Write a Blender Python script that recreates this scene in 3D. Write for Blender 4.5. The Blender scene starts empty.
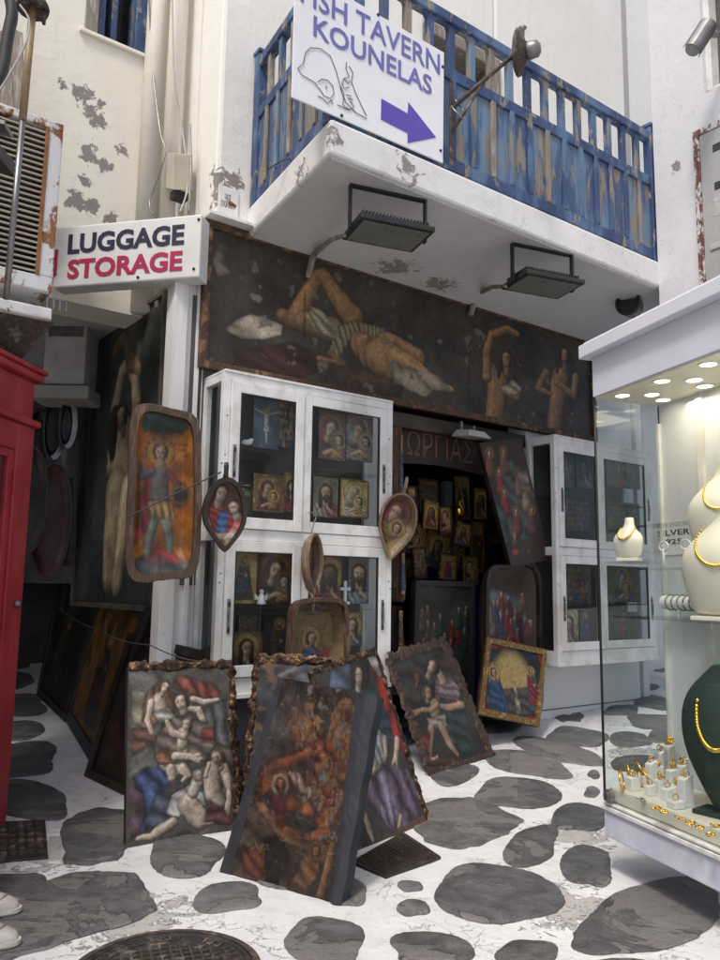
import bpy, bmesh, math, random
import numpy as np
from mathutils import Vector, Matrix
R = math.radians
scene = bpy.context.scene
# ---------------------------------------------------------------- camera
CAM = Vector((0, 0, 1.5)); FPX = 780.0; PITCH = math.atan(108/780); ROLL = 0.015
_r0 = Vector((1, 0, 0)); _w = Vector((0, math.cos(PITCH), math.sin(PITCH))); _u0 = Vector((0, -math.sin(PITCH), math.cos(PITCH)))
_u = _u0*math.cos(ROLL) - _r0*math.sin(ROLL); _r = _r0*math.cos(ROLL) + _u0*math.sin(ROLL)
cam = bpy.data.cameras.new('camera'); cam.sensor_fit = 'HORIZONTAL'; cam.sensor_width = 36; cam.lens = 36*FPX/720
cam.clip_start = .05; cam.clip_end = 300
co = bpy.data.objects.new('camera', cam); scene.collection.objects.link(co); scene.camera = co
co.matrix_world = Matrix(((_r.x, _u.x, -_w.x, CAM.x), (_r.y, _u.y, -_w.y, CAM.y), (_r.z, _u.z, -_w.z, CAM.z), (0, 0, 0, 1)))
# ---------------------------------------------------------------- world and sun
SUN_EL, SUN_AZ = 58.0, 205.0       # azimuth measured clockwise from +Y (north)
wd = bpy.data.worlds.new('World'); scene.world = wd; wd.use_nodes = True
nt = wd.node_tree; bg = nt.nodes['Background']
sk = nt.nodes.new('ShaderNodeTexSky'); sk.sky_type = 'NISHITA'; sk.sun_disc = False
sk.sun_elevation = R(SUN_EL); sk.sun_rotation = R(SUN_AZ); sk.dust_density = 3.5; sk.air_density = .8; sk.ozone_density = .6
nt.links.new(sk.outputs[0], bg.inputs[0]); bg.inputs[1].default_value = .125
sl = bpy.data.lights.new('sun', 'SUN'); sl.energy = 1.5; sl.angle = R(10); sl.color = (1, .965, .91)
so = bpy.data.objects.new('sun', sl); scene.collection.objects.link(so)
sd = Vector((math.sin(R(SUN_AZ))*math.cos(R(SUN_EL)), math.cos(R(SUN_AZ))*math.cos(R(SUN_EL)), math.sin(R(SUN_EL))))
so.rotation_euler = sd.to_track_quat('Z', 'Y').to_euler()
scene.view_settings.view_transform = 'Standard'; scene.view_settings.look = 'None'
scene.view_settings.exposure = .56; scene.view_settings.gamma = 1; scene.view_settings.use_curve_mapping = False
# ---------------------------------------------------------------- geometry helpers
col = scene.collection
def ray(px, py):
    d = _r*((px-360)/FPX) + _u*((480-py)/FPX) + _w
    return d
def gz(x, y):
    return .15+.09*max(0.0, min(y, 11)-5.2)
def ground(px, py):
    d = ray(px, py); lo, hi = .5, 40.0
    for _ in range(50):
        m = (lo+hi)/2; p = CAM+d*m
        if p.z > gz(p.x, p.y): lo = m
        else: hi = m
    return CAM+d*lo
def hit(px, py, o, n):
    d = ray(px, py); s = (o-CAM).dot(n)/d.dot(n); return CAM+d*s
def atdepth(px, py, y):
    d = ray(px, py); return CAM+d*(y/d.y)
class Fr:
    def __init__(s, o, ex, ey, ez): s.o, s.ex, s.ey, s.ez = Vector(o), Vector(ex), Vector(ey), Vector(ez)
    def __call__(s, a, b, c): return s.o+s.ex*a+s.ey*b+s.ez*c
    def loc(s, p): q = Vector(p)-s.o; return q.dot(s.ex), q.dot(s.ey), q.dot(s.ez)
    def px(s, px, py, out=0.0):
        p = hit(px, py, s.o+s.ey*out, s.ey); l = s.loc(p); return l[0], l[2]
    def shift(s, a=0, b=0, c=0): return Fr(s(a, b, c), s.ex, s.ey, s.ez)
    def rot(s, ang):           # in-plane rotation about ey
        return Fr(s.o, s.ex*math.cos(ang)+s.ez*math.sin(ang), s.ey, s.ez*math.cos(ang)-s.ex*math.sin(ang))
    def yaw(s, ang):
        return Fr(s.o, s.ex*math.cos(ang)+s.ey*math.sin(ang), s.ey*math.cos(ang)-s.ex*math.sin(ang), s.ez)
W = Fr((0, 0, 0), (1, 0, 0), (0, 1, 0), (0, 0, 1))
E1 = Vector((.808, .589, 0)).normalized(); N1 = Vector((E1.y, -E1.x, 0)); Z = Vector((0, 0, 1))
F = Fr((-1.053, 5.3, 0), E1, N1, Z)          # shop front: along, out towards the lane, up
def root_of(o):
    while o.parent: o = o.parent
    return o
def link(name, me, parent=None, base=None, mods=None):
    ob = bpy.data.objects.new(name, me); col.objects.link(ob)
    if parent is not None: ob.parent = parent
    elif base is not None: ob.location = base
    return ob
class MB:
    def __init__(s, fr=W): s.v, s.f, s.fr, s.c = [], [], fr, []
    def P(s, p): return s.fr(*p)
    def add(s, vs, fs, raw=False):
        n = len(s.v); s.v += [Vector(p) if raw else s.P(p) for p in vs]; s.f += [[i+n for i in f] for f in fs]; return s
    def box(s, a0, a1, b0, b1, c0, c1):
        vs = [(a, b, c) for c in (c0, c1) for b in (b0, b1) for a in (a0, a1)]
        return s.add(vs, [(0, 1, 3, 2), (4, 5, 7, 6), (0, 1, 5, 4), (2, 3, 7, 6), (0, 2, 6, 4), (1, 3, 7, 5)])
    def hexa(s, lo, hi, raw=False):        # two quads
        return s.add(list(lo)+list(hi), [(0, 1, 2, 3), (4, 5, 6, 7), (0, 1, 5, 4), (1, 2, 6, 5), (2, 3, 7, 6), (3, 0, 4, 7)], raw)
    def prism(s, pts, b0, b1):             # outline in (a,c), extruded along b
        n = len(pts)
        return s.add([(a, b0, c) for a, c in pts]+[(a, b1, c) for a, c in pts],
                     [list(range(n)), list(range(n, 2*n))]+[(i, (i+1) % n, n+(i+1) % n, n+i) for i in range(n)])
    def slab(s, pts, c0, c1):              # outline in (a,b), extruded up
        n = len(pts)
        return s.add([(a, b, c0) for a, b in pts]+[(a, b, c1) for a, b in pts],
                     [list(range(n)), list(range(n, 2*n))]+[(i, (i+1) % n, n+(i+1) % n, n+i) for i in range(n)])
    def tube(s, pts, r, n=8, raw=False, caps=True):
        P = [Vector(p) if raw else s.P(p) for p in pts]; rs = r if isinstance(r, (list, tuple)) else [r]*len(P)
        vs, fs = [], []; prev = None
        for i, p in enumerate(P):
            t = (P[min(i+1, len(P)-1)]-P[max(i-1, 0)]).normalized()
            if prev is None:
                x = t.cross(Vector((0, 0, 1)));
                if x.length < .1: x = t.cross(Vector((1, 0, 0)))
            else: x = prev-t*prev.dot(t)
            x.normalize(); prev = x; y = t.cross(x)
            for k in range(n):
                a = 2*math.pi*k/n; vs.append(p+(x*math.cos(a)+y*math.sin(a))*rs[i])
        for i in range(len(P)-1):
            for k in range(n): fs.append((i*n+k, i*n+(k+1) % n, (i+1)*n+(k+1) % n, (i+1)*n+k))
        if caps: fs += [list(range(n)), list(range((len(P)-1)*n, len(P)*n))]
        return s.add(vs, fs, True)
    def lathe(s, prof, c, ax=Z, n=24, caps=True):     # prof [(r,h)] about world axis ax at point c
        ax = Vector(ax).normalized(); x = ax.cross(Vector((0, 0, 1)))
        if x.length < .1: x = Vector((1, 0, 0))
        x.normalize(); y = ax.cross(x); c = Vector(c); vs, fs = [], []
        for r, h in prof:
            for k in range(n):
                a = 2*math.pi*k/n; vs.append(c+ax*h+(x*math.cos(a)+y*math.sin(a))*max(r, 1e-4))
        for i in range(len(prof)-1):
            for k in range(n): fs.append((i*n+k, i*n+(k+1) % n, (i+1)*n+(k+1) % n, (i+1)*n+k))
        if caps: fs += [list(range(n)), list(range((len(prof)-1)*n, len(prof)*n))]
        return s.add(vs, fs, True)
    def build(s, name, m, parent=None, base=None, smooth=False, bev=0, merge=False, sub=0):
        off = root_of(parent).location if parent is not None else (Vector(base) if base is not None else Vector((0, 0, 0)))
        me = bpy.data.meshes.new(name); me.from_pydata([tuple(v-off) for v in s.v], [], s.f); me.update()
        bm = bmesh.new(); bm.from_mesh(me)
        if merge: bmesh.ops.remove_doubles(bm, verts=bm.verts, dist=1e-5)
        bmesh.ops.recalc_face_normals(bm, faces=bm.faces); bm.to_mesh(me); bm.free()
        if smooth: me.polygons.foreach_set('use_smooth', [True]*len(me.polygons))
        me.materials.append(m)
        ob = link(name, me, parent, base)
        if bev:
            b = ob.modifiers.new('bevel', 'BEVEL'); b.width = bev; b.segments = 2; b.limit_method = 'ANGLE'; b.angle_limit = R(40)
        if sub:
            b = ob.modifiers.new('sub', 'SUBSURF'); b.levels = b.render_levels = sub
        return ob
def tag(o, label=None, cat=None, group=None, kind=None):
    if label: o['label'] = label
    if cat: o['category'] = cat
    if group: o['group'] = group
    if kind: o['kind'] = kind
    return o
def thing(name, loc, label, cat, group=None):
    o = bpy.data.objects.new(name, None); o.empty_display_size = .1; col.objects.link(o); o.location = loc
    return tag(o, label, cat, group)
# ---------------------------------------------------------------- materials
def newmat(name):
    m = bpy.data.materials.new(name); m.use_nodes = True; return m, m.node_tree, m.node_tree.nodes['Principled BSDF']
def L(nt, a, b): nt.links.new(a, b)
def coords(nt, scale=(1, 1, 1), rot=(0, 0, 0)):
    tc = nt.nodes.new('ShaderNodeTexCoord'); mp = nt.nodes.new('ShaderNodeMapping'); mp.inputs['Scale'].default_value = scale
    mp.inputs['Rotation'].default_value = rot
    L(nt, tc.outputs['Object'], mp.inputs[0]); return mp.outputs[0]
def noise(nt, vec, scale, detail=6, rough=.6, dist=0):
    n = nt.nodes.new('ShaderNodeTexNoise'); n.inputs['Scale'].default_value = scale; n.inputs['Detail'].default_value = detail
    n.inputs['Roughness'].default_value = rough; n.inputs['Distortion'].default_value = dist
    L(nt, vec, n.inputs['Vector']); return n.outputs['Fac']
def ramp(nt, fac, stops, interp='LINEAR'):
    r = nt.nodes.new('ShaderNodeValToRGB'); r.color_ramp.interpolation = interp; e = r.color_ramp.elements
    while len(e) < len(stops): e.new(.5)
    for i, (p, c) in enumerate(stops):
        e[i].position = p; e[i].color = (c[0], c[1], c[2], 1) if isinstance(c, (tuple, list)) else (c, c, c, 1)
    L(nt, fac, r.inputs[0]); return r.outputs[0]
def mix(nt, fac, a, b):
    m = nt.nodes.new('ShaderNodeMix'); m.data_type = 'RGBA'
    for s, v in ((0, fac), (6, a), (7, b)):
        if isinstance(v, (int, float)): m.inputs[s].default_value = v if s == 0 else (v, v, v, 1)
        elif isinstance(v, tuple): m.inputs[s].default_value = (v[0], v[1], v[2], 1)
        else: L(nt, v, m.inputs[s])
    return m.outputs[2]
def mth(nt, op, a, b=0.0, clamp=False):
    m = nt.nodes.new('ShaderNodeMath'); m.operation = op; m.use_clamp = clamp
    for i, v in enumerate((a, b)):
        if isinstance(v, (int, float)): m.inputs[i].default_value = v
        else: L(nt, v, m.inputs[i])
    return m.outputs[0]
def bump(nt, b, h, st=.3, dist=.01):
    n = nt.nodes.new('ShaderNodeBump'); n.inputs['Strength'].default_value = st; n.inputs['Distance'].default_value = dist
    L(nt, h, n.inputs['Height']); L(nt, n.outputs[0], b.inputs['Normal'])
def pm(name, c1, c2=None, scale=6, rough=.6, metal=0, bmp=.3, bdist=.004, bscale=None, stretch=(1, 1, 1), lo=.35, hi=.65, spec=.5, c3=None):
    m, nt, b = newmat(name); v = coords(nt, stretch); c2 = c2 or tuple(x*.75 for x in c1)
    f = noise(nt, v, scale, 8, .65)
    stops = [(lo, c1), (hi, c2)] if c3 is None else [(lo, c1), ((lo+hi)/2, c2), (hi, c3)]
    L(nt, ramp(nt, f, stops), b.inputs['Base Color'])
    b.inputs['Roughness'].default_value = rough; b.inputs['Metallic'].default_value = metal; b.inputs['Specular IOR Level'].default_value = spec
    h = noise(nt, v, bscale or scale*4, 6, .6); bump(nt, b, h, bmp, bdist)
    L(nt, ramp(nt, h, [(0, max(0, rough-.15)), (1, min(1, rough+.15))]), b.inputs['Roughness'])
    return m
def plaster(name, c1, c2, spots=(), crack=.0, dirt=.5, peel=(.2, .18, .17), thr=.5, dscale=1.3, bst=.5):
    m, nt, b = newmat(name); v = coords(nt)
    f = noise(nt, v, dscale, 8, .6); base = ramp(nt, f, [(.3, c1), (.75, c2)])
    sp = noise(nt, v, 30, 4, .7); base = mix(nt, ramp(nt, sp, [(.62, 0.0), (.78, dirt)]), base, tuple(x*.6 for x in c2))
    st = noise(nt, coords(nt, (9, 9, .8)), 1.3, 6, .6); base = mix(nt, ramp(nt, st, [(.55, 0.0), (.85, dirt*.8)]), base, tuple(x*.72 for x in c2))
    h = noise(nt, v, 9, 8, .6); hh = mth(nt, 'MULTIPLY', h, .6)
    h2 = noise(nt, v, 60, 4, .6); hh = mth(nt, 'ADD', hh, mth(nt, 'MULTIPLY', h2, .18))
    if spots:
        acc = None
        tc = nt.nodes.new('ShaderNodeNewGeometry')
        for (x, y, z, r) in spots:
            d = nt.nodes.new('ShaderNodeVectorMath'); d.operation = 'DISTANCE'; L(nt, tc.outputs['Position'], d.inputs[0]); d.inputs[1].default_value = (x, y, z)
            k = mth(nt, 'SUBTRACT', 1.0, mth(nt, 'DIVIDE', d.outputs['Value'], r), True)
            acc = k if acc is None else mth(nt, 'MAXIMUM', acc, k)
        n2 = noise(nt, v, 15, 9, .68, .5)
        s = mth(nt, 'ADD', mth(nt, 'MULTIPLY', acc, .42), n2); msk = ramp(nt, s, [(thr+.24, 0.0), (thr+.265, 1.0)])
        pc = mix(nt, noise(nt, v, 26, 5), peel, tuple(x*1.7 for x in peel))
        base = mix(nt, msk, base, pc); hh = mth(nt, 'SUBTRACT', hh, mth(nt, 'MULTIPLY', msk, .7))
    if crack:
        vo = nt.nodes.new('ShaderNodeTexVoronoi'); vo.feature = 'DISTANCE_TO_EDGE'; vo.inputs['Scale'].default_value = 3.2
        dv = nt.nodes.new('ShaderNodeVectorMath'); dv.operation = 'ADD'; L(nt, v, dv.inputs[0])
        nn = nt.nodes.new('ShaderNodeTexNoise'); nn.inputs['Scale'].default_value = 5; nn.inputs['Detail'].default_value = 6; L(nt, v, nn.inputs['Vector']); L(nt, nn.outputs['Color'], dv.inputs[1])
        L(nt, dv.outputs[0], vo.inputs['Vector']); ck = ramp(nt, vo.outputs['Distance'], [(.004, crack), (.014, 0.0)])
        brk = ramp(nt, noise(nt, v, 2.2, 3), [(.48, 0.0), (.6, 1.0)]); ck = mth(nt, 'MULTIPLY', ck, brk)
        base = mix(nt, ck, base, (.16, .15, .14)); hh = mth(nt, 'SUBTRACT', hh, ck)
    L(nt, base, b.inputs['Base Color']); b.inputs['Roughness'].default_value = .88; b.inputs['Specular IOR Level'].default_value = .25
    bump(nt, b, hh, bst, .02); return m
def peelpaint(name, paints, wood, scale=7, stretch=(1, 1, .25), amount=.5, rough=.6):
    m, nt, b = newmat(name); v = coords(nt, stretch)
    w = noise(nt, coords(nt, (14, 14, 1.2)), 2.5, 6); wc = ramp(nt, w, [(.3, tuple(x*.6 for x in wood)), (.7, wood)])
    n1 = noise(nt, v, scale, 8, .7, .4); n2 = noise(nt, v, scale*.45, 6, .6)
    pc = ramp(nt, n2, [(.38, paints[0]), (.5, paints[1]), (.58, paints[-1])])
    k = ramp(nt, n1, [(amount, 1.0), (amount+.03, 0.0)])
    L(nt, mix(nt, k, pc, wc), b.inputs['Base Color']); b.inputs['Roughness'].default_value = rough
    bump(nt, b, mth(nt, 'ADD', k, mth(nt, 'MULTIPLY', w, .4)), .5, .004); return m
def glassmat(name, tint=(1, 1, 1), refl=.1, rough=.0):
    m, nt, b = newmat(name); nt.nodes.remove(b); o = nt.nodes['Material Output']
    t = nt.nodes.new('ShaderNodeBsdfTransparent'); t.inputs[0].default_value = (*tint, 1)
    g = nt.nodes.new('ShaderNodeBsdfGlossy'); g.inputs['Roughness'].default_value = rough
    fr = nt.nodes.new('ShaderNodeLayerWeight'); fr.inputs[0].default_value = .5
    mx = nt.nodes.new('ShaderNodeMixShader'); k = mth(nt, 'ADD', mth(nt, 'MULTIPLY', mth(nt, 'POWER', fr.outputs['Facing'], 4.0), .55), refl*.3, True); L(nt, k, mx.inputs[0])
    L(nt, t.outputs[0], mx.inputs[1]); L(nt, g.outputs[0], mx.inputs[2]); L(nt, mx.outputs[0], o.inputs[0]); return m
def emat(name, c, s):
    m, nt, b = newmat(name); b.inputs['Base Color'].default_value = (*c, 1); b.inputs['Emission Color'].default_value = (*c, 1); b.inputs['Emission Strength'].default_value = s; return m
def artmat(name, rough=.42, crackle=.25, relief=.3):
    m, nt, b = newmat(name); v = coords(nt)
    a = nt.nodes.new('ShaderNodeVertexColor'); a.layer_name = 'Col'
    n = noise(nt, v, 45, 6, .7); c = mix(nt, ramp(nt, n, [(.3, .5), (.75, 0.0)]), a.outputs['Color'], (.01, .008, .006))
    g = noise(nt, v, 7, 8, .7); c = mix(nt, ramp(nt, g, [(.66, 0.0), (.74, crackle)]), c, (.22, .18, .13))
    L(nt, c, b.inputs['Base Color']); L(nt, ramp(nt, g, [(.3, rough-.1), (.7, rough+.22)]), b.inputs['Roughness'])
    bump(nt, b, noise(nt, v, 90, 5, .6), relief, .003); return m
M = {}
M['white_frame'] = peelpaint('white_frame', [(.78, .78, .77), (.72, .72, .7), (.62, .61, .58)], (.2, .19, .17), 14, (1, 1, .7), .30, .4)
M['wood'] = pm('old_wood', (.11, .06, .035), (.05, .028, .018), 5, .6, 0, .6, .006, stretch=(6, 6, 1), c3=(.19, .12, .075))
M['pale_wood'] = pm('pale_wood', (.24, .16, .1), (.15, .095, .06), 5, .6, 0, .5, .005, stretch=(6, 6, 1.5), c3=(.32, .23, .16))
M['dark_wood'] = pm('dark_wood', (.03, .018, .013), (.012, .008, .007), 4, .38, 0, .4, .004, c3=(.05, .03, .02))
M['black_board'] = pm('black_board', (.014, .015, .019), (.028, .029, .034), 9, .6, 0, .4, .003)
M['grey_strip'] = pm('grey_strip', (.016, .018, .025), (.028, .03, .038), 9, .8, 0, .4, .003)
M['rust_wood'] = pm('rust_wood', (.13, .062, .03), (.045, .028, .02), 9, .8, 0, .8, .01, c3=(.28, .15, .075))
M['foil'] = pm('bronze_foil', (.025, .015, .011), (.07, .035, .02), 24, .38, .45, .8, .006, c3=(.5, .3, .13), lo=.42, hi=.68)
M['carved'] = pm('carved_brown', (.022, .014, .011), (.05, .028, .019), 20, .45, 0, .9, .008, c3=(.1, .055, .035))
M['gold'] = pm('gold', (.9, .6, .13), (.75, .45, .08), 20, .2, 1, .1, .001)
M['old_gold'] = pm('old_gold', (.42, .25, .08), (.2, .11, .04), 22, .38, .7, .4, .003, c3=(.6, .4, .16))
M['art'] = artmat('painted_surface')
M['art_dull'] = artmat('weathered_painting', .55, .22, .5)
M['icon_art'] = artmat('lacquered_icon', .42, .05, .3)
M['glass'] = glassmat('cabinet_glass', (.93, .95, .95), .07)
M['case_glass'] = glassmat('display_glass', (.95, .97, .96), .08)
M['black_metal'] = pm('black_metal', (.02, .02, .021), (.035, .034, .034), 12, .45, .3, .2, .002)
M['grey_metal'] = pm('grey_metal', (.3, .3, .3), (.2, .19, .18), 9, .4, .8, .2, .002)
M['iron'] = pm('rusty_iron', (.12, .09, .07), (.06, .045, .04), 14, .75, .4, .6, .004, c3=(.26, .2, .16))
M['cable'] = pm('cable', (.5, .48, .45), (.38, .36, .33), 9, .6)
M['dark_cable'] = pm('dark_cable', (.03, .03, .03), (.05, .05, .05), 9, .6)
M['stone_edge'] = pm('worn_stone', (.4, .39, .37), (.3, .29, .27), 4, .9)
M['peel_blue'] = peelpaint('peeling_blue', [(.04, .075, .155), (.06, .105, .21), (.14, .23, .33)], (.3, .26, .21), 10, (1, 1, .22), .445)
M['peel_blue2'] = peelpaint('peeling_blue_frame', [(.028, .05, .12), (.04, .075, .175), (.09, .16, .28)], (.3, .27, .23), 9, (1, 1, .4), .405)
M['weather_wood'] = pm('weathered_grey_wood', (.3, .26, .21), (.2, .17, .14), 4, .8, 0, .5, .004, stretch=(6, 6, 1), c3=(.42, .38, .32))
M['white_board'] = pm('white_board', (.8, .8, .81), (.74, .74, .76), 4, .45, 0, .08, .001)
M['red_paint'] = peelpaint('red_paint', [(.27, .016, .022), (.33, .024, .032), (.36, .04, .045)], (.12, .03, .03), 9, (1, 1, .5), .29, .42)
M['navy'] = pm('navy_letter', (.008, .009, .035), (.012, .013, .045), 9, .5)
M['crimson'] = pm('crimson_letter', (.4, .008, .06), (.34, .012, .06), 9, .5)
M['violet'] = pm('violet_letter', (.17, .16, .42), (.14, .13, .37), 9, .5)
M['arrow'] = pm('arrow_purple', (.11, .075, .42), (.09, .06, .36), 9, .5)
M['ink'] = pm('black_ink', (.02, .02, .025), (.05, .05, .05), 9, .6)
# ---------------------------------------------------------------- painter: oil-paint compositions as colour arrays
_lat = {}; ART_DIM = .8
def vn(X, Y, f, seed):
    if seed not in _lat: _lat[seed] = np.random.RandomState(seed).rand(64, 64)
    g = _lat[seed]; x = X*f+seed*.37; y = Y*f+seed*.71; xi = np.floor(x).astype(int); yi = np.floor(y).astype(int)
    u = x-xi; v = y-yi; u = u*u*(3-2*u); v = v*v*(3-2*v); xi %= 64; yi %= 64; x1 = (xi+1) % 64; y1 = (yi+1) % 64
    return (g[yi, xi]*(1-u)+g[yi, x1]*u)*(1-v)+(g[y1, xi]*(1-u)+g[y1, x1]*u)*v
def fb(X, Y, f, seed, o=4):
    s = 0; a = .5; t = 0
    for k in range(o): s = s+a*vn(X, Y, f*2**k, seed+k*13); t += a; a *= .55
    return s/t
def sm(x, a, b): t = np.clip((x-a)/(b-a), 0, 1); return t*t*(3-2*t)
SK = (.62, .4, .26); SKP = (.72, .56, .43); SKD = (.3, .17, .09)
class Art:
    def strokes(s, n, L_=.035, wd=.004, var=.3):
        rs = np.random.RandomState(s.seed+77); h, w = s.h, s.w; src = s.I.copy(); px = 1.0/h
        gx = np.gradient(src.sum(2), axis=1); gy = np.gradient(src.sum(2), axis=0)
        for _ in range(n):
            j, i = rs.randint(h), rs.randint(w); a = math.atan2(gy[j, i], gx[j, i])+math.pi/2+rs.normal()*.35; l = L_*rs.uniform(.3, 1)*h; r = max(.7, wd*h*rs.uniform(.5, 1.3)); c = src[j, i]*(1+rs.normal()*var)+rs.normal()*.006
            m = int(l/2+r+2); j0, j1, i0, i1 = max(0, j-m), min(h, j+m+1), max(0, i-m), min(w, i+m+1); J, I_ = np.mgrid[j0:j1, i0:i1]; dx, dy = I_-i, J-j
            u = dx*math.cos(a)+dy*math.sin(a); v = -dx*math.sin(a)+dy*math.cos(a)+.004*u*u*rs.normal(); m_ = np.clip(1.3-np.hypot(np.maximum(abs(u)-l/2, 0), v)/r, 0, 1)*.42
            s.I[j0:j1, i0:i1] = s.I[j0:j1, i0:i1]*(1-m_[..., None])+np.clip(c, 0, 1)*m_[..., None]
    def detail(s, a=1.0):
        f1 = fb(s.X0, s.Y0, 13, s.seed+81, 4); f2 = fb(s.X0, s.Y0, 19, s.seed+87, 4); l1 = 1-sm(abs(f1-.5), .004, .03); l2 = 1-sm(abs(f2-.52), .002, .02)
        s.I = s.I*(1-.55*a*l1)[..., None]; s.I = s.I+(.45*a*l2)[..., None]*(s.I*.9+.012)
    def smudge(s, amp=.002, f=30):
        x = s.X0+amp*(fb(s.X0, s.Y0, f, s.seed+61, 2)-.5)*2; y = s.Y0+amp*(fb(s.X0, s.Y0, f, s.seed+67, 2)-.5)*2; s.I = s.sample(x, y)
    """x in 0..asp, y in 0..1 (up). mp maps authoring pixels to (x, y)."""
    def __init__(s, asp, n, seed, bg=(.05, .04, .03), bg2=None, mp=None, k=1.0, warp=.012):
        s.h = n; s.w = max(4, int(round(n*asp))); s.asp = asp; s.mp = mp; s.k = k; s.seed = seed; s.det = .4
        X, Y = np.meshgrid((np.arange(s.w)+.5)/s.w*asp, 1-(np.arange(s.h)+.5)/s.h); s.X0, s.Y0 = X, Y
        s.X = X+warp*(fb(X, Y, 9, seed)-.5)*2; s.Y = Y+warp*(fb(X, Y, 9, seed+5)-.5)*2
        f = sm(fb(X, Y, 3.5, seed+9), .3, .7)[..., None]; bg2 = bg2 or tuple(c*1.9+.01 for c in bg)
        s.I = np.array(bg)*(1-f)+np.array(bg2)*f
        s.br = fb(X*.5+Y*.5, X-Y, 26, seed+3)
    def pt(s, p): return s.mp(*p) if s.mp else p
    def mix(s, m, c): s.I = s.I*(1-m[..., None])+np.asarray(c)*m[..., None] if np.ndim(c) < 3 else s.I*(1-m[..., None])+c*m[..., None]
    def shade(s, c, sh): return np.clip(np.asarray(c)*(sh[..., None])*(.8+.45*s.br[..., None]), 0, 1)
    def limb(s, pts, c, line=.7, soft=.1, amt=1.0):
        best = np.full(s.X.shape, 9.); LX = np.zeros_like(best)
        P = [(*s.pt(p[:2]), p[2]*s.k) for p in pts]
        if len(P) == 1: P = P*2
        for (x0, y0, r0), (x1, y1, r1) in zip(P, P[1:]):
            dx, dy = x1-x0, y1-y0; l2 = dx*dx+dy*dy+1e-9; t = np.clip(((s.X-x0)*dx+(s.Y-y0)*dy)/l2, 0, 1)
            qx = s.X-(x0+t*dx); qy = s.Y-(y0+t*dy); r = r0+(r1-r0)*t; d = np.sqrt(qx*qx+qy*qy)/r
            lt = (-qx*.6+qy*.8)/r; k = d < best; best = np.where(k, d, best); LX = np.where(k, lt, LX)
        sh = (.5+.55*LX+.35*np.clip(1-best*best, 0, 1))*(.72+.56*fb(s.X0, s.Y0, 26, s.seed+71, 3))
        sh = sh+.4*np.exp(-((LX-.45)**2+(best-.5)**2)/.06); m = 1-sm(best, 1-soft, 1+soft)
        s.mix(sm(1.22-best, 0, .25)*line*.85*amt, (.015, .01, .008)); s.mix(m*amt, s.shade(c, np.clip(sh, .18, 1.35)))
    def poly(s, pts, c, folds=18, amp=.45, ang=1.2, line=.7, soft=.006, amt=1.0):
        P = [s.pt(p) for p in pts]; n = len(P); ins = np.zeros(s.X.shape, bool); dm = np.full(s.X.shape, 9.)
        for i in range(n):
            x0, y0 = P[i]; x1, y1 = P[(i+1) % n]
            if y0 != y1:
                k = ((y0 > s.Y) != (y1 > s.Y)) & (s.X < (x1-x0)*(s.Y-y0)/(y1-y0)+x0); ins ^= k
            dx, dy = x1-x0, y1-y0; t = np.clip(((s.X-x0)*dx+(s.Y-y0)*dy)/(dx*dx+dy*dy+1e-9), 0, 1)
            dm = np.minimum(dm, np.hypot(s.X-x0-t*dx, s.Y-y0-t*dy))
        sd = np.where(ins, dm, -dm); m = sm(sd, -soft, soft)
        q = s.X*math.cos(ang)+s.Y*math.sin(ang)+.09*fb(s.X, s.Y, 5, s.seed+17)
        fo = .5+.5*np.sin(q*folds*1.35*math.pi+9*fb(s.X, s.Y, 3.2, s.seed+21)); sh = 1-amp+2*amp*fo*fb(s.X, s.Y, 7, s.seed+2)
        sh = sh*(.65+.35*sm(sd, 0, .03))*(1-.55*(1-fo)**5)+.55*min(1, amp*1.6)*fo**7*fb(s.X, s.Y, 9, s.seed+4)
        s.mix(sm(sd, -.016, 0)*(1-m)*line*amt, (.015, .01, .008)); s.mix(m*amt, s.shade(c, sh+.15))
    def dot(s, x, y, rx, ry, c, amt=1.0, soft=.25):
        x, y = s.pt((x, y)); d = np.hypot((s.X-x)/(rx*s.k), (s.Y-y)/(ry*s.k)); s.mix((1-sm(d, 1-soft, 1+soft))*amt, c)
    def ring(s, x, y, r, w, c, amt=.9):
        x, y = s.pt((x, y)); d = abs(np.hypot(s.X-x, s.Y-y)-r*s.k)/(w*s.k); s.mix((1-sm(d, .6, 1.2))*amt, c)
    def line(s, pts, w, c, amt=.9):
        P = [s.pt(p) for p in pts]; best = np.full(s.X.shape, 9.)
        for (x0, y0), (x1, y1) in zip(P, P[1:]):
            dx, dy = x1-x0, y1-y0; t = np.clip(((s.X-x0)*dx+(s.Y-y0)*dy)/(dx*dx+dy*dy+1e-9), 0, 1)
            best = np.minimum(best, np.hypot(s.X-x0-t*dx, s.Y-y0-t*dy))
        s.mix((1-sm(best/(w*s.k), .5, 1.2))*amt, c)
    def head(s, x, y, r, skin=SK, hair=(.05, .025, .015), halo=None, tilt=0.0, turn=0.0, beard=False, veil=None, long=False, flip=1):
        """authoring units; y down if mp is given (flip=-1 for y up)"""
        c, si = math.cos(tilt), math.sin(tilt); yd = flip if s.mp else -1
        q = lambda a, b: (x+(a*c-b*si)*r, y+(a*si+b*c)*r*yd)
        if halo: s.dot(*q(0, -.1), r*2.0, r*2.0, halo); s.ring(*q(0, -.1), r*1.95, r*.1, (.09, .04, .02)); s.ring(*q(0, -.1), r*1.6, r*.05, (.2, .1, .03), .6)
        if veil: s.limb([(*q(0, -.3), r*1.2), (*q(-.1, 1.1), r*1.25)], veil)
        else:
            s.limb([(*q(-.12*turn, -.22), r*1.05), (*q(-.2*turn, .1), r*.98)], hair, .4)
            if long: s.limb([(*q(-.6, 0), r*.5), (*q(-.8, 1.6), r*.4)], hair, .3); s.limb([(*q(.6, 0), r*.45), (*q(.7, 1.6), r*.35)], hair, .3)
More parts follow.
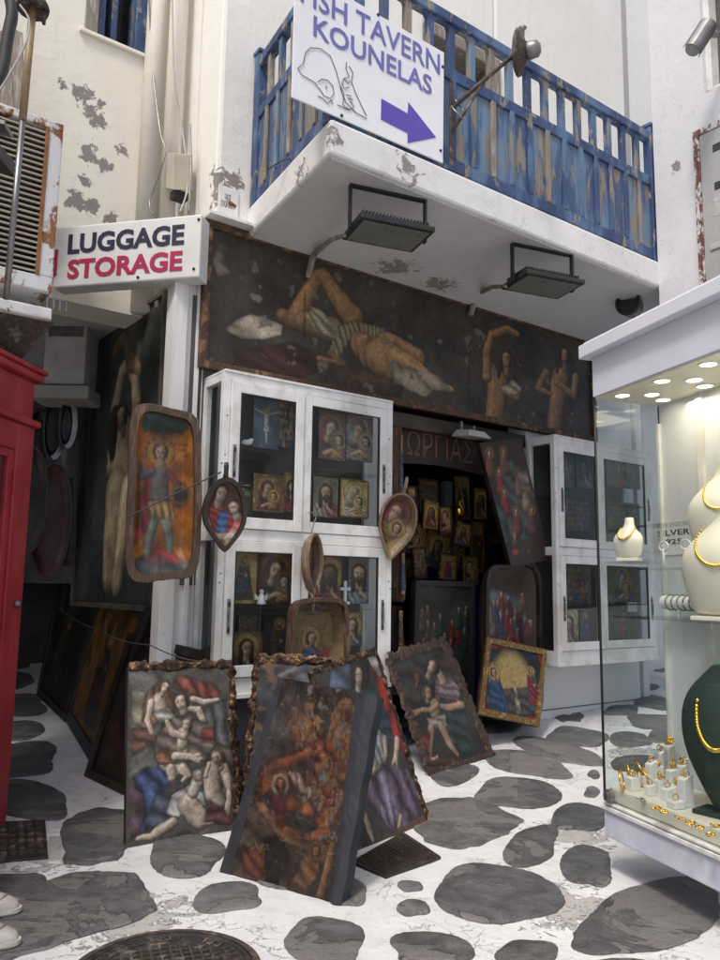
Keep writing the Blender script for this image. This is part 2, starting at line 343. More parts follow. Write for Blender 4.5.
        s.limb([(*q(0, .7), r*.45), (*q(0, 1.4), r*.5)], tuple(v*.7 for v in skin), .4)
        s.limb([(*q(.08*turn, -.2), r*.72), (*q(.1*turn, .42), r*.54)], skin, .7)
        if beard: s.limb([(*q(.1*turn, .62), r*.5), (*q(.1*turn, 1.0), r*.28)], hair, .3); s.dot(*q(.1*turn, .5), r*.2, r*.07, (.3, .08, .05))
        d = (.03, .015, .01)
        for sx in (-1, 1):
            s.dot(*q(.2*turn+sx*.3, -.02), r*.15, r*.08, d, .9); s.line([q(.2*turn+sx*.46, -.2), q(.2*turn+sx*.14, -.24)], r*.07, d, .8)
        s.line([q(.22*turn, -.05), q(.3*turn+.04, .32), q(.3*turn-.08, .34)], r*.06, tuple(v*.45 for v in skin), .8)
        s.line([q(.2*turn-.17, .56), q(.2*turn+.17, .56)], r*.08, (.3, .06, .04), .8)
    def figure(s, x, y, h, robe, mantle, halo=None, skin=SK, face=1, beard=False, veil=None, seated=False):
        """robed icon figure, x,y = feet; author coords y-up when mp None"""
        w = h*.17; dn = 1 if s.mp else -1; Y = lambda t: y-dn*t*h
        top = .84
        s.poly([(x-w*.75, Y(top)), (x+w*.75, Y(top)), (x+w*1.1, Y(.45)), (x+w*1.5, Y(.02)), (x-w*1.5, Y(.02)), (x-w*1.1, Y(.45))], robe, 26, .5, .2)
        s.poly([(x-w*.8, Y(top)), (x-w*.1, Y(top)), (x+w*.9*face, Y(.5)), (x+w*.3, Y(.12)), (x-w*1.5, Y(.2)), (x-w*1.2, Y(.5))], mantle, 22, .5, .9)
        s.limb([(x-w*.7, Y(top-.06), w*.3), (x-w*.95, Y(.6), w*.26), (x+w*.1*face, Y(.6), w*.18)], mantle, .5)
        s.dot(x+w*.25*face, Y(.6), w*.2, w*.17, skin)
        s.head(x, Y(.92), h*.065, skin, halo=halo, turn=face, beard=beard, veil=veil)
    def scratch(s, n, c=(.3, .27, .22), amt=.5, ln=.12):
        rs = random.Random(s.seed)
        for _ in range(n):
            x, y = rs.random()*s.asp, rs.random(); a = rs.uniform(0, 6.28); l = rs.random()*ln
            mp, s.mp = s.mp, None; k, s.k = s.k, 1; s.line([(x, y), (x+l*math.cos(a), y+l*math.sin(a))], .0022, c, amt*rs.random()); s.mp = mp; s.k = k
    def grime(s, a=.5, f=6):
        n = sm(fb(s.X0, s.Y0, f, s.seed+31), .35, .7); s.I *= (1-a*n)[..., None]
        n = fb(s.X0, s.Y0, 40, s.seed+41, 2); s.I *= (.78+.44*n)[..., None]
    def wear(s, th=.66, c=(.2, .16, .12), f=7, edge=0.0):
        e = np.minimum(np.minimum(s.X0, s.asp-s.X0), np.minimum(s.Y0, 1-s.Y0)); e = np.clip(1-e/.07, 0, 1)*edge
        n = fb(s.X0, s.Y0, f, s.seed+51, 6)+e; s.mix(sm(n, th, th+.03), s.shade(c, np.ones(s.X.shape)))
    def contrast(s, a): s.I = np.clip(s.I*a, 0, 1)
    def sample(s, x, y):
        i = np.clip((x/s.asp*s.w-.5), 0, s.w-1); j = np.clip(((1-y)*s.h-.5), 0, s.h-1)
        i0 = np.floor(i).astype(int); j0 = np.floor(j).astype(int); i1 = np.minimum(i0+1, s.w-1); j1 = np.minimum(j0+1, s.h-1)
        u = (i-i0)[..., None]; v = (j-j0)[..., None]; I = s.I
        return (I[j0, i0]*(1-u)+I[j0, i1]*u)*(1-v)+(I[j1, i0]*(1-u)+I[j1, i1]*u)*v
def colored(name, verts, faces, cols, m, parent, smooth=True):
    off = root_of(parent).location
    me = bpy.data.meshes.new(name); me.from_pydata([tuple(Vector(v)-off) for v in verts], [], faces); me.update()
    at = me.color_attributes.new('Col', 'FLOAT_COLOR', 'POINT'); a = np.ones((len(verts), 4), np.float32); a[:, :3] = np.clip(cols, 0, 1)*ART_DIM
    at.data.foreach_set('color', a.ravel())
    if smooth: me.polygons.foreach_set('use_smooth', [True]*len(me.polygons))
    me.materials.append(m); return link(name, me, parent)
def picture(fr, quad, art, m, parent, b=.004, name='picture', bow=0.0, inset=0.0, rough=0.0):
    """quad = tl,tr,br,bl in frame (a,c); sampled at plane coords normalised to the quad's box"""
    a0 = min(p[0] for p in quad); a1 = max(p[0] for p in quad); c0 = min(p[1] for p in quad); c1 = max(p[1] for p in quad); H = c1-c0
    art.detail(art.det) if art.h > 60 else None; art.smudge(); art.strokes(int(art.w*art.h/60)) if art.h > 60 else None
    nu, nv = art.w, art.h; u = np.linspace(inset, 1-inset, nu); v = np.linspace(inset, 1-inset, nv); U, V = np.meshgrid(u, v)
    q = [np.array(p) for p in quad]
    A = (q[0][0]*(1-U)+q[1][0]*U)*(1-V)+(q[3][0]*(1-U)+q[2][0]*U)*V; C = (q[0][1]*(1-U)+q[1][1]*U)*(1-V)+(q[3][1]*(1-U)+q[2][1]*U)*V
    colr = art.sample((A-a0)/H, (C-c0)/H).reshape(-1, 3)
    B = b+bow*np.sin(U*math.pi)*np.sin(V*math.pi)+rough*(fb(A*3, C*3, 3, art.seed+3)-.5)
    o, ex, ey, ez = (np.array(x) for x in (fr.o, fr.ex, fr.ey, fr.ez))
    P = o+A[..., None]*ex+B[..., None]*ey+C[..., None]*ez
    fs = [(j*nu+i, j*nu+i+1, (j+1)*nu+i+1, (j+1)*nu+i) for j in range(nv-1) for i in range(nu-1)]
    return colored(name, P.reshape(-1, 3).tolist(), fs, colr, m, parent)
def qmap(fr, quad, out=.004):
    a0 = min(p[0] for p in quad); c0 = min(p[1] for p in quad); H = max(p[1] for p in quad)-c0
    def f(px, py):
        a, c = fr.px(px, py, out); return (a-a0)/H, (c-c0)/H
    return f
def zmap(f, ox, oy, s): return lambda x, y: f(ox+x*s, oy+y*s)
def asp_of(quad):
    return (max(p[0] for p in quad)-min(p[0] for p in quad))/(max(p[1] for p in quad)-min(p[1] for p in quad))
def lerp(a, b, t): return (a[0]+(b[0]-a[0])*t, a[1]+(b[1]-a[1])*t)
def inq(quad, w):          # inset a quad by w metres
    c = (sum(p[0] for p in quad)/4, sum(p[1] for p in quad)/4); o = []
    for p in quad:
        o.append((p[0]+(w if p[0] < c[0] else -w), p[1]+(w if p[1] < c[1] else -w)))
    return o
def lean(tl, tr, br, bl, ang=None):
    """panel frame from pixel corners, bottom corners on the ground; tilt chosen so that the panel is most nearly rectangular"""
    G0, G1 = ground(*bl), ground(*br); ex = (G1-G0).normalized(); fn = ex.cross(Z).normalized(); best = None
    for a in ([ang] if ang is not None else [x*.5 for x in range(6, 90)]):
        ez = (Z*math.cos(R(a))-fn*math.sin(R(a))); ez = (ez-ex*ez.dot(ex)).normalized(); ey = (fn*math.cos(R(a))+Z*math.sin(R(a))); ey = (ey-ex*ey.dot(ex)); ey = (ey-ez*ey.dot(ez)).normalized()
        fr = Fr(G0, ex, ey, ez); P = [fr.px(*p) for p in (tl, tr, br, bl)]
        v1 = Vector((P[0][0]-P[3][0], P[0][1]-P[3][1])); v2 = Vector((P[1][0]-P[2][0], P[1][1]-P[2][1])); w = (G1-G0).length
        if v1.length < .05 or v2.length < .05: continue
        e = abs(v1.x/v1.length)+abs(v2.x/v2.length)+abs(v1.length-v2.length)/v1.length+(0 if a < 38 else (a-38)*.02)
        if best is None or e < best[0]: best = (e, a, fr, P, v1.length, v2.length, w)
    print('LEAN', tl, 'ang %.1f err %.2f h %.2f %.2f w %.2f' % (best[1], best[0], best[4], best[5], best[6]))
    return best[2], best[3]
def foil_strip(fr, p0, p1, w, b0, parent, seed, name='foil_edge', amp=.02, m=None):
    """crumpled metal edging along a panel edge"""
    rs = random.Random(seed); n = max(6, int(math.hypot(p1[0]-p0[0], p1[1]-p0[1])/.009)); k = 7; vs, fs = [], []
    d = Vector((p1[0]-p0[0], p1[1]-p0[1])); nn = Vector((-d.y, d.x)).normalized()
    jj, ii = np.meshgrid(np.arange(k+1), np.arange(n+1)); nz = vn(ii*1., jj*1., .45, seed+200)*1.3; wn = vn(np.arange(n+1)*1., np.zeros(n+1), .3, seed+300); wl = [.55+.9*x for x in wn]
    for i in range(n+1):
        for j in range(k):
            t = i/n; s = (j/(k-1)-.5)*w*wl[i]; a = p0[0]+d.x*t+nn.x*s+rs.uniform(-1, 1)*amp*.2; c = p0[1]+d.y*t+nn.y*s+rs.uniform(-1, 1)*amp*.3
            vs.append((a, b0+(0 if j in (0, k-1) else amp*(.75*nz[i, j]+.25*rs.random())), c))
    for i in range(n):
        for j in range(k-1): fs.append((i*k+j, i*k+j+1, (i+1)*k+j+1, (i+1)*k+j))
    mb = MB(fr).add(vs, fs); return mb.build(name, m or M['foil'], parent, smooth=True)
def frame_bars(fr, quad, w, b0, b1, m, parent, name='frame', bev=.004):
    inn = []
    # inner quad by shrinking each side by w
    q = [Vector(p) for p in quad]; c = sum(q, Vector((0, 0)))/4
    def off(i):
        p, pr, nx = q[i], q[(i-1) % 4], q[(i+1) % 4]; e1 = (p-pr).normalized(); e2 = (nx-p).normalized()
        n1 = Vector((-e1.y, e1.x)); n2 = Vector((-e2.y, e2.x))
        if n1.dot(c-p) < 0: n1 = -n1
        if n2.dot(c-p) < 0: n2 = -n2
        bis = (n1+n2); return p+bis*(w/max(.3, bis.dot(n1)))
    I = [off(i) for i in range(4)]; mb = MB(fr)
    for i in range(4):
        j = (i+1) % 4; Q = [q[i], q[j], I[j], I[i]]; mb.hexa([(p.x, b0, p.y) for p in Q], [(p.x, b1, p.y) for p in Q])
    mb.build(name, m, parent, merge=True, bev=bev); return [tuple(p) for p in I]
def panel(name, label, fr, P, art, th=.035, frame=None, fw=.04, back='dark_wood', am='art', group=None, cat='painting', foil_m='foil', foil=(), seed=1, bow=0.0, rough=0.0, fdepth=.02, part='picture'):
    base = fr(P[3][0]*.5+P[2][0]*.5, 0, min(P[2][1], P[3][1])); t = thing(name, base, label, cat, group)
    mb = MB(fr); mb.prism([P[0], P[1], P[2], P[3]], -th, -.001); mb.build('backing', M[back], t, bev=.004)
    if frame:
        I = frame_bars(fr, P, fw, 0, fdepth, M[frame], t); picture(fr, I, art, M[am], t, .003, part, bow)
    else: picture(fr, inq(P, .002), art, M[am], t, .004, part, bow, rough=rough)
    for i, e in enumerate(foil):
        p0, p1 = P[e], P[(e+1) % 4]; foil_strip(fr, p0, p1, fw*1.1, .002, t, seed*7+i, amp=.014, m=M[foil_m])
    return t
# ---------------------------------------------------------------- ground
mortar = plaster('whitewashed_mortar', (.69, .69, .69), (.56, .56, .565), [(2.2, 6.3, .3, .5), (-.9, 3.4, .15, .5), (.9, 3.6, .15, .55), (.2, 5.0, .15, .5), (-1.5, 4.2, .15, .6), (1.2, 4.6, .15, .5)], dirt=.95, dscale=3.2, bst=1.0, crack=.35, peel=(.3, .29, .28), thr=.52)
mb = MB(); xs = [-60, -30, -14]+[-9+i*.2 for i in range(91)]+[14, 30, 60]; ys = [-40, -20, -8]+[-4+i*.2 for i in range(83)]+[16, 30, 70]
rs = random.Random(3); vs = []
for y in ys:
    for x in xs:
        near = abs(x) < 5 and 0 < y < 11
        vs.append((x, y, gz(x, y)+(rs.uniform(-.004, .004) if near else 0)))
nx = len(xs); mb.add(vs, [(j*nx+i, j*nx+i+1, (j+1)*nx+i+1, (j+1)*nx+i) for j in range(len(ys)-1) for i in range(nx-1)])
tag(mb.build('ground', mortar, smooth=True), kind='structure')
# flagstones: outlines in photo pixels, set on the ground where they lie
def fm():
    m, nt, b = newmat('flagstone'); v = coords(nt); a = nt.nodes.new('ShaderNodeVertexColor'); a.layer_name = 'Col'
    n = noise(nt, v, 7, 8, .68, .5); c = mix(nt, ramp(nt, n, [(.3, .75), (.7, 0.0)]), a.outputs['Color'], (.018, .018, .019))
    n2 = noise(nt, v, 4.5, 9, .72, .3); n5 = noise(nt, v, 2.1, 9, .55, .8); c = mix(nt, ramp(nt, n5, [(.53, 0.0), (.545, .75)]), c, mix(nt, noise(nt, v, 70, 3, .7), (.09, .083, .078), (.27, .255, .24)))
    c = mix(nt, ramp(nt, n2, [(.54, 0.0), (.66, .5)]), c, (.2, .195, .19)); vo = nt.nodes.new('ShaderNodeTexVoronoi'); vo.feature = 'DISTANCE_TO_EDGE'; vo.inputs['Scale'].default_value = 2.3; dv = nt.nodes.new('ShaderNodeVectorMath'); dv.operation = 'ADD'; L(nt, v, dv.inputs[0]); n6 = nt.nodes.new('ShaderNodeTexNoise'); n6.inputs['Scale'].default_value = 4; n6.inputs['Detail'].default_value = 8; L(nt, v, n6.inputs['Vector']); L(nt, n6.outputs['Color'], dv.inputs[1]); L(nt, dv.outputs[0], vo.inputs['Vector']); ck = ramp(nt, vo.outputs['Distance'], [(.003, .45), (.009, 0.0)]); c = mix(nt, ck, c, (.02, .02, .02))
    n3 = noise(nt, v, 120, 3, .6); c = mix(nt, ramp(nt, n3, [(.6, 0.0), (.72, .6)]), c, (.3, .3, .3))
    lay = noise(nt, coords(nt, (1, 5, 1), (0, 0, .5)), 6, 6, .65, .8); c = mix(nt, ramp(nt, lay, [(.5, 0.0), (.62, .2)]), c, (.03, .028, .027))
    L(nt, c, b.inputs['Base Color']); L(nt, ramp(nt, n, [(.3, .42), (.7, .8)]), b.inputs['Roughness'])
    hh = mth(nt, 'ADD', mth(nt, 'ADD', mth(nt, 'MULTIPLY', lay, .2), mth(nt, 'MULTIPLY', ramp(nt, n5, [(.53, 0.0), (.545, .6)]), 1.0)), mth(nt, 'MULTIPLY', noise(nt, v, 28, 8, .7), .6)); bump(nt, b, hh, .9, .018); return m
flag = fm()
ST = [(499,727,22,7,0),(577,738,31,9,.1),(558,752,43,10,.2),(527,764,42,12,.14),(518,794,40,16,0),(580,818,26,14,0),
 (531,848,28,18,-.3),(587,866,24,21,.3),(497,895,57,30,.1),(650,918,69,35,-.2),(432,949,40,15,0),(527,953,30,12,0),(410,888,12,5,0),(413,910,15,8,0),(455,775,24,10,-.1),
 (592,793,8,5,0),(594,775,6,4,0),(622,711,16,5,0),(645,687,13,4,0),(654,703,20,7,.1),(655,722,26,8,.1),(630,740,22,7,0),(668,737,20,7,0),(640,765,30,9,0),(700,715,24,7,0),(706,745,28,9,0),(650,800,30,12,0),(700,790,30,12,0),(710,850,40,18,0),
 (8,663,20,7,0),(10,681,26,8,0),(17,705,30,11,0),(18,731,27,10,0),(20,760,37,17,0),(26,801,45,17,.1),(18,889,32,13,-.1),
 (185,855,38,22,.1),(227,899,36,14,-.05),(325,944,42,25,.05),(350,893,18,13,0),(288,872,40,16,0),(330,835,40,18,0),(268,832,36,14,0),(390,805,30,14,0),(345,792,34,13,0),(120,742,24,12,0),(160,700,30,9,0),(600,985,60,25,0),(700,990,50,26,0),(60,1010,60,30,0),(460,1010,60,26,0),(280,1030,60,30,0)]
PO = [[(404,822),(420,806),(440,799),(470,797),(500,808),(523,820),(508,834),(478,846),(455,850),(425,842)],
      [(62,826),(78,813),(102,808),(124,811),(131,825),(127,848),(118,860),(92,866),(64,865)],
      [(-10,930),(15,905),(45,882),(75,873),(110,872),(135,874),(148,890),(158,910),(130,925),(85,935),(45,950),(0,965)],
      [(568,715),(580,712),(584,716),(580,722),(562,722),(554,718),(556,712)]]
rs = random.Random(11); polys = []
for (cx, cy, rx, ry, ro) in ST:
    ph = [rs.uniform(0, 6.28) for _ in range(4)]; am = [.09, .06, .045, .03]; pts = []; ex = rs.uniform(2.1, 2.9)
    for k in range(34):
        a = 2*math.pi*k/34; w = 1+sum(am[i]*math.sin((i+2)*a+ph[i]) for i in range(4)); ca, sa = math.cos(a), math.sin(a)
        e = (abs(ca)**ex+abs(sa)**ex)**(-1/ex)
        x, y = ca*e*w*rx, sa*e*w*ry; pts.append((cx+x*math.cos(ro)-y*math.sin(ro), cy+x*math.sin(ro)+y*math.cos(ro)))
    polys.append([ground(max(-900, p[0]), max(600, p[1])).xy for p in pts])
for p in PO:
    q = []
    for i in range(len(p)):
        for t in (0, .33, .66): q.append(Vector(lerp(p[i], p[(i+1) % len(p)], t))+Vector((rs.uniform(-1.6, 1.6), rs.uniform(-1, 1))))
    polys.append([ground(*v).xy for v in q])
cent = [(sum((v for v in p), Vector((0, 0)))/len(p), max((v-p[0]).length for v in p)*.62) for p in polys]
tries = 0
while tries < 1500:            # the paving goes on all round the camera
    tries += 1; c = Vector((rs.uniform(-5.5, 6), rs.uniform(-4, 11))); r = rs.uniform(.16, .36)
    pr = None
    if c.y > .5:
        d = c-Vector((0, 0)); px = 360+780*c.x/c.y; pyy = 588+1.5*780/c.y
        if 0 < px < 720 and pyy > 640 and not (c.x > 2.6): continue
    if all((c-q).length > r*1.1+s*1.05+.05 for q, s in cent):
        cent.append((c, r)); ph = [rs.uniform(0, 6.28) for _ in range(3)]; sq = rs.uniform(.65, 1); ro = rs.uniform(0, 3)
        pts = []
        for k in range(22):
            a = 2*math.pi*k/22; w = r*(1+.1*math.sin(2*a+ph[0])+.06*math.sin(3*a+ph[1])+.04*math.sin(5*a+ph[2])); x, y = math.cos(a)*w, math.sin(a)*w*sq
            pts.append(c+Vector((x*math.cos(ro)-y*math.sin(ro), x*math.sin(ro)+y*math.cos(ro))))
        polys.append(pts)
vs, fs, cs = [], [], []
for p in polys:
    q = []
    for k in range(len(p)):
        d_ = p[(k+1) % len(p)]-p[k]; nr = Vector((d_.y, -d_.x)); q += [p[k]+nr*rs.uniform(-.04, .04), p[k]+d_*.5+nr*rs.uniform(-.06, .06)]
    p = q; hs = rs.uniform(.7, 1.8); c = sum(p, Vector((0, 0)))/len(p); n = len(p); b = len(vs); t = rs.uniform(.1, .2); tint = (t*rs.uniform(.96, 1.04), t, t*rs.uniform(.98, 1.08))
    rings = [(1.0, .001), (.985, .006*hs), (.95, .009*hs), (.6, .0105*hs)]
    for s, h in rings:
        for v in p:
            q = c+(v-c)*s*(1+(rs.uniform(-.012, .012) if s > .9 else 0)); vs.append((q.x, q.y, gz(q.x, q.y)+h)); cs.append(tint)
    vs.append((c.x, c.y, gz(c.x, c.y)+.01*hs)); cs.append(tint)
    for k in range(len(rings)-1):
        for i in range(n): fs.append((b+k*n+i, b+k*n+(i+1) % n, b+(k+1)*n+(i+1) % n, b+(k+1)*n+i))
    for i in range(n): fs.append((b+3*n+i, b+3*n+(i+1) % n, b+4*n))
class _O: parent = None; location = Vector((0, 0, 0))
me = bpy.data.meshes.new('paving_stones'); me.from_pydata(vs, [], fs); at = me.color_attributes.new('Col', 'FLOAT_COLOR', 'POINT')
a = np.ones((len(vs), 4), np.float32); a[:, :3] = cs; at.data.foreach_set('color', a.ravel()); me.polygons.foreach_set('use_smooth', [True]*len(fs)); me.materials.append(flag)
tag(link('paving_stones', me), kind='structure')
# ---------------------------------------------------------------- shop building
T1 = 4.9; ZF0, ZF1 = 2.93, 3.97           # painted board band
sb = thing('shop_building', F(0, 0, 0), 'old whitewashed building with icon shop below and peeling blue balcony above', 'building')
def FW(px, py, out=0.): a, c = F.px(px, py, out); return F(a, out, c)
up = plaster('upper_wall_plaster', (.87, .85, .79), (.82, .79, .72), [(*FW(201, 168), .3), (*FW(214, 175), .22), (*FW(233, 180), .16), (*FW(212, 88), .1), (*FW(480, 45), .06), (*FW(222, 200), .2)], dirt=.3, crack=.15)
mb = MB(F); mb.box(-.02, 1.95, -.4, 0, ZF1+.02, 9); mb.box(2.86, 7.5, -.4, 0, ZF1+.02, 9); mb.box(1.95, 2.86, -.4, 0, 6.6, 9); mb.box(1.95, 2.86, -.4, 0, ZF1+.02, 4.2)
mb.build('upper_wall', up, sb, bev=.03)
FA = Fr(F(0, -.8, 0), E1, N1, Z)         # set back left wall
def AW(px, py, out=0.): a, c = FA.px(px, py, out); return FA(a, out, c)
spots = [(*AW(84, 97), .16), (*AW(92, 112), .17), (*AW(100, 122), .13), (*AW(62, 84), .09), (*AW(90, 155), .16), (*AW(104, 165), .12), (*AW(122, 152), .1), (*AW(76, 200), .16), (*AW(90, 207), .15), (*AW(110, 218), .12), (*AW(84, 180), .09), (*AW(102, 104), .08)]
lw = plaster('left_wall_plaster', (.84, .79, .69), (.77, .71, .6), spots, dirt=.3)
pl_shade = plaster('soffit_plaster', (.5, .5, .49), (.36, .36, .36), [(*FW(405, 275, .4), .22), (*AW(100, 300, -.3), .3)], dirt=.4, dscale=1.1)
mb = MB(FA); wz = [FA.px(83, 48)[0], FA.px(152, 48)[0]]; wzb = FA.px(100, 33)[1]-.03
mb.box(-1.9, wz[0], -.35, 0, 3.55, 9); mb.box(wz[1], 0, -.35, 0, 3.55, 9); mb.box(wz[0], wz[1], -.35, 0, 3.55, wzb); mb.box(wz[0], wz[1], -.35, 0, wzb+1.2, 9)
mb.build('left_wall', lw, sb)
mb = MB(FA); mb.box(-4.5, 0, -4.4, -.35, 3.6, 3.8)
for k, a in enumerate((-1.75, -1.05)): mb.box(a-.09, a+.09, -4.4, -.02, 3.5, 3.6)
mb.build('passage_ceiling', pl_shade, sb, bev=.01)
# side return with rounded pilaster strips
mb = MB(F); mb.box(-.02, .1, -.8, -.4, 3.56, 9); mb.build('side_return', up, sb)
mb = MB(); 
for px, rr, back in ((150, .085, -.74), (170, .06, -.55)):
    p = FW(px, 160, back); mb.tube([(p.x, p.y, 3.56), (p.x, p.y, 9)], rr, 20, raw=True)
mb.build('pilaster', lw, sb, smooth=True)
# ground storey: side wall down the passage, corner pier, interior room
side_o = Vector((-1.27, 5.14, 0)); S_end = Vector((-2.32, 6.47, 0))
SX = (S_end-side_o).normalized(); SN = Vector((-SX.y, SX.x, 0)); SN = SN if SN.x < 0 else -SN
side_o = side_o-SN*.1; S = Fr(side_o, -SX, SN, Z)     # along: from far to near (negative = farther)
pier = plaster('pier_plaster', (.78, .77, .75), (.68, .67, .66), [(*FW(175, 330, .2), .25), (*FW(176, 390, .2), .2)], dirt=.9, thr=.56)
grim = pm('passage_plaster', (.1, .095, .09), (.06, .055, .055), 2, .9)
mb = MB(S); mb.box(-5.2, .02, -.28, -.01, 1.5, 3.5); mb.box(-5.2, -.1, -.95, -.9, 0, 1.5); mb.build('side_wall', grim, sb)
mb = MB(F)
pA = F.px(169, 400, .02)[0]; pB = F.px(206, 400, .02)[0]
mb.box(pA, pB+.2, -.1, .0, 0, 3.75); mb.box(pA, pA+.1, .0, .03, 0, 3.7); mb.box(pA+.17, pA+.2, .0, .03, 0, 3.7); mb.box(pA+.23, pA+.235, .0, .02, 0, 3.7); mb.build('corner_pier', pier, sb, bev=.008)
plinthm = plaster('plinth_plaster', (.74, .74, .74), (.66, .66, .66), dirt=.4)
mb = MB(F); mb.box(3.2, T1, -.25, -.01, 0, .8); mb.box(3.25, T1, -.25, -.02, .8, 3.97); mb.box(0, 1.5, -.25, -.02, 0, ZF0); mb.build('front_wall', plinthm, sb)
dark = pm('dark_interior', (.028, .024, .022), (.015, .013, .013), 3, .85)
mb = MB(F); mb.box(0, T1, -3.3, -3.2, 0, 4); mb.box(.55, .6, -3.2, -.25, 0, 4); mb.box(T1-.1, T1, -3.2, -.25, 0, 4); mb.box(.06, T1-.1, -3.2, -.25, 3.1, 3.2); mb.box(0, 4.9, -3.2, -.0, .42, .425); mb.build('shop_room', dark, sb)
mb = MB(F); mb.box(-.02, T1, -4.4, -.4, 8.9, 9.0); mb.box(-.02, T1, -4.5, -4.4, 3, 9); mb.box(T1-.05, T1, -4.4, -.4, 3.2, 9); mb.build('roof', pier, sb)
# lintel over the opening
mb = MB(F); mb.box(.3, 4.3, -.25, -.03, ZF0-.1, ZF0+.02); mb.build('lintel', M['dark_wood'], sb)
# balcony slab
ZS0 = 4.02; _d = ray(330, 154); cC = CAM+_d*((ZS0-CAM.z)/_d.z); cC.z = 0; OUT = (cC-F.o).dot(N1); A0 = (cC-F.o).dot(E1)
ZS1 = F.px(330, 117, OUT)[1]
slabm = plaster('balcony_slab_plaster', (.77, .765, .75), (.64, .635, .62), [(*F(A0, OUT, 4.15), .25), (*F(A0+.6, OUT, 4.15), .3), (*F(A0, OUT-.4, 4.1), .25), (*F(1.4, .3, 3.98), .28)], dirt=.5, thr=.58, dscale=1.6, crack=.4)
mb = MB(F); mb.slab([(A0+.15, 0), (A0, OUT), (4.4, OUT), (4.4, 0)], ZS0+.005, ZS1); slab = mb.build('balcony_slab', slabm, sb, bev=.02)
sofm = plaster('shaded_soffit', (.62, .62, .61), (.5, .5, .5), [(*F(1.4, .3, 3.98), .3), (*F(1.9, .25, 3.98), .3)], dirt=.5, dscale=1.2)  # slab plaster again, made darker to give the shade under the balcony
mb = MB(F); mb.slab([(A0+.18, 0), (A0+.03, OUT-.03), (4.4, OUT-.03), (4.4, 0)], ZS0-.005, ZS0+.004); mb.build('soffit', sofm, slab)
# balcony railing
RO = OUT-.06; ZB = ZS1+.03; ZT = F.px(600, 105, RO)[1]; ZM1 = F.px(600, 151, RO)[1]; ZM0 = ZM1-.085; AE = F.px(653, 150, RO)[0]-.05; print('RAIL', ZB, ZT, ZM1, AE, A0, OUT)
SKW = .15; FS = Fr(F(A0+SKW, 0, 0), E1, (F(A0, OUT, 0)-F(A0+SKW, 0, 0))/OUT, Z)
rl = MB(F).box(A0+.03, AE+.07, RO-.045, RO+.03, ZT-.075, ZT).build('railing', M['peel_blue2'], sb, bev=.008)
MB(F).box(A0+.03, AE+.07, RO-.04, RO+.02, ZM0, ZM1).build('middle_rail', M['peel_blue2'], rl, bev=.006)
MB(F).box(A0+.03, AE+.07, RO-.04, RO+.025, ZB, ZB+.09).build('bottom_rail', M['peel_blue2'], rl, bev=.006)
MB(FS).box(.02, .1, .02, RO, ZT-.075, ZT).build('side_rail', M['peel_blue2'], rl, bev=.008)
MB(FS).box(.03, .09, .02, RO-.04, ZM0, ZM1).build('middle_rail', M['peel_blue2'], rl, bev=.006)
MB(FS).box(.03, .09, .02, RO-.04, ZB, ZB+.09).build('bottom_rail', M['peel_blue2'], rl, bev=.006)
for a, b, h in ((A0+.05, RO-.01, ZT+.03), (AE, RO, ZT+.05), (A0+.05+SKW, .06, ZT+.04)):
    m_ = MB(F); m_.box(a-.04, a+.04, b-.04, b+.04, ZS1, h); m_.box(a-.05, a+.05, b-.05, b+.05, h, h+.03); m_.build('post', M['peel_blue2'], rl, bev=.006)
def fill(mb, a0, a1, b0, b1, along=True):      # arched corners of an opening
    r = .045
    for z0, z1, s in ((ZT-.075, ZT-.075-r, 1), (ZM1, ZM1+.02, 1)):
        for e, d in ((a0, 1), (a1, -1)):
            tri = [(e, z0), (e+d*r, z0), (e+d*r*.35, z0+(z1-z0)*.3), (e, z1)]
            if along: mb.prism(tri, b0, b1)
            else: mb.add([(b0, p, z) for p, z in tri]+[(b1, p, z) for p, z in tri], [(0, 1, 2, 3), (4, 5, 6, 7)]+[(i, (i+1) % 4, 4+(i+1) % 4, 4+i) for i in range(4)])
n = 17; st = (AE-(A0+.05))/n
for i in range(n):
    a = A0+.05+st*i; 
    if i:
        m_ = MB(F); m_.box(a-.028, a+.028, RO-.03, RO+.012, ZM1, ZT-.075); fill(m_, a+.0285, a+.029, RO-.025, RO+.008) if 0 else None
        for d in (1, -1): m_.prism([(a+d*.0285, ZT-.0755), (a+d*.075, ZT-.0755), (a+d*.045, ZT-.09), (a+d*.0285, ZT-.125)], RO-.025, RO+.008); m_.prism([(a+d*.0285, ZM1+.0005), (a+d*.05, ZM1+.0005), (a+d*.0285, ZM1+.025)], RO-.025, RO+.008)
        m_.box(a-.022, a+.022, RO+.003, RO+.028, ZB+.09, ZM0); m_.build('baluster', (M['peel_blue'], M['peel_blue2'], M['peel_blue'], M['weather_wood'])[i % 4 if i < 9 else i % 2], rl, bev=.004)
    MB(F).box(a+.001, a+st-.001, RO-.02, RO+.002, ZB+.09, ZM0).build('board', M['peel_blue'], rl)
n = 6; st = (RO-.08)/n
for i in range(n):
    b = .06+st*i
    if i: m_ = MB(FS); m_.box(.035, .075, b-.026, b+.026, ZM1, ZT-.075); m_.box(.02, .042, b-.02, b+.02, ZB+.09, ZM0); m_.build('baluster', M['weather_wood'] if i % 2 else M['peel_blue'], rl, bev=.004)
    MB(FS).box(.045, .062, b+.001, b+st-.001, ZB+.09, ZM0).build('board', M['peel_blue'], rl)
# balcony door
dd = MB(F).box(1.97, 2.84, -.3, -.25, 4.2, 6.5).build('balcony_door', M['peel_blue2'], sb)
fr_ = MB(F); fr_.box(1.95, 2.03, -.3, .03, 4.2, 6.6); fr_.box(2.78, 2.9, -.3, .04, 4.2, 6.62); fr_.box(2.03, 2.78, -.3, .04, 6.5, 6.62); fr_.build('door_frame', M['weather_wood'], dd, bev=.01)
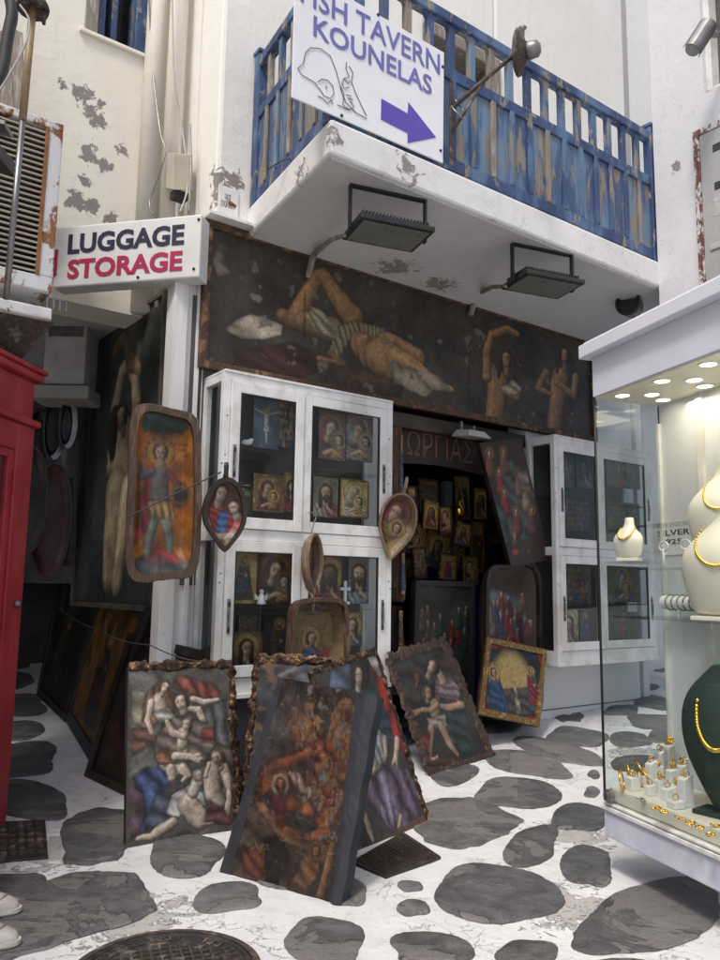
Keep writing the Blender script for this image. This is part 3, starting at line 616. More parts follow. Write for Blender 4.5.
# blue window in left wall
w0, w1 = wz; wb = MB(FA).box(w0+.02, w1-.02, -.3, -.28, wzb+.02, wzb+1.2).build('window', pm('window_dark', (.05, .045, .045), (.02, .02, .02), 3, .15), sb)
m_ = MB(FA); m_.box(w0-.0, w0+.1, -.16, .012, wzb, wzb+1.2); m_.build('window_surround', M['weather_wood'], wb, bev=.01)
m_ = MB(FA); m_.box(w0+.1, w0+.16, -.2, -.02, wzb, wzb+1.2); m_.box(w1-.14, w1, -.2, -.01, wzb, wzb+1.2); m_.box(w1-.32, w1-.27, -.2, -.06, wzb, wzb+1.2); m_.box(w0+.1, w1, -.2, -.06, wzb, wzb+.05); m_.build('window_frame', M['peel_blue2'], wb, bev=.006)
MB(FA).box(w0-.04, w1+.02, -.2, .03, wzb-.035, wzb).build('window_sill', lw, wb, bev=.008)
# house at the right end of the balcony and the buildings that close the lane
rb = thing('neighbour_house', (2.39, 6.2, 0), 'white house at the right end of the blue balcony, with utility cabinet', 'building')
RB = Fr(F(F.px(655.5, 200, OUT)[0], OUT, 0), (.589, -.808, 0), (-.808, -.589, 0), Z)       # along toward camera
rm = plaster('neighbour_plaster', (.7, .7, .7), (.6, .6, .605), [(*RB(.2, 0, 5.0), .1)], dirt=.3, crack=.25, dscale=.9)
wa0 = RB.px(704, 90)[0]; wzz = RB.px(706, 93)[1]
mb = MB(RB); mb.box(0, wa0, -1.2, 0, 2.95, 9); mb.box(wa0, 7.5, -1.2, 0, 2.95, wzz); mb.box(wa0+.9, 7.5, -1.2, 0, wzz, 9); mb.box(wa0, wa0+.9, -1.2, 0, wzz+1.2, 9); mb.build('upper_wall', rm, rb)
wn = MB(RB).box(wa0, wa0+.9, -.2, -.16, wzz, wzz+1.2).build('window', pm('window_curtain', (.12, .1, .09), (.07, .06, .055), 3, .3), rb)
m_ = MB(RB); m_.box(wa0, wa0+.05, -.16, -.04, wzz, wzz+1.2); m_.box(wa0, wa0+.9, -.16, -.04, wzz, wzz+.05); m_.build('window_frame', M['white_frame'], wn, bev=.005)
lowm = plaster('lane_house_plaster', (.72, .72, .71), (.62, .62, .62), dirt=.4)
mb = MB(F); mb.box(4.95, 9, -1.0, -.8, 0, 4.2); mb.box(4.95, 5.05, -.8, 0, 0, 9); mb.build('lower_wall', lowm, rb)
mb = MB(); mb.box(4.3, 4.6, -3, 6.0, 0, 4.2); mb.build('shop_wall', lowm, rb)
lb = thing('left_house', (-3, 3, 0), 'house wall along the left edge behind the air conditioner', 'building')
mb = MB(); mb.box(-3.3, -2.95, -3, 5.2, 0, 6.0); mb.build('wall', lw, lb)
pb = thing('passage_house', (-4, 11, 0), 'shadowy grey wall closing the passage on the left', 'building')
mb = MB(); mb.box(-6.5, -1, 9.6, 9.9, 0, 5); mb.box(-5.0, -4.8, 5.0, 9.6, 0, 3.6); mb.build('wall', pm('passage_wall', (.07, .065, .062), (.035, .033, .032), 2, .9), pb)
# stacked ledges and boxes over the passage
lg = thing('electric_cabinet', atdepth(65, 385, 6.2), 'grey weathered utility box on a ledge under the passage ceiling', 'utility box')
fr = Fr(atdepth(64, 384, 6.2), (1, 0, 0), (0, -1, 0), Z)
MB(fr).box(-.18, .16, -.3, .0, 0, .58).build('box', pm('dirty_white', (.5, .5, .48), (.34, .33, .32), 4, .7), lg, bev=.01)
MB(fr).box(-.26, .22, -.3, .05, -.13, -.02).build('ledge', M['stone_edge'], lg, bev=.01)
m_ = MB(fr); m_.box(-.15, .13, .0, .01, .4, .55); m_.box(-.1, .02, .01, .014, .45, .47); m_.build('cover', M['grey_metal'], lg)
# ---------------------------------------------------------------- lettering
def text(name, s, fr, box, m, parent, bold=.02, depth=.0012, b=.003, slant=0, fitw=True):
    """text fitted to box (a0,a1,c0,c1) of the frame"""
    cu = bpy.data.curves.new('t', 'FONT'); cu.body = s; cu.offset = bold; cu.extrude = .5; cu.resolution_u = 3
    ob = bpy.data.objects.new('t', cu); col.objects.link(ob); bpy.context.view_layer.update()
    me = bpy.data.meshes.new_from_object(ob.evaluated_get(bpy.context.evaluated_depsgraph_get())); bpy.data.objects.remove(ob)
    v = np.array([x.co[:] for x in me.vertices]); mn, mx = v.min(0), v.max(0); a0, a1, c0, c1 = box
    mb = MB(fr); vs = []
    for x, y, z in v:
        t = (y-mn[1])/(mx[1]-mn[1]); vs.append((a0+(x-mn[0])/(mx[0]-mn[0])*(a1-a0)+slant*t, b+(z-mn[2])/(mx[2]-mn[2])*depth, c0+t*(c1-c0)))
    mb.add(vs, [list(p.vertices) for p in me.polygons]); return mb.build(name, m, parent)
# luggage sign: wall box between the air conditioner and the pier
pr, pl = atdepth(200, 277, 5.0), atdepth(52, 288, 5.25); ex = (pr-pl); ex.z = 0; Wd = ex.length; ex.normalize()
n_ = Vector((ex.y, -ex.x, 0)); tilt = (pr.z-pl.z)/Wd
LG = Fr(pl, (ex+Z*tilt).normalized(), n_, Z); hR = LG.px(200, 212)[1]; hL = LG.px(62, 228)[1]; HS = (hR+hL)/2
t = thing('shop_sign', pl, 'white box sign reading LUGGAGE STORAGE above the passage', 'sign')
ls = pm('sign_white', (.72, .71, .69), (.62, .61, .59), 3, .45, 0, .1, .002)
a1 = LG.px(200.5, 245)[0]; a0 = LG.px(54, 260)[0]
MB(LG).box(a0, a1, -.14, 0, 0, HS).build('sign_box', ls, t, bev=.012)
m_ = MB(LG)
for a, c in ((a1-.04, .06), (a1-.02, HS-.04), (a1-.45, .03)): m_.lathe([(.012, 0), (.009, .008)], LG(a, 0, c), n_, 8)
m_.build('screws', M['black_metal'], t)
def tb(fr, x0, x1, y0, y1, out=0):      # text box from photo pixels at mid-line
    l = fr.px(x0, y1, out); r = fr.px(x1, y1, out); tl = fr.px(x0, y0, out); return l, r, tl
xa = LG.px(68.5, 245)[0]; xb = LG.px(185, 230)[0]; z0, z1 = HS*.53, HS*.86
text('lettering', 'LUGGAGE', LG, (xa, xb, z0, z1), M['navy'], t, .035)
text('lettering', 'STORAGE', LG, (xa+.01, xb-.005, HS*.12, HS*.44), M['crimson'], t, .035)
MB(LG).box(a0-.02, a0+.03, .0, .012, HS*.2, HS*.62).build('red_mark', M['crimson'], t)
# tavern sign on the balcony corner
TV = Fr(F(0, RO+.05, 0), E1, N1, Z)
sa0, sc0 = TV.px(292, 97); sa1, sc1 = TV.px(443, 163); stp = TV.px(445, 53)[1]
t = thing('tavern_sign', TV(.5, 0, sc0), 'white board sign on the balcony corner reading FISH TAVERN KOUNELAS with purple arrow', 'sign')
MB(TV).prism([(sa0, sc0), (sa1, sc1), (sa1+.01, stp), (sa0, stp+.02)], -.012, 0).build('sign_board', M['white_board'], t, bev=.002)
def tp(x, y): return TV.px(280+x*.25, y*.25)
def strk(name, pl, w, m, par, frm=TV, b=.004):
    mbs = MB(frm)
    for p in pl: mbs.tube([(x, b, z) for x, z in p], w, 5)
    return mbs.build(name, m, par)
bot = tp(135, 145)[1]; 
k0, kz0 = tp(132, 142); k1, kz1 = tp(606, 388); kt = tp(135, 60)[1]
text('lettering', 'KOUNELAS', TV, (k0, k1, (kz0+kz1)/2+.002, kt-.002), M['violet'], t, .015, .0012)
n1, nz1 = tp(645, 305); nt_ = tp(642, 230)[1]; i0 = tp(150, 20)[0]
text('lettering', 'FISH TAVERN', TV, (i0-.12, n1-.015, nz1+.0, nt_+.015), M['violet'], t, .01, .0012)
ar = [tp(*p) for p in ((405, 395), (510, 455), (513, 410), (623, 550), (510, 573), (510, 533), (403, 478))]
MB(TV).prism(ar, 0, .003).build('arrow', M['arrow'], t)
cz = lambda pts: [tp(*p) for p in pts]
strk('line_drawing', [cz([(148, 350), (142, 335), (115, 318), (85, 300), (70, 275), (92, 255), (100, 215), (120, 192), (160, 195), (200, 225), (225, 290), (245, 370), (262, 410), (300, 450), (345, 475)]),
  cz([(150, 330), (165, 318), (190, 322), (210, 345), (215, 375), (200, 395), (175, 385), (160, 360), (150, 350)]), cz([(180, 345), (187, 350), (183, 356)]), cz([(150, 385), (170, 395), (190, 415), (205, 400), (210, 418)]),
  cz([(265, 250), (262, 275), (275, 310), (255, 315), (246, 335), (255, 355), (275, 350)]), cz([(275, 265), (290, 290), (285, 330), (300, 370), (325, 425), (345, 465)]), cz([(240, 345), (255, 375), (250, 420), (275, 440), (295, 430), (280, 405)]),
  cz([(255, 315), (270, 335), (280, 325)]), cz([(228, 420), (260, 435), (280, 442)]), cz([(262, 380), (285, 385), (270, 395), (290, 400)])], .0022, M['ink'], t)
m_ = MB(TV)
for px in ((650, 268), (642, 603), (246, 463), (392, 60)):
    a, c = tp(*px); m_.lathe([(.011, 0), (.008, .008)], TV(a, 0, c), N1, 8)
m_.build('bolts', M['black_metal'], t)
# street name plaque painted on the corner
a0, c0 = F.px(191, 212); a1, c1 = F.px(237, 222); a0 = max(a0, -.005)
t = thing('street_plaque', F(a0, 0, c1), 'small worn white plaque with two lines of greek street name under the balcony corner', 'plaque')
zt = F.px(236, 196)[1]
PQ = F.shift(0, .002, 0)
MB(PQ).box(a0, a1, 0, .012, c1+.0, zt+.04).build('plate', plaster('plaque_plaster', (.78, .78, .77), (.68, .67, .66), [(*F(a1-.05, 0, c1+.12), .09)], dirt=.5, peel=(.2, .08, .03)), t, bev=.003)
w_ = a1-a0
text('lettering', 'ΟΔΟΣ', PQ, (a0+w_*.3, a0+w_*.6, zt-.055, zt-.015), M['ink'], t, .0, .001, .0125)
text('lettering', 'ΣΠΟΡΟΝΟΥ', PQ, (a0+w_*.12, a0+w_*.82, zt-.12, zt-.075), M['ink'], t, .0, .001, .0125)
# junction box and wires on the corner
p = FW(176, 172, -.42); t = thing('junction_box', p, 'beige wedge shaped junction box above the luggage sign', 'junction box')
jb = Fr(p, (.75, .66, 0), (.66, -.75, 0), Z)
MB(jb).hexa([(-.08, 0, -.16), (.08, 0, -.12), (.08, .12, -.17), (-.08, .12, -.22)], [(-.08, 0, .12), (.08, 0, .18), (.08, .1, .13), (-.08, .1, .08)]).build('box', pm('beige_plastic', (.5, .45, .36), (.42, .37, .3), 4, .6), t, bev=.006)
MB(jb).box(-.05, .06, .02, .1, -.25, -.19).build('gland', M['black_metal'], t)
def wire(name, pts, r, m, label, sag=0, grp=None):
    w = []; V = [Vector(p) for p in pts]
    for i in range(len(V)-1):
        a, b, c, d = V[max(i-1, 0)], V[i], V[i+1], V[min(i+2, len(V)-1)]
        for k in range(8):
            u = k/8; q = .5*((2*b)+(c-a)*u+(2*a-5*b+4*c-d)*u*u+(3*b-a-3*c+d)*u**3); q.z -= sag*math.sin(math.pi*k/8); w.append(q)
    w.append(Vector(pts[-1])); mb = MB(); mb.tube(w, r, 6, raw=True); o = mb.build(name, m, base=w[0], smooth=True); return tag(o, label, 'cable', grp)
wire('wall_cable', [AW(148, -30, .12), AW(152, 60, .11), FW(160, 130, -.5), FW(165, 155, -.42), FW(150, 200, -.5), FW(153, 214, -.4)], .006, M['grey_metal'], 'grey cable drooping down the wall left of the junction box')
wire('wall_cable', [FW(172, -30, -.45), FW(174, 70, -.45), FW(181, 120, -.45), FW(186, 160, -.35), FW(187, 190, -.3), FW(180, 212, -.2)], .006, M['cable'], 'pale thin cable running down the corner to the right of the junction box')
wire('wall_cable', [FW(190, 125, -.3), FW(191, 165, -.25), FW(189, 213, -.2)], .008, M['grey_metal'], 'short grey cable bundle passing behind the luggage sign')
wire('wall_cable', [F(A0-.01, OUT*.45, ZS1), FW(291, 160, .75), FW(279, 200, .4), FW(269, 240, .03)], .005, M['dark_cable'], 'thin dark wire hanging from the balcony to the painted board')
# ---------------------------------------------------------------- air conditioner on the left, its shelf and the pole
AC = Fr(atdepth(62, 295, 4.35), E1, N1, Z); at_, act = AC.px(64, 127); az = AC.px(55, 296)[1]
t = thing('air_conditioner', AC(-.4, 0, az), 'old rusty louvred air conditioner at the left edge', 'air conditioner')
rusty = peelpaint('rusty_enamel', [(.66, .66, .65), (.72, .72, .7), (.6, .6, .58)], (.33, .13, .04), 5, (1, 1, .5), .41, .5)
H_ = act-az
m_ = MB(AC); m_.box(-1.1, at_, -.4, 0, 0, .09); m_.box(-1.1, at_, -.4, 0, H_-.05, H_); m_.box(at_-.08, at_, -.4, 0, .09, H_-.05); m_.box(-1.1, -1.0, -.4, 0, .09, H_-.05); m_.build('casing', rusty, t, bev=.008)
MB(AC).box(-1.0, at_-.08, -.4, -.12, .09, H_-.05).build('interior', M['black_metal'], t)
m_ = MB(AC); nsl = 26
for i in range(nsl):
    z = .1+(H_-.16)*i/nsl; m_.hexa([(-1.0, -.06, z+.016), (at_-.08, -.06, z+.016), (at_-.08, .002, z), (-1.0, .002, z)], [(-1.0, -.06, z+.02), (at_-.08, -.06, z+.02), (at_-.08, .002, z+.012), (-1.0, .002, z+.012)])
m_.build('louvres', pm('louvre_beige', (.42, .38, .31), (.3, .25, .19), 4, .6), t)
m_ = MB(AC); m_.box(at_-.1, at_-.078, -.02, .006, .09, H_-.05); m_.box(-.52, -.48, -.03, .006, .09, H_-.05); m_.build('grille_frame', pm('rust', (.34, .15, .05), (.2, .08, .03), 12, .85, bmp=.6), t)
SH = AC.shift(0, 0, az)
t = thing('shelf_bracket', SH(-.4, 0, -.2), 'flaking white concrete shelf on braces beneath the air conditioner', 'shelf')
flk = plaster('flaking_shelf', (.75, .75, .73), (.6, .6, .58), [(*SH(0, 0, -.2), .3), (*SH(-.4, 0, -.2), .3)], dirt=.9, thr=.6)
MB(SH).box(-1.1, at_-.0, -.42, .04, -.16, -.09).build('shelf', flk, t, bev=.012)
m_ = MB(SH)
m_.hexa([(-1.1, -.42, -.16), (-.03, -.42, -.16), (-.03, .0, -.16), (-1.1, .0, -.16)], [(-1.1, -.42, -.5), (-.22, -.42, -.5), (-.22, -.3, -.42), (-1.1, -.3, -.42)]); m_.build('brace', M['iron'], t)
m_ = MB(SH)
for k in range(4): m_.box(-.09+k*.035, -.08+k*.035, .02, .03, -.09, -.02)
m_.box(-.09, .035, .02, .03, -.03, -.02); m_.build('prongs', M['grey_metal'], t)
pt, pb_ = atdepth(33, 8, 4.05), atdepth(6, 299, 4.05)
t = thing('pole', pb_, 'thin leaning pipe in front of the air conditioner grille', 'pole')
MB().tube([pb_, pb_.lerp(pt, .62)], .017, 12, raw=True).build('lower_pipe', M['grey_metal'], t, smooth=True)
MB().tube([pb_.lerp(pt, .6), pt+Z*.06], .021, 12, raw=True).build('upper_pipe', pm('yellowed_pipe', (.36, .25, .12), (.26, .18, .1), 9, .5), t, smooth=True)
m_ = MB(); m_.lathe([(.0, .03), (.07, .02), (.09, -.02), (.085, -.05), (.05, -.03)], pt+Z*.03, Z, 14); m_.box(pt.x+.06, pt.x+.075, pt.y-.01, pt.y+.01, pt.z-.1, pt.z); m_.build('cap', M['iron'], t, smooth=True)
t = thing('floodlight', atdepth(0, 165, 3.6), 'dark floodlight poking in at the left edge before the louvres', 'floodlight')
fr = Fr(atdepth(-8, 150, 3.6), (.9, .1, -.2), (.1, -1, 0), (.2, 0, .95)); MB(fr).hexa([(-.3, -.1, -.08), (.1, -.1, -.06), (.09, .1, -.07), (-.3, .1, -.1)], [(-.3, -.1, .12), (.08, -.1, .02), (.07, .1, .0), (-.3, .1, .1)]).build('housing', M['black_metal'], t, bev=.005)
MB(fr).box(-.3, .05, -.06, .06, .12, .14).build('fins', M['grey_metal'], t)
bd = atdepth(8, 60, 4.75); fr = Fr(bd, (.99, .05, .12), (.05, -1, 0), (-.12, 0, .99))
m_ = MB(fr); m_.box(-.25, .02, -.03, 0, -.45, .22); m_.prism([(.02, -.4), (.09, -.3), (.1, .2), (.02, .25)], -.02, -.005); tag(m_.build('wooden_plank', M['weather_wood'], base=bd, bev=.004), 'weathered wooden planks standing above the air conditioner', 'plank')
wire('wall_cable', [atdepth(4, -20, 4.3), atdepth(12, 10, 4.3), atdepth(8, 35, 4.3), atdepth(2, 70, 4.3), atdepth(-6, 90, 4.3)], .035, M['dark_cable'], 'thick black cable bundle in the top left corner')
wire('wall_cable', [atdepth(20, 5, 3.95), atdepth(29, 20, 3.95), atdepth(26, 42, 3.95), atdepth(12, 70, 3.95), atdepth(-4, 96, 3.95)], .006, M['cable'], 'pale loose cable looping across the wooden planks')
# ---------------------------------------------------------------- red booth at the left edge
bc = Vector((-1.955, 4.6, 0)); BT = Fr(bc, (.14, .99, 0), (.99, -.14, 0), Z)    # along away from camera (0=far corner), out to the lane
t = thing('red_booth', bc, 'red painted wooden booth with cornice and glass panel at the left edge', 'booth')
m_ = MB(BT); m_.box(-1.5, 0, -1.0, -.03, 0, .5); m_.box(-.17, 0, -.95, 0, 0, 2.42); m_.box(-1.5, -1.33, -1.0, 0, 0, 2.42); m_.box(-1.33, -.17, -.08, 0, 0, .9); m_.box(-1.33, -.17, -.08, 0, 2.26, 2.42); m_.box(-.17-.0, .0, -1.0, -.95, 0, 2.4); m_.box(-1.5, .0, -1.0, -.02, 2.42, 2.7); m_.build('body', M['red_paint'], t, bev=.006)
m_ = MB(BT); m_.box(-1.55, .02, -1.05, .03, 2.7, 2.745); m_.box(-1.55, .035, -1.05, .045, 2.745, 2.775); m_.box(-1.52, .02, -1.0, .03, 2.42, 2.46); m_.build('cornice', M['red_paint'], t, bev=.01)
m_ = MB(BT); m_.box(-1.33, -.17, -.05, -.015, .9, .95); m_.box(-.22, -.17, -.05, -.015, .95, 2.26); m_.box(-1.33, -.22, -.05, -.015, 2.21, 2.26); m_.build('glazing_bead', M['red_paint'], t, bev=.005)
MB(BT).box(-1.3, -.22, -.04, -.034, .95, 2.21).build('pane', M['glass'], t)
MB(BT).box(-1.3, -.2, -.5, -.48, .9, 2.3).build('back_panel', pm('booth_inside', (.4, .4, .38), (.25, .3, .28), 3, .6), t)
m_ = MB(BT); m_.lathe([(.02, 0), (.024, .01), (.016, .03), (.004, .034)], BT(-.07, 0, 1.38), BT.ey, 14); m_.build('knob', M['grey_metal'], t, smooth=True)
# ---------------------------------------------------------------- painted board over the shop
FB = F.shift(0, .0, 0)
def fpt(px, py, o=.05): return F.px(px, py, o)
q = [fpt(206, 226), fpt(590, 335), fpt(594, 439), fpt(200, 373)]
qz0, qz1 = (q[3][1]+q[2][1])/2, (q[0][1]+q[1][1])/2
q = [(q[0][0]-.01, qz1), (q[1][0]+.05, qz1), (q[1][0]+.05, qz0), (q[0][0]-.01, qz0)]; print('FASCIA', q)
t = thing('painted_sign_board', F(1.5, .05, qz0), 'long dark weathered board painted with a reclining figure and two standing figures over the shop', 'painted board')
inn = frame_bars(F.shift(0, .0), q, .055, .01, .075, M['rust_wood'], t)
MB(F).prism(q, .0, .035).build('backing', M['dark_wood'], t)
m = qmap(F, inn, .045); A = Art(asp_of(inn), 150, 5, (.028, .027, .023), (.07, .064, .052), m, 1/150., .008); H = A.k; A.det = .35
m1 = zmap(m, 200, 220, .2778); m2 = zmap(m, 400, 260, .3056)
A.mp = m1; A.k = .2778/150
A.limb([(560, 590, 60), (700, 600, 50)], (.1, .05, .03)); A.poly([(130, 470), (340, 440), (480, 520), (300, 600), (120, 540)], (.05, .018, .014), 12)
A.limb([(345, 350, 44), (385, 280, 40), (425, 205, 32), (450, 195, 26)], (.38, .22, .1)); A.limb([(450, 205, 34), (490, 270, 46), (550, 350, 58)], (.44, .26, .12))
A.limb([(300, 345, 32), (340, 370, 34)], (.3, .17, .08)); A.limb([(380, 370, 50), (480, 400, 62)], (.34, .22, .12))
A.limb([(590, 450, 74), (680, 470, 84), (760, 530, 80)], (.44, .26, .12)); A.limb([(590, 440, 50), (600, 500, 40)], (.4, .23, .11)); A.poly([(500, 380), (560, 362), (660, 390), (640, 420), (560, 400), (530, 440), (500, 500), (465, 480), (480, 420)], (.3, .25, .15), 30, .6, .3)
A.limb([(430, 500, 14), (520, 520, 12), (470, 480, 12)], (.3, .16, .08)); A.limb([(700, 440, 35), (780, 500, 55)], (.36, .21, .1))
A.poly([(92, 390), (130, 362), (180, 340), (230, 350), (295, 380), (290, 415), (220, 430), (150, 425), (110, 405)], (.42, .38, .32), 6, .25, 1, .2)
A.poly([(395, 310), (440, 325), (495, 390), (490, 425), (440, 410), (400, 380)], (.38, .34, .24), 20, .5, 1, .2); A.poly([(55, 80), (100, 95), (75, 150), (108, 190), (60, 205), (45, 150)], (.2, .17, .14), 5, .3, 1, 0)
A.line([(378, 260), (376, 420)], 4, (.02, .015, .01)); A.line([(290, 150), (380, 235)], 2, (.12, .11, .1), .5)
A.mp = m2; A.k = .3056/150
A.limb([(-60, 320, 84), (30, 360, 66), (100, 400, 40), (170, 425, 14)], (.44, .27, .13)); A.poly([(-20, 330), (30, 350), (130, 380), (165, 420), (110, 430), (85, 450), (40, 430), (-20, 400)], (.38, .32, .25), 9, .3, 1, .2, .01)
A.limb([(320, 400, 62), (315, 470, 60), (305, 560, 56)], (.36, .21, .1)); A.limb([(285, 380, 28), (283, 300, 24), (300, 245, 20), (350, 228, 19), (385, 245, 16)], (.38, .22, .11)); A.limb([(370, 410, 26), (385, 450, 20), (340, 430, 15)], (.36, .21, .1)); A.head(350, 325, 34, (.42, .25, .14), turn=-1, long=True)
A.poly([(330, 415), (375, 395), (400, 420), (385, 440), (345, 440)], (.4, .35, .28), 14)
A.limb([(525, 390, 62), (515, 460, 58), (505, 570, 54)], (.34, .2, .1)); A.limb([(575, 385, 26), (570, 445, 22), (510, 400, 17)], (.36, .21, .1)); A.limb([(480, 370, 26), (450, 420, 20), (490, 440, 14)], (.28, .16, .08)); A.head(540, 312, 32, (.4, .24, .13), turn=-.6, long=True)
A.line([(228, 250), (222, 500)], 3, (.015, .012, .01)); A.dot(563, 503, 10, 4, (.4, .36, .3))
for i, ch in enumerate('Saint Sebastian'):
    x = 8+i*14; A.line([(x, 150+i*3), (x+8, 170+i*3), (x+2, 175+i*3)], 2, (.12, .07, .045), .6)
A.I = A.I*np.array((1.3, 1.22, 1.12)); A.grime(.25); A.scratch(90, (.3, .28, .24), .6, .1); A.wear(.70, (.2, .18, .15), 9)
picture(F, inn, A, M['art_dull'], t, .045, 'painted_panel', rough=.006)
m_ = MB(F); m_.box(q[0][0]-.01, q[0][0]+.62, .0, .16, qz1+.005, qz1+.025); m_.build('top_trim', M['white_frame'], t)
# ---------------------------------------------------------------- generic carved trays (icon bowls, spoons, troughs)
def outline(kind, w, h, n=48):
    o = []
    for k in range(n):
        a = 2*math.pi*k/n; c, s = math.cos(a), math.sin(a)
        if kind == 'rect': e = (abs(c)**7+abs(s)**7)**(-1/7); o.append((c*e*w/2, s*e*h/2))
        elif kind == 'leaf':       # broad above, pointed below
            y = s*h/2; x = c*w/2*(1-(.28*max(0, -s)**2)); y = y*(1.0 if s > 0 else 1+.16*abs(s)**6); o.append((x*(1-.25*max(0, -s)**4), y))
        else: o.append((c*w/2, s*h/2))
    return o
def tray(name, label, cat, fr, kind, w, h, depth, rim, art, wood='wood', handle=None, group=None, tilt=0, rs=1, floor=.72):
    fr = fr.rot(tilt); t = thing(name, fr(0, 0, -h/2), label, cat, group); rr = random.Random(rs)
    o = outline(kind, w, h); n = len(o); wob = [1+.025*math.sin(3*2*math.pi*k/n+rs)+rr.uniform(-.006, .006) for k in range(n)]; o = [(x*q, y*q) for (x, y), q in zip(o, wob)]
    kx, ky = (w/2-rim)/(w/2), (h/2-rim)/(h/2); prof = [(.80, -depth, .82), (.97, -depth*.45, .97), (1, -.006, 1), (1-.012, 0, 1-.008)]
    vs = []; rings = [[(x*a, b, y*c) for x, y in o] for a, b, c in prof]
    rings += [[(x*kx, -.001, y*ky) for x, y in o], [(x*kx*.99, -depth*.25, y*ky*.99) for x, y in o]]
    for r in rings: vs += r
    fs = [(j*n+i, j*n+(i+1) % n, (j+1)*n+(i+1) % n, (j+1)*n+i) for j in range(len(rings)-1) for i in range(n)]+[list(range(n))]
    MB(fr).add(vs, fs).build('wooden_body', M[wood], t, smooth=False)
    # painted hollow: rings from rim to centre
    m = 26; N = 4*n; vs, cs = [], []; oo = [lerp(o[k//4], o[(k//4+1) % n], (k % 4)/4) for k in range(N)]
    for j in range(m+1):
        s = 1-j/m; d = -depth*.25-depth*.45*min(1, (1-s)/.25)
        s2 = s*.99
        for x, y in oo: vs.append((x*kx*s2, d, y*ky*s2))
    V = np.array(vs); cs = art.sample(V[:, 0]/h+art.asp/2, V[:, 2]/h+.5)
    fs = [(j*N+i, j*N+(i+1) % N, (j+1)*N+(i+1) % N, (j+1)*N+i) for j in range(m) for i in range(N)]
    colored('painted_hollow', [fr(*v) for v in vs], fs, cs, M['icon_art'], t)
    if handle:
        l, wd, dr = handle; s0 = h/2*.97*dr; mb = MB(fr); mb.tube([(0, -depth*.4, s0*.93), (0, -depth*.3, s0+dr*l*.35), (0, -depth*.3, s0+dr*l*.8), (0, -depth*.35, s0+dr*l)], [wd*.8, wd*.5, wd*.55, wd*.42], 10); mb.build('handle', M[wood], t, smooth=True)
    return t
def icon_art(asp, n, seed, kind='bust', bg=None, robe=None, mantle=None, halo=(.45, .3, .08), dim=1.0):
    rr = random.Random(seed); bg = bg or (.2, .12, .05); A = Art(asp, n, seed, bg, tuple(c*1.5 for c in bg)); c = asp/2
    robe = robe or rr.choice([(.3, .03, .03), (.03, .08, .2), (.22, .1, .04)]); mantle = mantle or rr.choice([(.04, .1, .25), (.28, .03, .04), (.1, .09, .04)])
    if kind == 'bust':
        A.poly([(c-.38, 0), (c-.34, .3), (c-.1, .44), (c+.1, .44), (c+.34, .3), (c+.38, 0)], robe, 16); A.poly([(c-.38, 0), (c-.34, .32), (c-.12, .44), (c, .2), (c+.1, 0)], mantle, 14, .5, .5)
        A.head(c, .6, .19, SKD if dim < .9 else SK, halo=halo, beard=rr.random() < .5, long=True, turn=rr.uniform(-1, 1)); A.limb([(c+.2, .1, .05), (c+.05, .24, .04), (c+.06, .32, .02)], SK)
    elif kind == 'madonna':
        A.poly([(c-.4, 0), (c-.32, .45), (c-.12, .72), (c+.12, .72), (c+.34, .4), (c+.4, 0)], mantle, 16); A.head(c-.06, .64, .17, SK, halo=halo, veil=mantle, tilt=.3, turn=1); A.poly([(c-.02, .05), (c, .36), (c+.2, .38), (c+.26, .08)], (.42, .22, .06), 20)
        A.head(c+.16, .42, .11, SK, halo=halo, turn=-1, tilt=-.2); A.limb([(c-.2, .12, .05), (c-.02, .2, .04), (c+.08, .2, .02)], SK)
    elif kind == 'standing': A.figure(c, .05, .85, robe, mantle, halo, beard=rr.random() < .5)
    elif kind == 'crucifix':
        A.limb([(c, .02, .02), (c, .97, .02)], (.12, .07, .04)); A.limb([(c-.3, .74, .018), (c+.3, .74, .018)], (.12, .07, .04)); A.limb([(c-.26, .77, .018), (c, .68, .03), (c+.26, .77, .018)], (.5, .42, .34)); A.limb([(c, .66, .055), (c, .44, .045), (c+.02, .1, .025)], (.52, .44, .36)); A.poly([(c-.06, .46), (c+.07, .46), (c+.06, .34), (c-.06, .34)], (.6, .58, .52), 20); A.head(c, .76, .035, SKP, halo=halo)
    elif kind == 'crowd':
        for r in range(5):
            for k in range(int(asp*9)):
                x = (k+.5+rr.uniform(-.3, .3))/9; y = .85-r*.17+rr.uniform(-.03, .03); cc = rr.choice([(.28, .03, .03), (.04, .1, .22), (.2, .14, .06), (.3, .24, .18), (.05, .12, .09)])
                A.limb([(x, y, .035), (x+rr.uniform(-.02, .02), y-.13, .05)], cc); A.head(x, y+.05, .026, SK, halo=halo if rr.random() < .4 else None)
    A.grime(.35); A.contrast(dim*1.75); return A
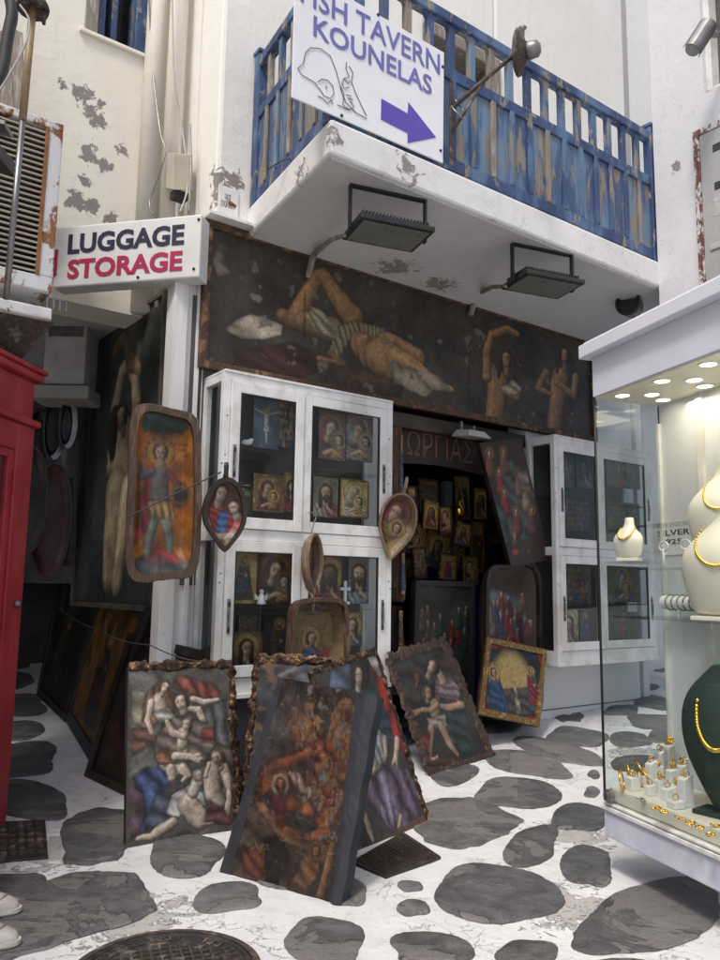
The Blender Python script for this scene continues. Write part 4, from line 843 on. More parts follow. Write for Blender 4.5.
# ---------------------------------------------------------------- glazed cabinets
CB = F.shift(0, .33, 0)          # cabinet front plane
def cabinet(name, label, a0, a1, z0, z1, cols, side_glass=True):
    t = thing(name, CB((a0+a1)/2, -.16, z0), label, 'cabinet'); fr = CB; wf = M['white_frame']; D = .33; zm = z0+(z1-z0)*.485
    m_ = MB(fr)
    for a in (a0, a1-.05): m_.box(a, a+.05, -.05, 0, z0, z1)
    for a in (a0, a1-.05): m_.box(a, a+.05, -D, -D+.04, z0, z1)
    for z, h in ((z0, .1), (zm-.035, .075), (z1-.055, .055)):
        m_.box(a0+.05, a1-.05, -.05, -.002, z, z+h)
        for a in (a0, a1-.05): m_.box(a+.002, a+.048, -D+.04, -.05, z, z+h)
    m_.box(a0, a1, -D, .006, z1, z1+.018); m_.box(a0-.006, a1+.006, -D, .012, z0-.03, z0); m_.build('carcass', wf, t, bev=.003)
    MB(fr).box(a0+.05, a1-.05, -D+.002, -D+.012, z0, z1).build('back_panel', pm('cabinet_back', (.07, .065, .06), (.045, .04, .04), 3, .7), t)
    MB(fr).box(a0+.02, a0+.026, -D+.04, -.05, z0+.1, z1-.05).build('side_pane', M['glass'], t); MB(fr).box(a1-.026, a1-.02, -D+.04, -.05, z0+.1, z1-.05).build('side_pane', M['glass'], t)
    for lo, hi in ((z0+.1, zm-.035), (zm+.04, z1-.055)):
        MB(fr).box(a0+.05, a1-.05, -D+.02, -.055, (lo+hi)/2-.02, (lo+hi)/2-.012).build('shelf', M['case_glass'], t)
        n = len(cols)-1
        for i in range(n):
            c0, c1 = cols[i]+.002, cols[i+1]-.002; d = t; o = .016 if i == 0 else .004; s = .068
            f_ = MB(fr); f_.box(c0, c0+s, -.035+o, o, lo+.003, hi-.003); f_.box(c1-s, c1, -.035+o, o, lo+.003, hi-.003); f_.box(c0+s, c1-s, -.034+o, o-.001, lo+.003, lo+s+.01); f_.box(c0+s, c1-s, -.034+o, o-.001, hi-s-.005, hi-.003)
            dr = f_.build('door', wf, t, bev=.004); b_ = MB(fr); g = .012
            b_.box(c0+s, c0+s+g, -.02+o, o-.006, lo+s, hi-s); b_.box(c1-s-g, c1-s, -.02+o, o-.006, lo+s, hi-s); b_.box(c0+s+g, c1-s-g, -.02+o, o-.006, lo+s, lo+s+g); b_.box(c0+s+g, c1-s-g, -.02+o, o-.006, hi-s-g, hi-s); b_.build('gasket', M['black_metal'], dr)
            MB(fr).box(c0+s, c1-s, -.014+o, -.009+o, lo+s, hi-s).build('pane', M['glass'], dr)
            hx = c0+.02 if i == 0 else c1-.045; hm = (lo+hi)/2-.05; h_ = MB(fr); h_.box(hx, hx+.022, o, o+.008, hm-.11, hm+.11); h_.box(hx+.006, hx+.016, o+.008, o+.02, hm-.06, hm+.05); h_.build('handle', M['grey_metal'], dr, bev=.002)
            h_ = MB(fr)
            for dz in (-.1, -.02, .06): h_.box(hx+.003, hx+.019, o+.008, o+.011, hm+dz, hm+dz+.03)
            h_.build('worn_lock', M['black_metal'], dr)
    m_ = MB(fr); rr = random.Random(int(a0*100))
    for a in (a0+.012, a1-.03):
        for z in (zm-.32, zm-.27, zm+.5, zm+.46, z1-.3): m_.lathe([(.006, .0), (.0055, .0015)], fr(a+rr.uniform(-.01, .02), 0.0, z+rr.uniform(-.02, .02)), N1, 7)
    m_.build('screw_marks', M['black_metal'], t)
    return t
a0, z1 = CB.px(225, 371); a1, zz = CB.px(393, 403.5); z0 = CB.px(237, 694)[1]; print('CAB', a0, a1, z0, z1, zz)
amid = CB.px(303, 450)[0]; z1 = (z1+zz)/2; CL = (a0, a1, z0, z1)
cabinet('display_cabinet', 'white framed glass cabinet full of icons left of the shop door', a0, a1, z0, z1, [a0+.05, amid, a1-.05])
MB(CB).box
t = thing('cabinet_stand', CB((a0+a1)/2, -.15, 0), 'dark blue painted base carrying the white cabinet left of the door', 'stand')
MB(CB).box(a0+.03, a1-.03, -.3, -.03, 0, z0-.031).build('side_board', pm('navy_board', (.02, .022, .035), (.03, .033, .05), 4, .6), t); MB(CB).box(a0+.02, a1-.02, -.31, -.02, 0.0, .05).build('skirting', M['black_board'], t)
b0, y1 = CB.px(554, 436); y0 = CB.px(552, 664)[1]; b1 = CB.px(652, 500)[0]; bm_ = CB.px(600, 500)[0]; print('CAB2', b0, b1, y0, y1)
cabinet('display_cabinet', 'white framed glass cabinet with dim icons right of the shop door', b0, b1, y0, y1, [b0+.04, bm_, b1-.04])
# things on the shelves
def small_icon(px0, py0, px1, py1, seed, kind, label, out=-.16, th=.025, frame=None, group='icons shown behind the glass of the cabinets', **k):
    fr = CB.shift(0, out, 0); A0_, C1 = fr.px(px0, py0); A1_, C0 = fr.px(px1, py1)
    if A1_-A0_ < .05: return
    P = [(A0_, C1), (A1_, C1), (A1_, C0), (A0_, C0)]; a = icon_art((A1_-A0_)/(C1-C0), 70, seed, kind, **k)
    panel('icon', label, fr, P, a, th, frame, .014, am='icon_art', group=group, cat='icon', fdepth=.008)
zc = lambda x, y: (180+x*.3438, 350+y*.3438)
def zi(x0, y0, x1, y1, *a, **k): p, q_ = zc(x0, y0), zc(x1, y1); small_icon(*p, *q_, *a, **k)
zi(215, 138, 285, 292, 101, 'crucifix', 'icon of a pale standing figure on blue ground, top left of the left cabinet', bg=(.06, .09, .13))
zi(288, 145, 352, 292, 102, 'crowd', 'reddish crowded icon on the top shelf beside the pale figure on blue', bg=(.14, .04, .02))
zi(404, 176, 480, 326, 103, 'madonna', 'maroon oval-haloed icon at left behind the upper right pane of the left cabinet', bg=(.12, .03, .035), robe=(.2, .04, .04), mantle=(.16, .05, .06), halo=(.25, .16, .08))
zi(484, 184, 560, 328, 104, 'madonna', 'maroon and silver icon with two heads at the right of the upper right pane', bg=(.1, .03, .04), mantle=(.2, .18, .18), halo=(.3, .25, .2))
zi(214, 358, 300, 476, 105, 'madonna', 'arched mother and child icon with gold trim on the second shelf of the left cabinet', bg=(.2, .11, .05), mantle=(.2, .04, .05), frame='old_gold')
zi(302, 352, 348, 474, 106, 'bust', 'narrow gold icon beside the arched mother and child icon', bg=(.4, .26, .07), frame='old_gold')
zi(388, 366, 458, 490, 107, 'bust', 'icon of a long-haired man with bare shoulder on the second shelf, right pane', bg=(.16, .14, .08), robe=(.25, .04, .03), mantle=(.5, .36, .26), halo=None)
zi(466, 372, 548, 492, 108, 'madonna', 'pale golden mother and child icon at the right end of the second shelf', bg=(.42, .3, .12), mantle=(.5, .42, .3), halo=(.6, .45, .18), frame='old_gold')
zi(150, 588, 220, 738, 109, 'standing', 'gold icon of a stooping figure in the lower left pane of the left cabinet', bg=(.42, .3, .12), robe=(.12, .08, .07), mantle=(.1, .12, .16))
zi(226, 584, 336, 742, 110, 'madonna', 'large brown mother and child faces icon in the lower left pane', bg=(.08, .04, .03), mantle=(.07, .03, .035), halo=(.14, .08, .04))
zi(400, 596, 468, 740, 111, 'bust', 'dark brown icon behind the small white cross in the lower right pane', bg=(.07, .045, .03), dim=.7)
zi(490, 596, 548, 738, 112, 'bust', 'blue grey icon of a robed woman right of the white cross', bg=(.1, .11, .13), robe=(.15, .19, .27), mantle=(.28, .3, .34), halo=None)
zi(146, 820, 238, 940, 113, 'bust', 'icon of a bearded haloed face on the bottom shelf at the left', bg=(.06, .035, .02), halo=(.4, .26, .1), robe=(.1, .04, .02))
zi(244, 770, 330, 940, 114, 'standing', 'dark icon of a standing saint on the bottom shelf beside the bearded face', bg=(.03, .03, .035), robe=(.05, .08, .12), mantle=(.12, .08, .05), dim=.7)
zi(170, 770, 236, 818, 116, 'crowd', 'small dark icon behind the bearded face on the bottom shelf', bg=(.06, .04, .03), dim=.5, out=-.22)
zi(470, 762, 530, 860, 115, 'bust', 'bluish icon at the right end of the bottom shelf of the left cabinet', bg=(.18, .15, .08), robe=(.04, .09, .2), mantle=(.2, .14, .08))
def zr(x0, y0, x1, y1, *a, **k): small_icon(370+x0*.375, 380+y0*.375, 370+x1*.375, 380+y1*.375, *a, **k)
zr(502, 194, 545, 292, 121, 'standing', 'dim icon of two statues at upper left of the right cabinet', bg=(.09, .08, .08), robe=(.12, .11, .1), mantle=(.2, .17, .15), halo=None, dim=.8)
zr(548, 194, 592, 292, 122, 'bust', 'dim grey icon with pale faces, upper right of the first pane, right cabinet', bg=(.08, .08, .08), robe=(.16, .15, .14), mantle=(.1, .1, .1), halo=None, dim=.8)
zr(502, 312, 590, 408, 123, 'crowd', 'wide dark icon of red figures on the lower of the top shelves, right cabinet', bg=(.06, .045, .04), dim=.55)
zr(503, 494, 590, 604, 124, 'crowd', 'dull greenish crowded icon above the yellow figure', bg=(.12, .12, .08), dim=.7)
zr(503, 612, 556, 712, 125, 'bust', 'icon of a figure in yellow light, low in the right cabinet', bg=(.3, .27, .1), robe=(.12, .1, .05), mantle=(.45, .36, .14), halo=(.45, .42, .2))
zr(558, 612, 590, 712, 126, 'standing', 'narrow dark icon beside the yellow figure', bg=(.06, .06, .06), dim=.7)
for i, (x0, x1, yy0, yy1) in enumerate(((606, 640, 456, 490), (606, 640, 500, 532), (606, 640, 566, 602), (606, 640, 612, 648))):
    small_icon(x0, yy0, x1, yy1, 130+i, ('bust', 'crowd', 'madonna', 'standing')[i], ('brown icon on the top shelf', 'brown crowded icon on the second shelf', 'brown mother and child icon on the third shelf', 'brown standing figure icon on the bottom shelf')[i]+' of the right cabinet, second pane', bg=(.1, .08, .05), dim=.7)
# small white ornaments
a, c = CB.px(*zc(480, 740), -.13); t = thing('small_cross', CB(a, -.13, c), 'small white cross standing in the lower right pane of the left cabinet', 'cross')
m_ = MB(CB.shift(a, -.13, c)); m_.box(-.011, .011, -.008, .008, .02, .17); m_.box(-.045, .045, -.008, .008, .1, .122); m_.build('cross', M['white_board'], t, bev=.003); MB(CB.shift(a, -.13, c)).box(-.03, .03, -.02, .02, 0, .02).build('foot', M['white_board'], t, bev=.003)
a, c = CB.px(*zc(236, 740), -.1); t = thing('figurine', CB(a, -.1, c), 'small white angel figurine on the middle shelf in the lower left pane', 'figurine')
m_ = MB(); m_.lathe([(.03, 0), (.032, .01), (.022, .05), (.014, .07)], CB(a, -.1, c), Z, 10); m_.lathe([(.0, .066), (.012, .07), (.017, .083), (.013, .096), (0, .1)], CB(a, -.1, c), Z, 10)
m_.build('robe', M['white_board'], t, smooth=True); m_ = MB(CB.shift(a, -.1, c)); m_.prism([(.01, .04), (.05, .075), (.045, .03)], -.01, -.002); m_.prism([(-.01, .04), (-.05, .075), (-.045, .03)], -.01, -.002); m_.build('wings', M['white_board'], t)
a, c = CB.px(*zc(195, 280), -.1); t = thing('figurine', CB(a, -.1, c), 'small white dove figurine on the top shelf at the left end', 'figurine')
m_ = MB(); m_.tube([CB(a-.04, -.1, c+.02), CB(a-.02, -.1, c+.025), CB(a+.02, -.1, c+.03), CB(a+.035, -.1, c+.05), CB(a+.045, -.1, c+.055)], [.006, .018, .022, .012, .004], 10, raw=True); m_.build('bird_body', M['white_board'], t, smooth=True)
p0, p1 = CB.px(*zc(145, 936), -.03), CB.px(*zc(222, 962), -.03)
# ---------------------------------------------------------------- tall painting on the passage wall
P = [S.px(82, 348), S.px(170, 290), S.px(156, 612), S.px(76, 592)]; print('TALL', P)
top = (P[0][1]+P[1][1])/2; bt = min(P[2][1], P[3][1])
P = [(P[0][0], P[0][1]), (P[1][0], P[1][1]), (P[2][0]+.03, bt), (P[3][0], bt)]
m = qmap(S, P, .02); A = Art(asp_of(P), 220, 9, (.05, .066, .066), (.11, .13, .125), zmap(m, 0, 280, 1/3.), 1.4/3./300, .012); A.det = .35
sk = (.8, .62, .38)
A.limb([(330, 560, 24), (335, 470, 22), (345, 380, 26), (365, 270, 20), (395, 215, 14)], sk); A.limb([(420, 560, 26), (412, 400, 26), (405, 290, 20), (385, 225, 14)], sk); A.limb([(350, 200, 24), (370, 165, 18), (395, 235, 22), (425, 265, 10)], (.36, .24, .14))
A.limb([(365, 480, 62), (360, 560, 60), (355, 640, 52)], sk); A.limb([(345, 640, 56), (335, 760, 50), (325, 900, 38)], sk); A.limb([(385, 640, 48), (370, 780, 38), (350, 920, 30)], sk)
A.limb([(345, 410, 30), (335, 470, 30), (335, 520, 18)], (.05, .03, .02)); A.head(366, 410, 30, (.6, .44, .28), hair=(.05, .03, .02), tilt=-.15, turn=-.5)
A.poly([(420, 120), (500, 60), (500, 300), (430, 360)], (.05, .065, .055), 10, .5); A.grime(.4); A.scratch(40, (.2, .2, .18), .4, .15)
t = thing('tall_painting', S(P[3][0], 0, bt), 'tall dark painting of a bare figure with raised arms on the passage wall', 'painting')
MB(S).prism(P, 0, .018).build('backing', M['dark_wood'], t); I_ = frame_bars(S, P, .04, .018, .045, pm('tarnished_frame', (.13, .11, .08), (.06, .05, .04), 5, .6), t); picture(S, I_, A, M['art_dull'], t, .022)
# ---------------------------------------------------------------- trough icon and spoon icons
def tray_px(cx, cy, hpx, out, yaw=0.0):
    a, c = F.px(cx, cy, out); a2, c2 = F.px(cx, cy-hpx/2, out); a3, c3 = F.px(cx, cy+hpx/2, out); return F.shift(a, out, c).yaw(yaw), c2-c3
fr, h = tray_px(165, 493, 174, .45, .15); w = h*.425; print('TROUGH', h)
A = Art(w/h, 240, 21, (.42, .13, .02), (.6, .24, .035), None, 1, .008); c = w/h/2
A.dot(c, .93, .13, .08, (.02, .02, .025)); A.poly([(c-.14, .9), (c-.1, .86), (c-.05, .89), (c, .855), (c+.05, .89), (c+.1, .86), (c+.14, .9), (c+.1, .95), (c-.1, .95)], (.03, .1, .08), 20)
A.poly([(c-.17, .02), (c-.16, .12), (c-.06, .16), (c+.05, .15), (c+.17, .1), (c+.17, .02)], (.06, .075, .07), 14); A.poly([(c-.1, .12), (c-.02, .2), (c+.08, .16), (c+.12, .11), (c, .1)], (.35, .03, .04), 14)
A.poly([(c-.08, .66), (c-.04, .68), (c-.03, .45), (c-.06, .3), (c-.15, .22), (c-.13, .4), (c-.1, .55)], (.5, .035, .06), 20, .5, .3); A.limb([(c-.035, .38, .03), (c-.06, .25, .022), (c-.07, .16, .018)], (.28, .36, .3)); A.limb([(c+.02, .38, .03), (c+.05, .26, .022), (c+.06, .18, .018)], (.3, .38, .3))
A.limb([(c-.01, .62, .055), (c-.01, .5, .05), (c-.01, .42, .05)], (.14, .13, .12)); A.poly([(c-.07, .46), (c+.06, .46), (c+.08, .36), (c-.08, .37)], (.4, .25, .1), 34, .5, .1); A.limb([(c-.06, .63, .025), (c-.12, .6, .022), (c-.13, .67, .014)], (.12, .12, .14)); A.limb([(c+.05, .62, .022), (c+.1, .55, .02)], (.3, .05, .05)); A.dot(c+.11, .5, .045, .075, (.04, .035, .03)); A.ring(c+.11, .5, .05, .008, (.2, .12, .05))
A.head(c-.01, .745, .042, SK, halo=(.5, .26, .05)); A.line([(c-.14, .68), (c-.12, .3)], .006, (.1, .1, .1))
for yy in (.8, .77): A.line([(c-.14, yy), (c-.08, yy)], .006, (.1, .03, .02), .6); A.line([(c+.07, yy), (c+.14, yy)], .006, (.1, .03, .02), .6)
A.scratch(60, (.12, .05, .02), .7, .2); A.grime(.5, 9); A.wear(.74, (.12, .05, .02), 12)
tray('trough_icon', 'long hollow wooden trough painted with a warrior saint on orange', 'icon', fr, 'rect', w, h, .13, w*.1, A, tilt=.03, rs=2)
def spoon_art(seed, cols, gold=False, n=130):
    A = Art(1.1, n, seed, (.1, .035, .015) if not gold else (.36, .24, .09), (.16, .06, .03) if not gold else (.5, .36, .15)); c = .55
    return A
fr, h = tray_px(226, 512, 70, .62); A = spoon_art(31, 0); c = .55
A.poly([(c-.3, .35), (c-.22, .62), (c, .68), (c+.02, .3), (c-.1, .18)], (.32, .03, .03), 16); A.poly([(c-.12, .15), (c-.06, .5), (c+.14, .52), (c+.1, .2)], (.06, .16, .4), 16); A.poly([(c+.05, .2), (c+.1, .5), (c+.3, .48), (c+.32, .3), (c+.2, .2)], (.42, .04, .06), 16)
A.head(c-.05, .76, .12, SKP, halo=None, tilt=.2, turn=1); A.head(c+.17, .58, .1, SKP, halo=None, tilt=-.3, turn=-1); A.limb([(c-.28, .4, .05), (c-.22, .3, .04)], SKP); A.limb([(c-.1, .14, .06), (c+.15, .17, .05)], (.4, .3, .22)); A.grime(.2)
tray('spoon_icon', 'leaf shaped dark spoon painted with two figures in red and blue', 'icon', fr, 'leaf', h*.7, h, .06, .03, A, 'dark_wood', (.1, .028, 1), 'painted spoons hanging at the shop front', rs=4)
fr, h = tray_px(398, 523, 64, .42, .35); A = spoon_art(33, 0, True)
A.head(.5, .66, .13, SK, halo=(.2, .05, .03), tilt=.3, veil=(.25, .04, .04)); A.poly([(.3, .5), (.5, .55), (.62, .3), (.45, .15), (.32, .3)], (.25, .14, .05), 18); A.head(.58, .42, .08, SK, halo=(.4, .28, .1)); A.grime(.3)
tray('spoon_icon', 'golden wooden spoon icon hanging at the right corner of the left cabinet', 'icon', fr, 'leaf', h*.62, h, .07, .018, A, 'pale_wood', (.13, .026, 1), 'painted spoons hanging at the shop front', tilt=-.22, rs=6)
fr, h = tray_px(316, 562, 58, .5, -.42); A = spoon_art(35, 0); A.grime(.5)
tray('spoon_icon', 'narrow plain wooden spoon hanging edgeways with its handle down before the cabinet centre', 'icon', fr, 'leaf', h*.5, h, .07, .02, A, 'pale_wood', (.13, .03, -1), 'painted spoons hanging at the shop front', rs=8)
m_ = MB(); p = CB(*[CB.px(312, 532, .05)[0], .05, CB.px(312, 532, .05)[1]]); m_.tube([p+Z*.13-E1*.03, p+Z*.14+E1*.02, p+Z*.1+E1*.03, p+Z*.02-E1*.0, p], .005, 6, raw=True); tag(m_.build('hook', M['grey_metal'], base=p), 'small wire hook from which the edgeways spoon hangs', 'hook')
# box scoop below the cabinet
fr, h = tray_px(322, 640, 84, .55, 0); w = h*.84
A = Art(w/h, 150, 41, (.17, .11, .05), (.3, .2, .09), None, 1); c = w/h/2
A.head(c-.02, .5, .075, SK, halo=(.5, .34, .12), turn=1); A.poly([(c-.2, .12), (c-.14, .36), (c, .42), (c+.12, .3), (c+.1, .1)], (.06, .12, .3), 18); A.poly([(c+.02, .15), (c+.06, .36), (c+.16, .33), (c+.2, .14)], (.28, .05, .1), 18); A.dot(c+.2, .36, .06, .08, (.3, .05, .07)); A.dot(c+.23, .5, .07, .12, (.32, .25, .1)); A.dot(c+.22, .62, .03, .03, (.5, .3, .3)); A.scratch(60, (.45, .32, .15), .7, .2); A.poly([(c-.2, .86), (c-.05, .95), (c+.2, .9), (c+.17, .82), (c-.1, .8)], (.24, .22, .19), 20); A.grime(.3)
tray('scoop_icon', 'square wooden scoop with small painted saint on gold, on the cabinet sill', 'icon', fr, 'rect', w, h, .16, w*.06, A, 'wood', (.1, .03, 1), rs=9, tilt=.02)
# ---------------------------------------------------------------- paintings leaning in the lane
GR = 'framed paintings leaning in the passage'
def lp(name, label, px, seed, bg, build=None, z=None, n=150, **k):
    fr, P = lean(*px, ang=k.pop('ang', None)); ip = P
    m = qmap(fr, P, .004); Hm = max(p[1] for p in P)-min(p[1] for p in P)
    hp = (math.hypot(px[0][0]-px[3][0], px[0][1]-px[3][1])+math.hypot(px[1][0]-px[2][0], px[1][1]-px[2][1]))/2
    z = z or (0, 0, 1); A = Art(asp_of(P), n, seed, bg, k.pop('bg2', None), zmap(m, *z), z[2]/hp, k.pop('warp', .012))
    if build: build(A)
    return panel(name, label, fr, P, A, seed=seed, **k)
# inside the passage, far to near
def dull(A):
    A.mp = None; A.k = 1; A.figure(A.asp*.5, .1, .8, (.08, .06, .045), (.1, .08, .05), (.12, .09, .04)); A.grime(.6); A.contrast(.6)
def wood_oval(A): A.mp = None; A.k = 1; A.limb([(A.asp*.5, .15, .25), (A.asp*.5, .85, .2)], (.34, .2, .1), .3); A.scratch(40, (.3, .2, .12), .5, .3); A.grime(.5)
lp('dark_board', 'dark rounded board farthest back in the passage behind the booth', [(18, 556), (40, 556), (26, 642), (8, 636)], 50, (.02, .018, .016), dull, n=60, group=GR, ang=14)
lp('wooden_board', 'brown reflective wooden panel second from the back in the passage', [(47, 566), (66, 572), (44, 657), (24, 642)], 51, (.06, .035, .02), wood_oval, n=90, group=GR, am='icon_art', ang=12)
lp('framed_painting', 'almost black framed painting with faint pale figure, third from the back in the passage', [(64, 564), (105, 582), (66, 722), (38, 695)], 52, (.02, .014, .011), dull, ang=10, frame='dark_wood', fw=.07, am='icon_art', group=GR)
def orange(A):
    A.mp = None; A.k = 1; c = A.asp/2; A.poly([(.0, .0), (.0, 1), (A.asp, 1), (A.asp, 0)], (.34, .15, .03), 4, .3, 0, 0); A.figure(c, .05, .78, (.08, .04, .03), (.12, .06, .03), (.5, .28, .06)); A.figure(c-.17, .05, .55, (.05, .04, .04), (.1, .05, .03), (.4, .2, .05)); A.grime(.5); A.contrast(.8)
lp('framed_painting', 'black framed icon glowing orange between two darker frames in the passage', [(103, 586), (155, 607), (92, 762), (67, 721)], 53, (.3, .14, .03), orange, ang=10, frame='black_board', fw=.1, am='icon_art', group=GR)
def dark2(A):
    A.mp = None; A.k = 1; c = A.asp/2; A.figure(c, .05, .7, (.1, .02, .02), (.12, .03, .02), (.1, .05, .03)); A.poly([(.1, .1), (.1, .5), (.35, .45), (.3, .05)], (.1, .012, .012), 10); A.grime(.5); A.contrast(.75)
lp('framed_painting', 'wide dark framed painting with dull red folds nearest the corner pier', [(130, 633), (206, 651), (130, 797), (86, 776)], 54, (.02, .014, .011), dark2, ang=10, frame='dark_wood', fw=.06, am='icon_art', group=GR)
# painting A: mother, child and attendants
def artA(A):
    A.poly([(20, 10), (260, 60), (200, 400), (20, 560)], (.17, .17, .155), 10, .3, .7, 0); A.poly([(60, 150), (120, 160), (130, 330), (50, 330)], (.42, .36, .22), 12, .3, 1, .2); A.poly([(400, 240), (560, 160), (560, 500), (420, 460)], (.15, .155, .15), 16, .4, .1)
    A.poly([(60, 340), (120, 330), (190, 380), (60, 460)], (.24, .1, .06), 20); A.poly([(280, 70), (360, 95), (440, 110), (480, 150), (470, 200), (380, 180), (300, 150), (260, 120)], (.32, .08, .045), 18, .5, .4)
    A.poly([(170, 120), (140, 150), (110, 240), (105, 320), (150, 330), (180, 280), (250, 270), (280, 190), (240, 140)], (.32, .14, .06), 18, .5, .4); A.limb([(190, 190, 36), (200, 250, 34)], SKP); A.limb([(150, 200, 18), (130, 290, 14), (150, 350, 10)], SKP); A.poly([(160, 250), (230, 230), (270, 280), (190, 300)], (.55, .52, .46), 26)
    A.head(218, 128, 28, SKP, (.16, .09, .05), turn=1, tilt=.35); A.limb([(350, 190, 16), (400, 205, 15), (470, 190, 9)], SKP); A.limb([(330, 240, 14), (375, 240, 15), (410, 320, 17), (400, 350, 14)], SKP)
    A.poly([(180, 350), (260, 280), (420, 300), (460, 400), (400, 480), (260, 500), (170, 470)], (.26, .2, .17), 20); A.poly([(400, 330), (450, 330), (450, 400), (390, 390)], (.34, .07, .06), 20); A.head(292, 205, 36, SKP, (.12, .06, .035), turn=-.6, tilt=-.25)
    A.poly([(360, 560), (470, 400), (540, 420), (520, 600), (420, 640)], (.16, .13, .1), 14); A.limb([(300, 400, 34), (306, 440, 32)], (.62, .52, .34)); A.limb([(300, 350, 26), (300, 400, 30)], (.66, .52, .4)); A.limb([(225, 300, 12), (250, 350, 18), (310, 365, 16)], (.66, .52, .4)); A.head(322, 312, 29, (.66, .52, .42), (.3, .18, .1), turn=-1)
    A.poly([(200, 430), (170, 460), (190, 500), (290, 480), (300, 440)], (.4, .16, .05), 18); A.limb([(270, 460, 22), (340, 465, 16), (375, 490, 8)], SKP); A.line([(340, 470), (380, 455)], 7, SKP); A.line([(345, 478), (385, 475)], 6, SKP); A.poly([(190, 500), (320, 500), (340, 540), (270, 545), (210, 530)], (.5, .5, .5), 26)
    A.limb([(245, 520, 24), (255, 560, 18), (225, 590, 10)], SKP); A.limb([(300, 520, 25), (325, 560, 18), (300, 580, 9)], SKP)
    A.poly([(60, 560), (130, 515), (210, 520), (240, 580), (200, 650), (160, 780), (100, 830), (110, 700), (70, 600)], (.05, .1, .25), 14, .6, .5); A.poly([(45, 600), (110, 640), (115, 740), (90, 850), (40, 870)], (.16, .08, .13), 12); A.poly([(120, 770), (180, 640), (260, 640), (230, 760), (130, 840)], (.1, .13, .2), 18)
    A.limb([(465, 480, 30), (440, 560, 46), (450, 650, 44), (470, 690, 42)], (.6, .48, .38)); A.limb([(500, 520, 24), (530, 620, 20), (515, 750, 15)], (.6, .48, .38)); A.limb([(425, 500, 12), (410, 560, 14)], SKP); A.head(465, 470, 36, (.6, .47, .37), (.2, .12, .08), turn=-1, tilt=-.4, beard=True)
    A.poly([(220, 740), (250, 650), (330, 600), (400, 640), (410, 700), (330, 690), (280, 760)], (.6, .58, .55), 14, .4); A.limb([(320, 690, 48), (360, 740, 50), (390, 770, 44)], (.64, .5, .38)); A.limb([(370, 590, 30), (350, 630, 34)], (.6, .55, .48)); A.head(375, 560, 26, (.62, .48, .38), (.35, .3, .25), turn=1, tilt=-.3)
    A.poly([(410, 760), (430, 680), (510, 720), (540, 780), (430, 790)], (.18, .06, .07), 16); A.limb([(250, 785, 24), (190, 820, 26), (150, 850, 18), (85, 862, 10)], SKP); A.line([(360, 790), (450, 785)], 3, (.5, .45, .35))
    g_ = A.I.mean(2)[..., None]*np.array((1.03, 1.0, .95)); A.I = np.clip(A.I*.68+g_*.32, 0, 1)**1.2*1.5; A.grime(.15, 9); A.scratch(30, (.4, .36, .3), .5, .08); A.wear(.8, (.1, .08, .07), 8, .35)
lp('leaning_painting', 'bright painting of a mother with child and attendants, blue cloth, crumpled bronze edge', [(128, 667), (231, 664), (237, 829), (125, 848)], 61, (.1, .095, .085), artA, (120, 660, .2083), 270, foil=(0, 1), fw=.05, rough=.012, ang=7)
# painting D at the back of the front pile
def artD(A): A.mp = None; A.k = 1; A.poly([(0, .7), (0, 1), (2, 1), (2, .6)], (.1, .11, .13), 6, .3); A.poly([(.1, .82), (.4, .95), (.5, .8), (.2, .76)], (.16, .17, .2), 12); A.limb([(.2, .9, .015), (.3, .95, .015)], (.35, .33, .3)); A.grime(.4); A.wear(.62, (.2, .12, .06), 9, .4)
lp('leaning_painting', 'grey blue painting with ragged bronze edge, rearmost of the front pile', [(258, 659), (332, 661), (338, 832), (240, 826)], 62, (.05, .05, .055), artD, n=110, foil=(0, 3), fw=.05, rough=.012, ang=7)
# painting C: seated woman, red mantle
def artC(A):
    A.poly([(0, 100), (80, 100), (90, 200), (0, 200)], (.15, .19, .28), 6, .3); A.limb([(130, 90, 60), (130, 180, 50)], (.05, .03, .02)); A.poly([(160, 70), (200, 75), (260, 200), (330, 330), (400, 600), (390, 640), (340, 520), (250, 400), (200, 200)], (.4, .035, .03), 9, .5, 2.6); A.poly([(150, 60), (195, 70), (245, 160), (200, 150)], (.5, .48, .46), 10)
    A.poly([(90, 200), (180, 200), (240, 300), (270, 420), (180, 420), (110, 380)], (.03, .07, .09), 14); A.head(120, 150, 38, (.66, .52, .42), (.08, .04, .03), turn=.5); A.limb([(205, 400, 26), (190, 470, 32), (200, 520, 34)], (.36, .38, .4)); A.poly([(170, 400), (230, 390), (240, 500), (180, 530)], (.4, .42, .44), 30, .5, .1)
    A.limb([(165, 470, 12), (185, 540, 14), (180, 600, 8)], SKP); A.limb([(230, 410, 14), (235, 480, 12)], SKP); A.limb([(280, 420, 18), (275, 490, 15), (260, 540, 8)], SKP); A.line([(275, 500), (285, 545)], 6, SKP)
    A.poly([(180, 560), (240, 520), (320, 540), (370, 640), (360, 780), (270, 800), (200, 740), (130, 640)], (.17, .12, .19), 14, .7, .4); A.poly([(190, 560), (240, 530), (250, 640), (270, 780), (220, 740)], (.3, .24, .36), 18, .7, .2); A.limb([(120, 680, 14), (160, 780, 16), (180, 840, 9)], SKP); A.limb([(295, 740, 14), (285, 800, 12)], SKP)
    A.poly([(400, 540), (440, 600), (390, 750), (380, 640)], (.1, .1, .1), 8); A.grime(.3, 8); A.scratch(20); A.wear(.8, (.15, .09, .05), 9, .3)
lp('leaning_painting', 'painting of a seated woman in violet skirt with red mantle', [(312, 672), (375, 651), (428, 822), (350, 854)], 63, (.05, .04, .035), artC, (330, 640, .2394), 240, foil=(0, 1, 3), fw=.035, rough=.012, ang=15)
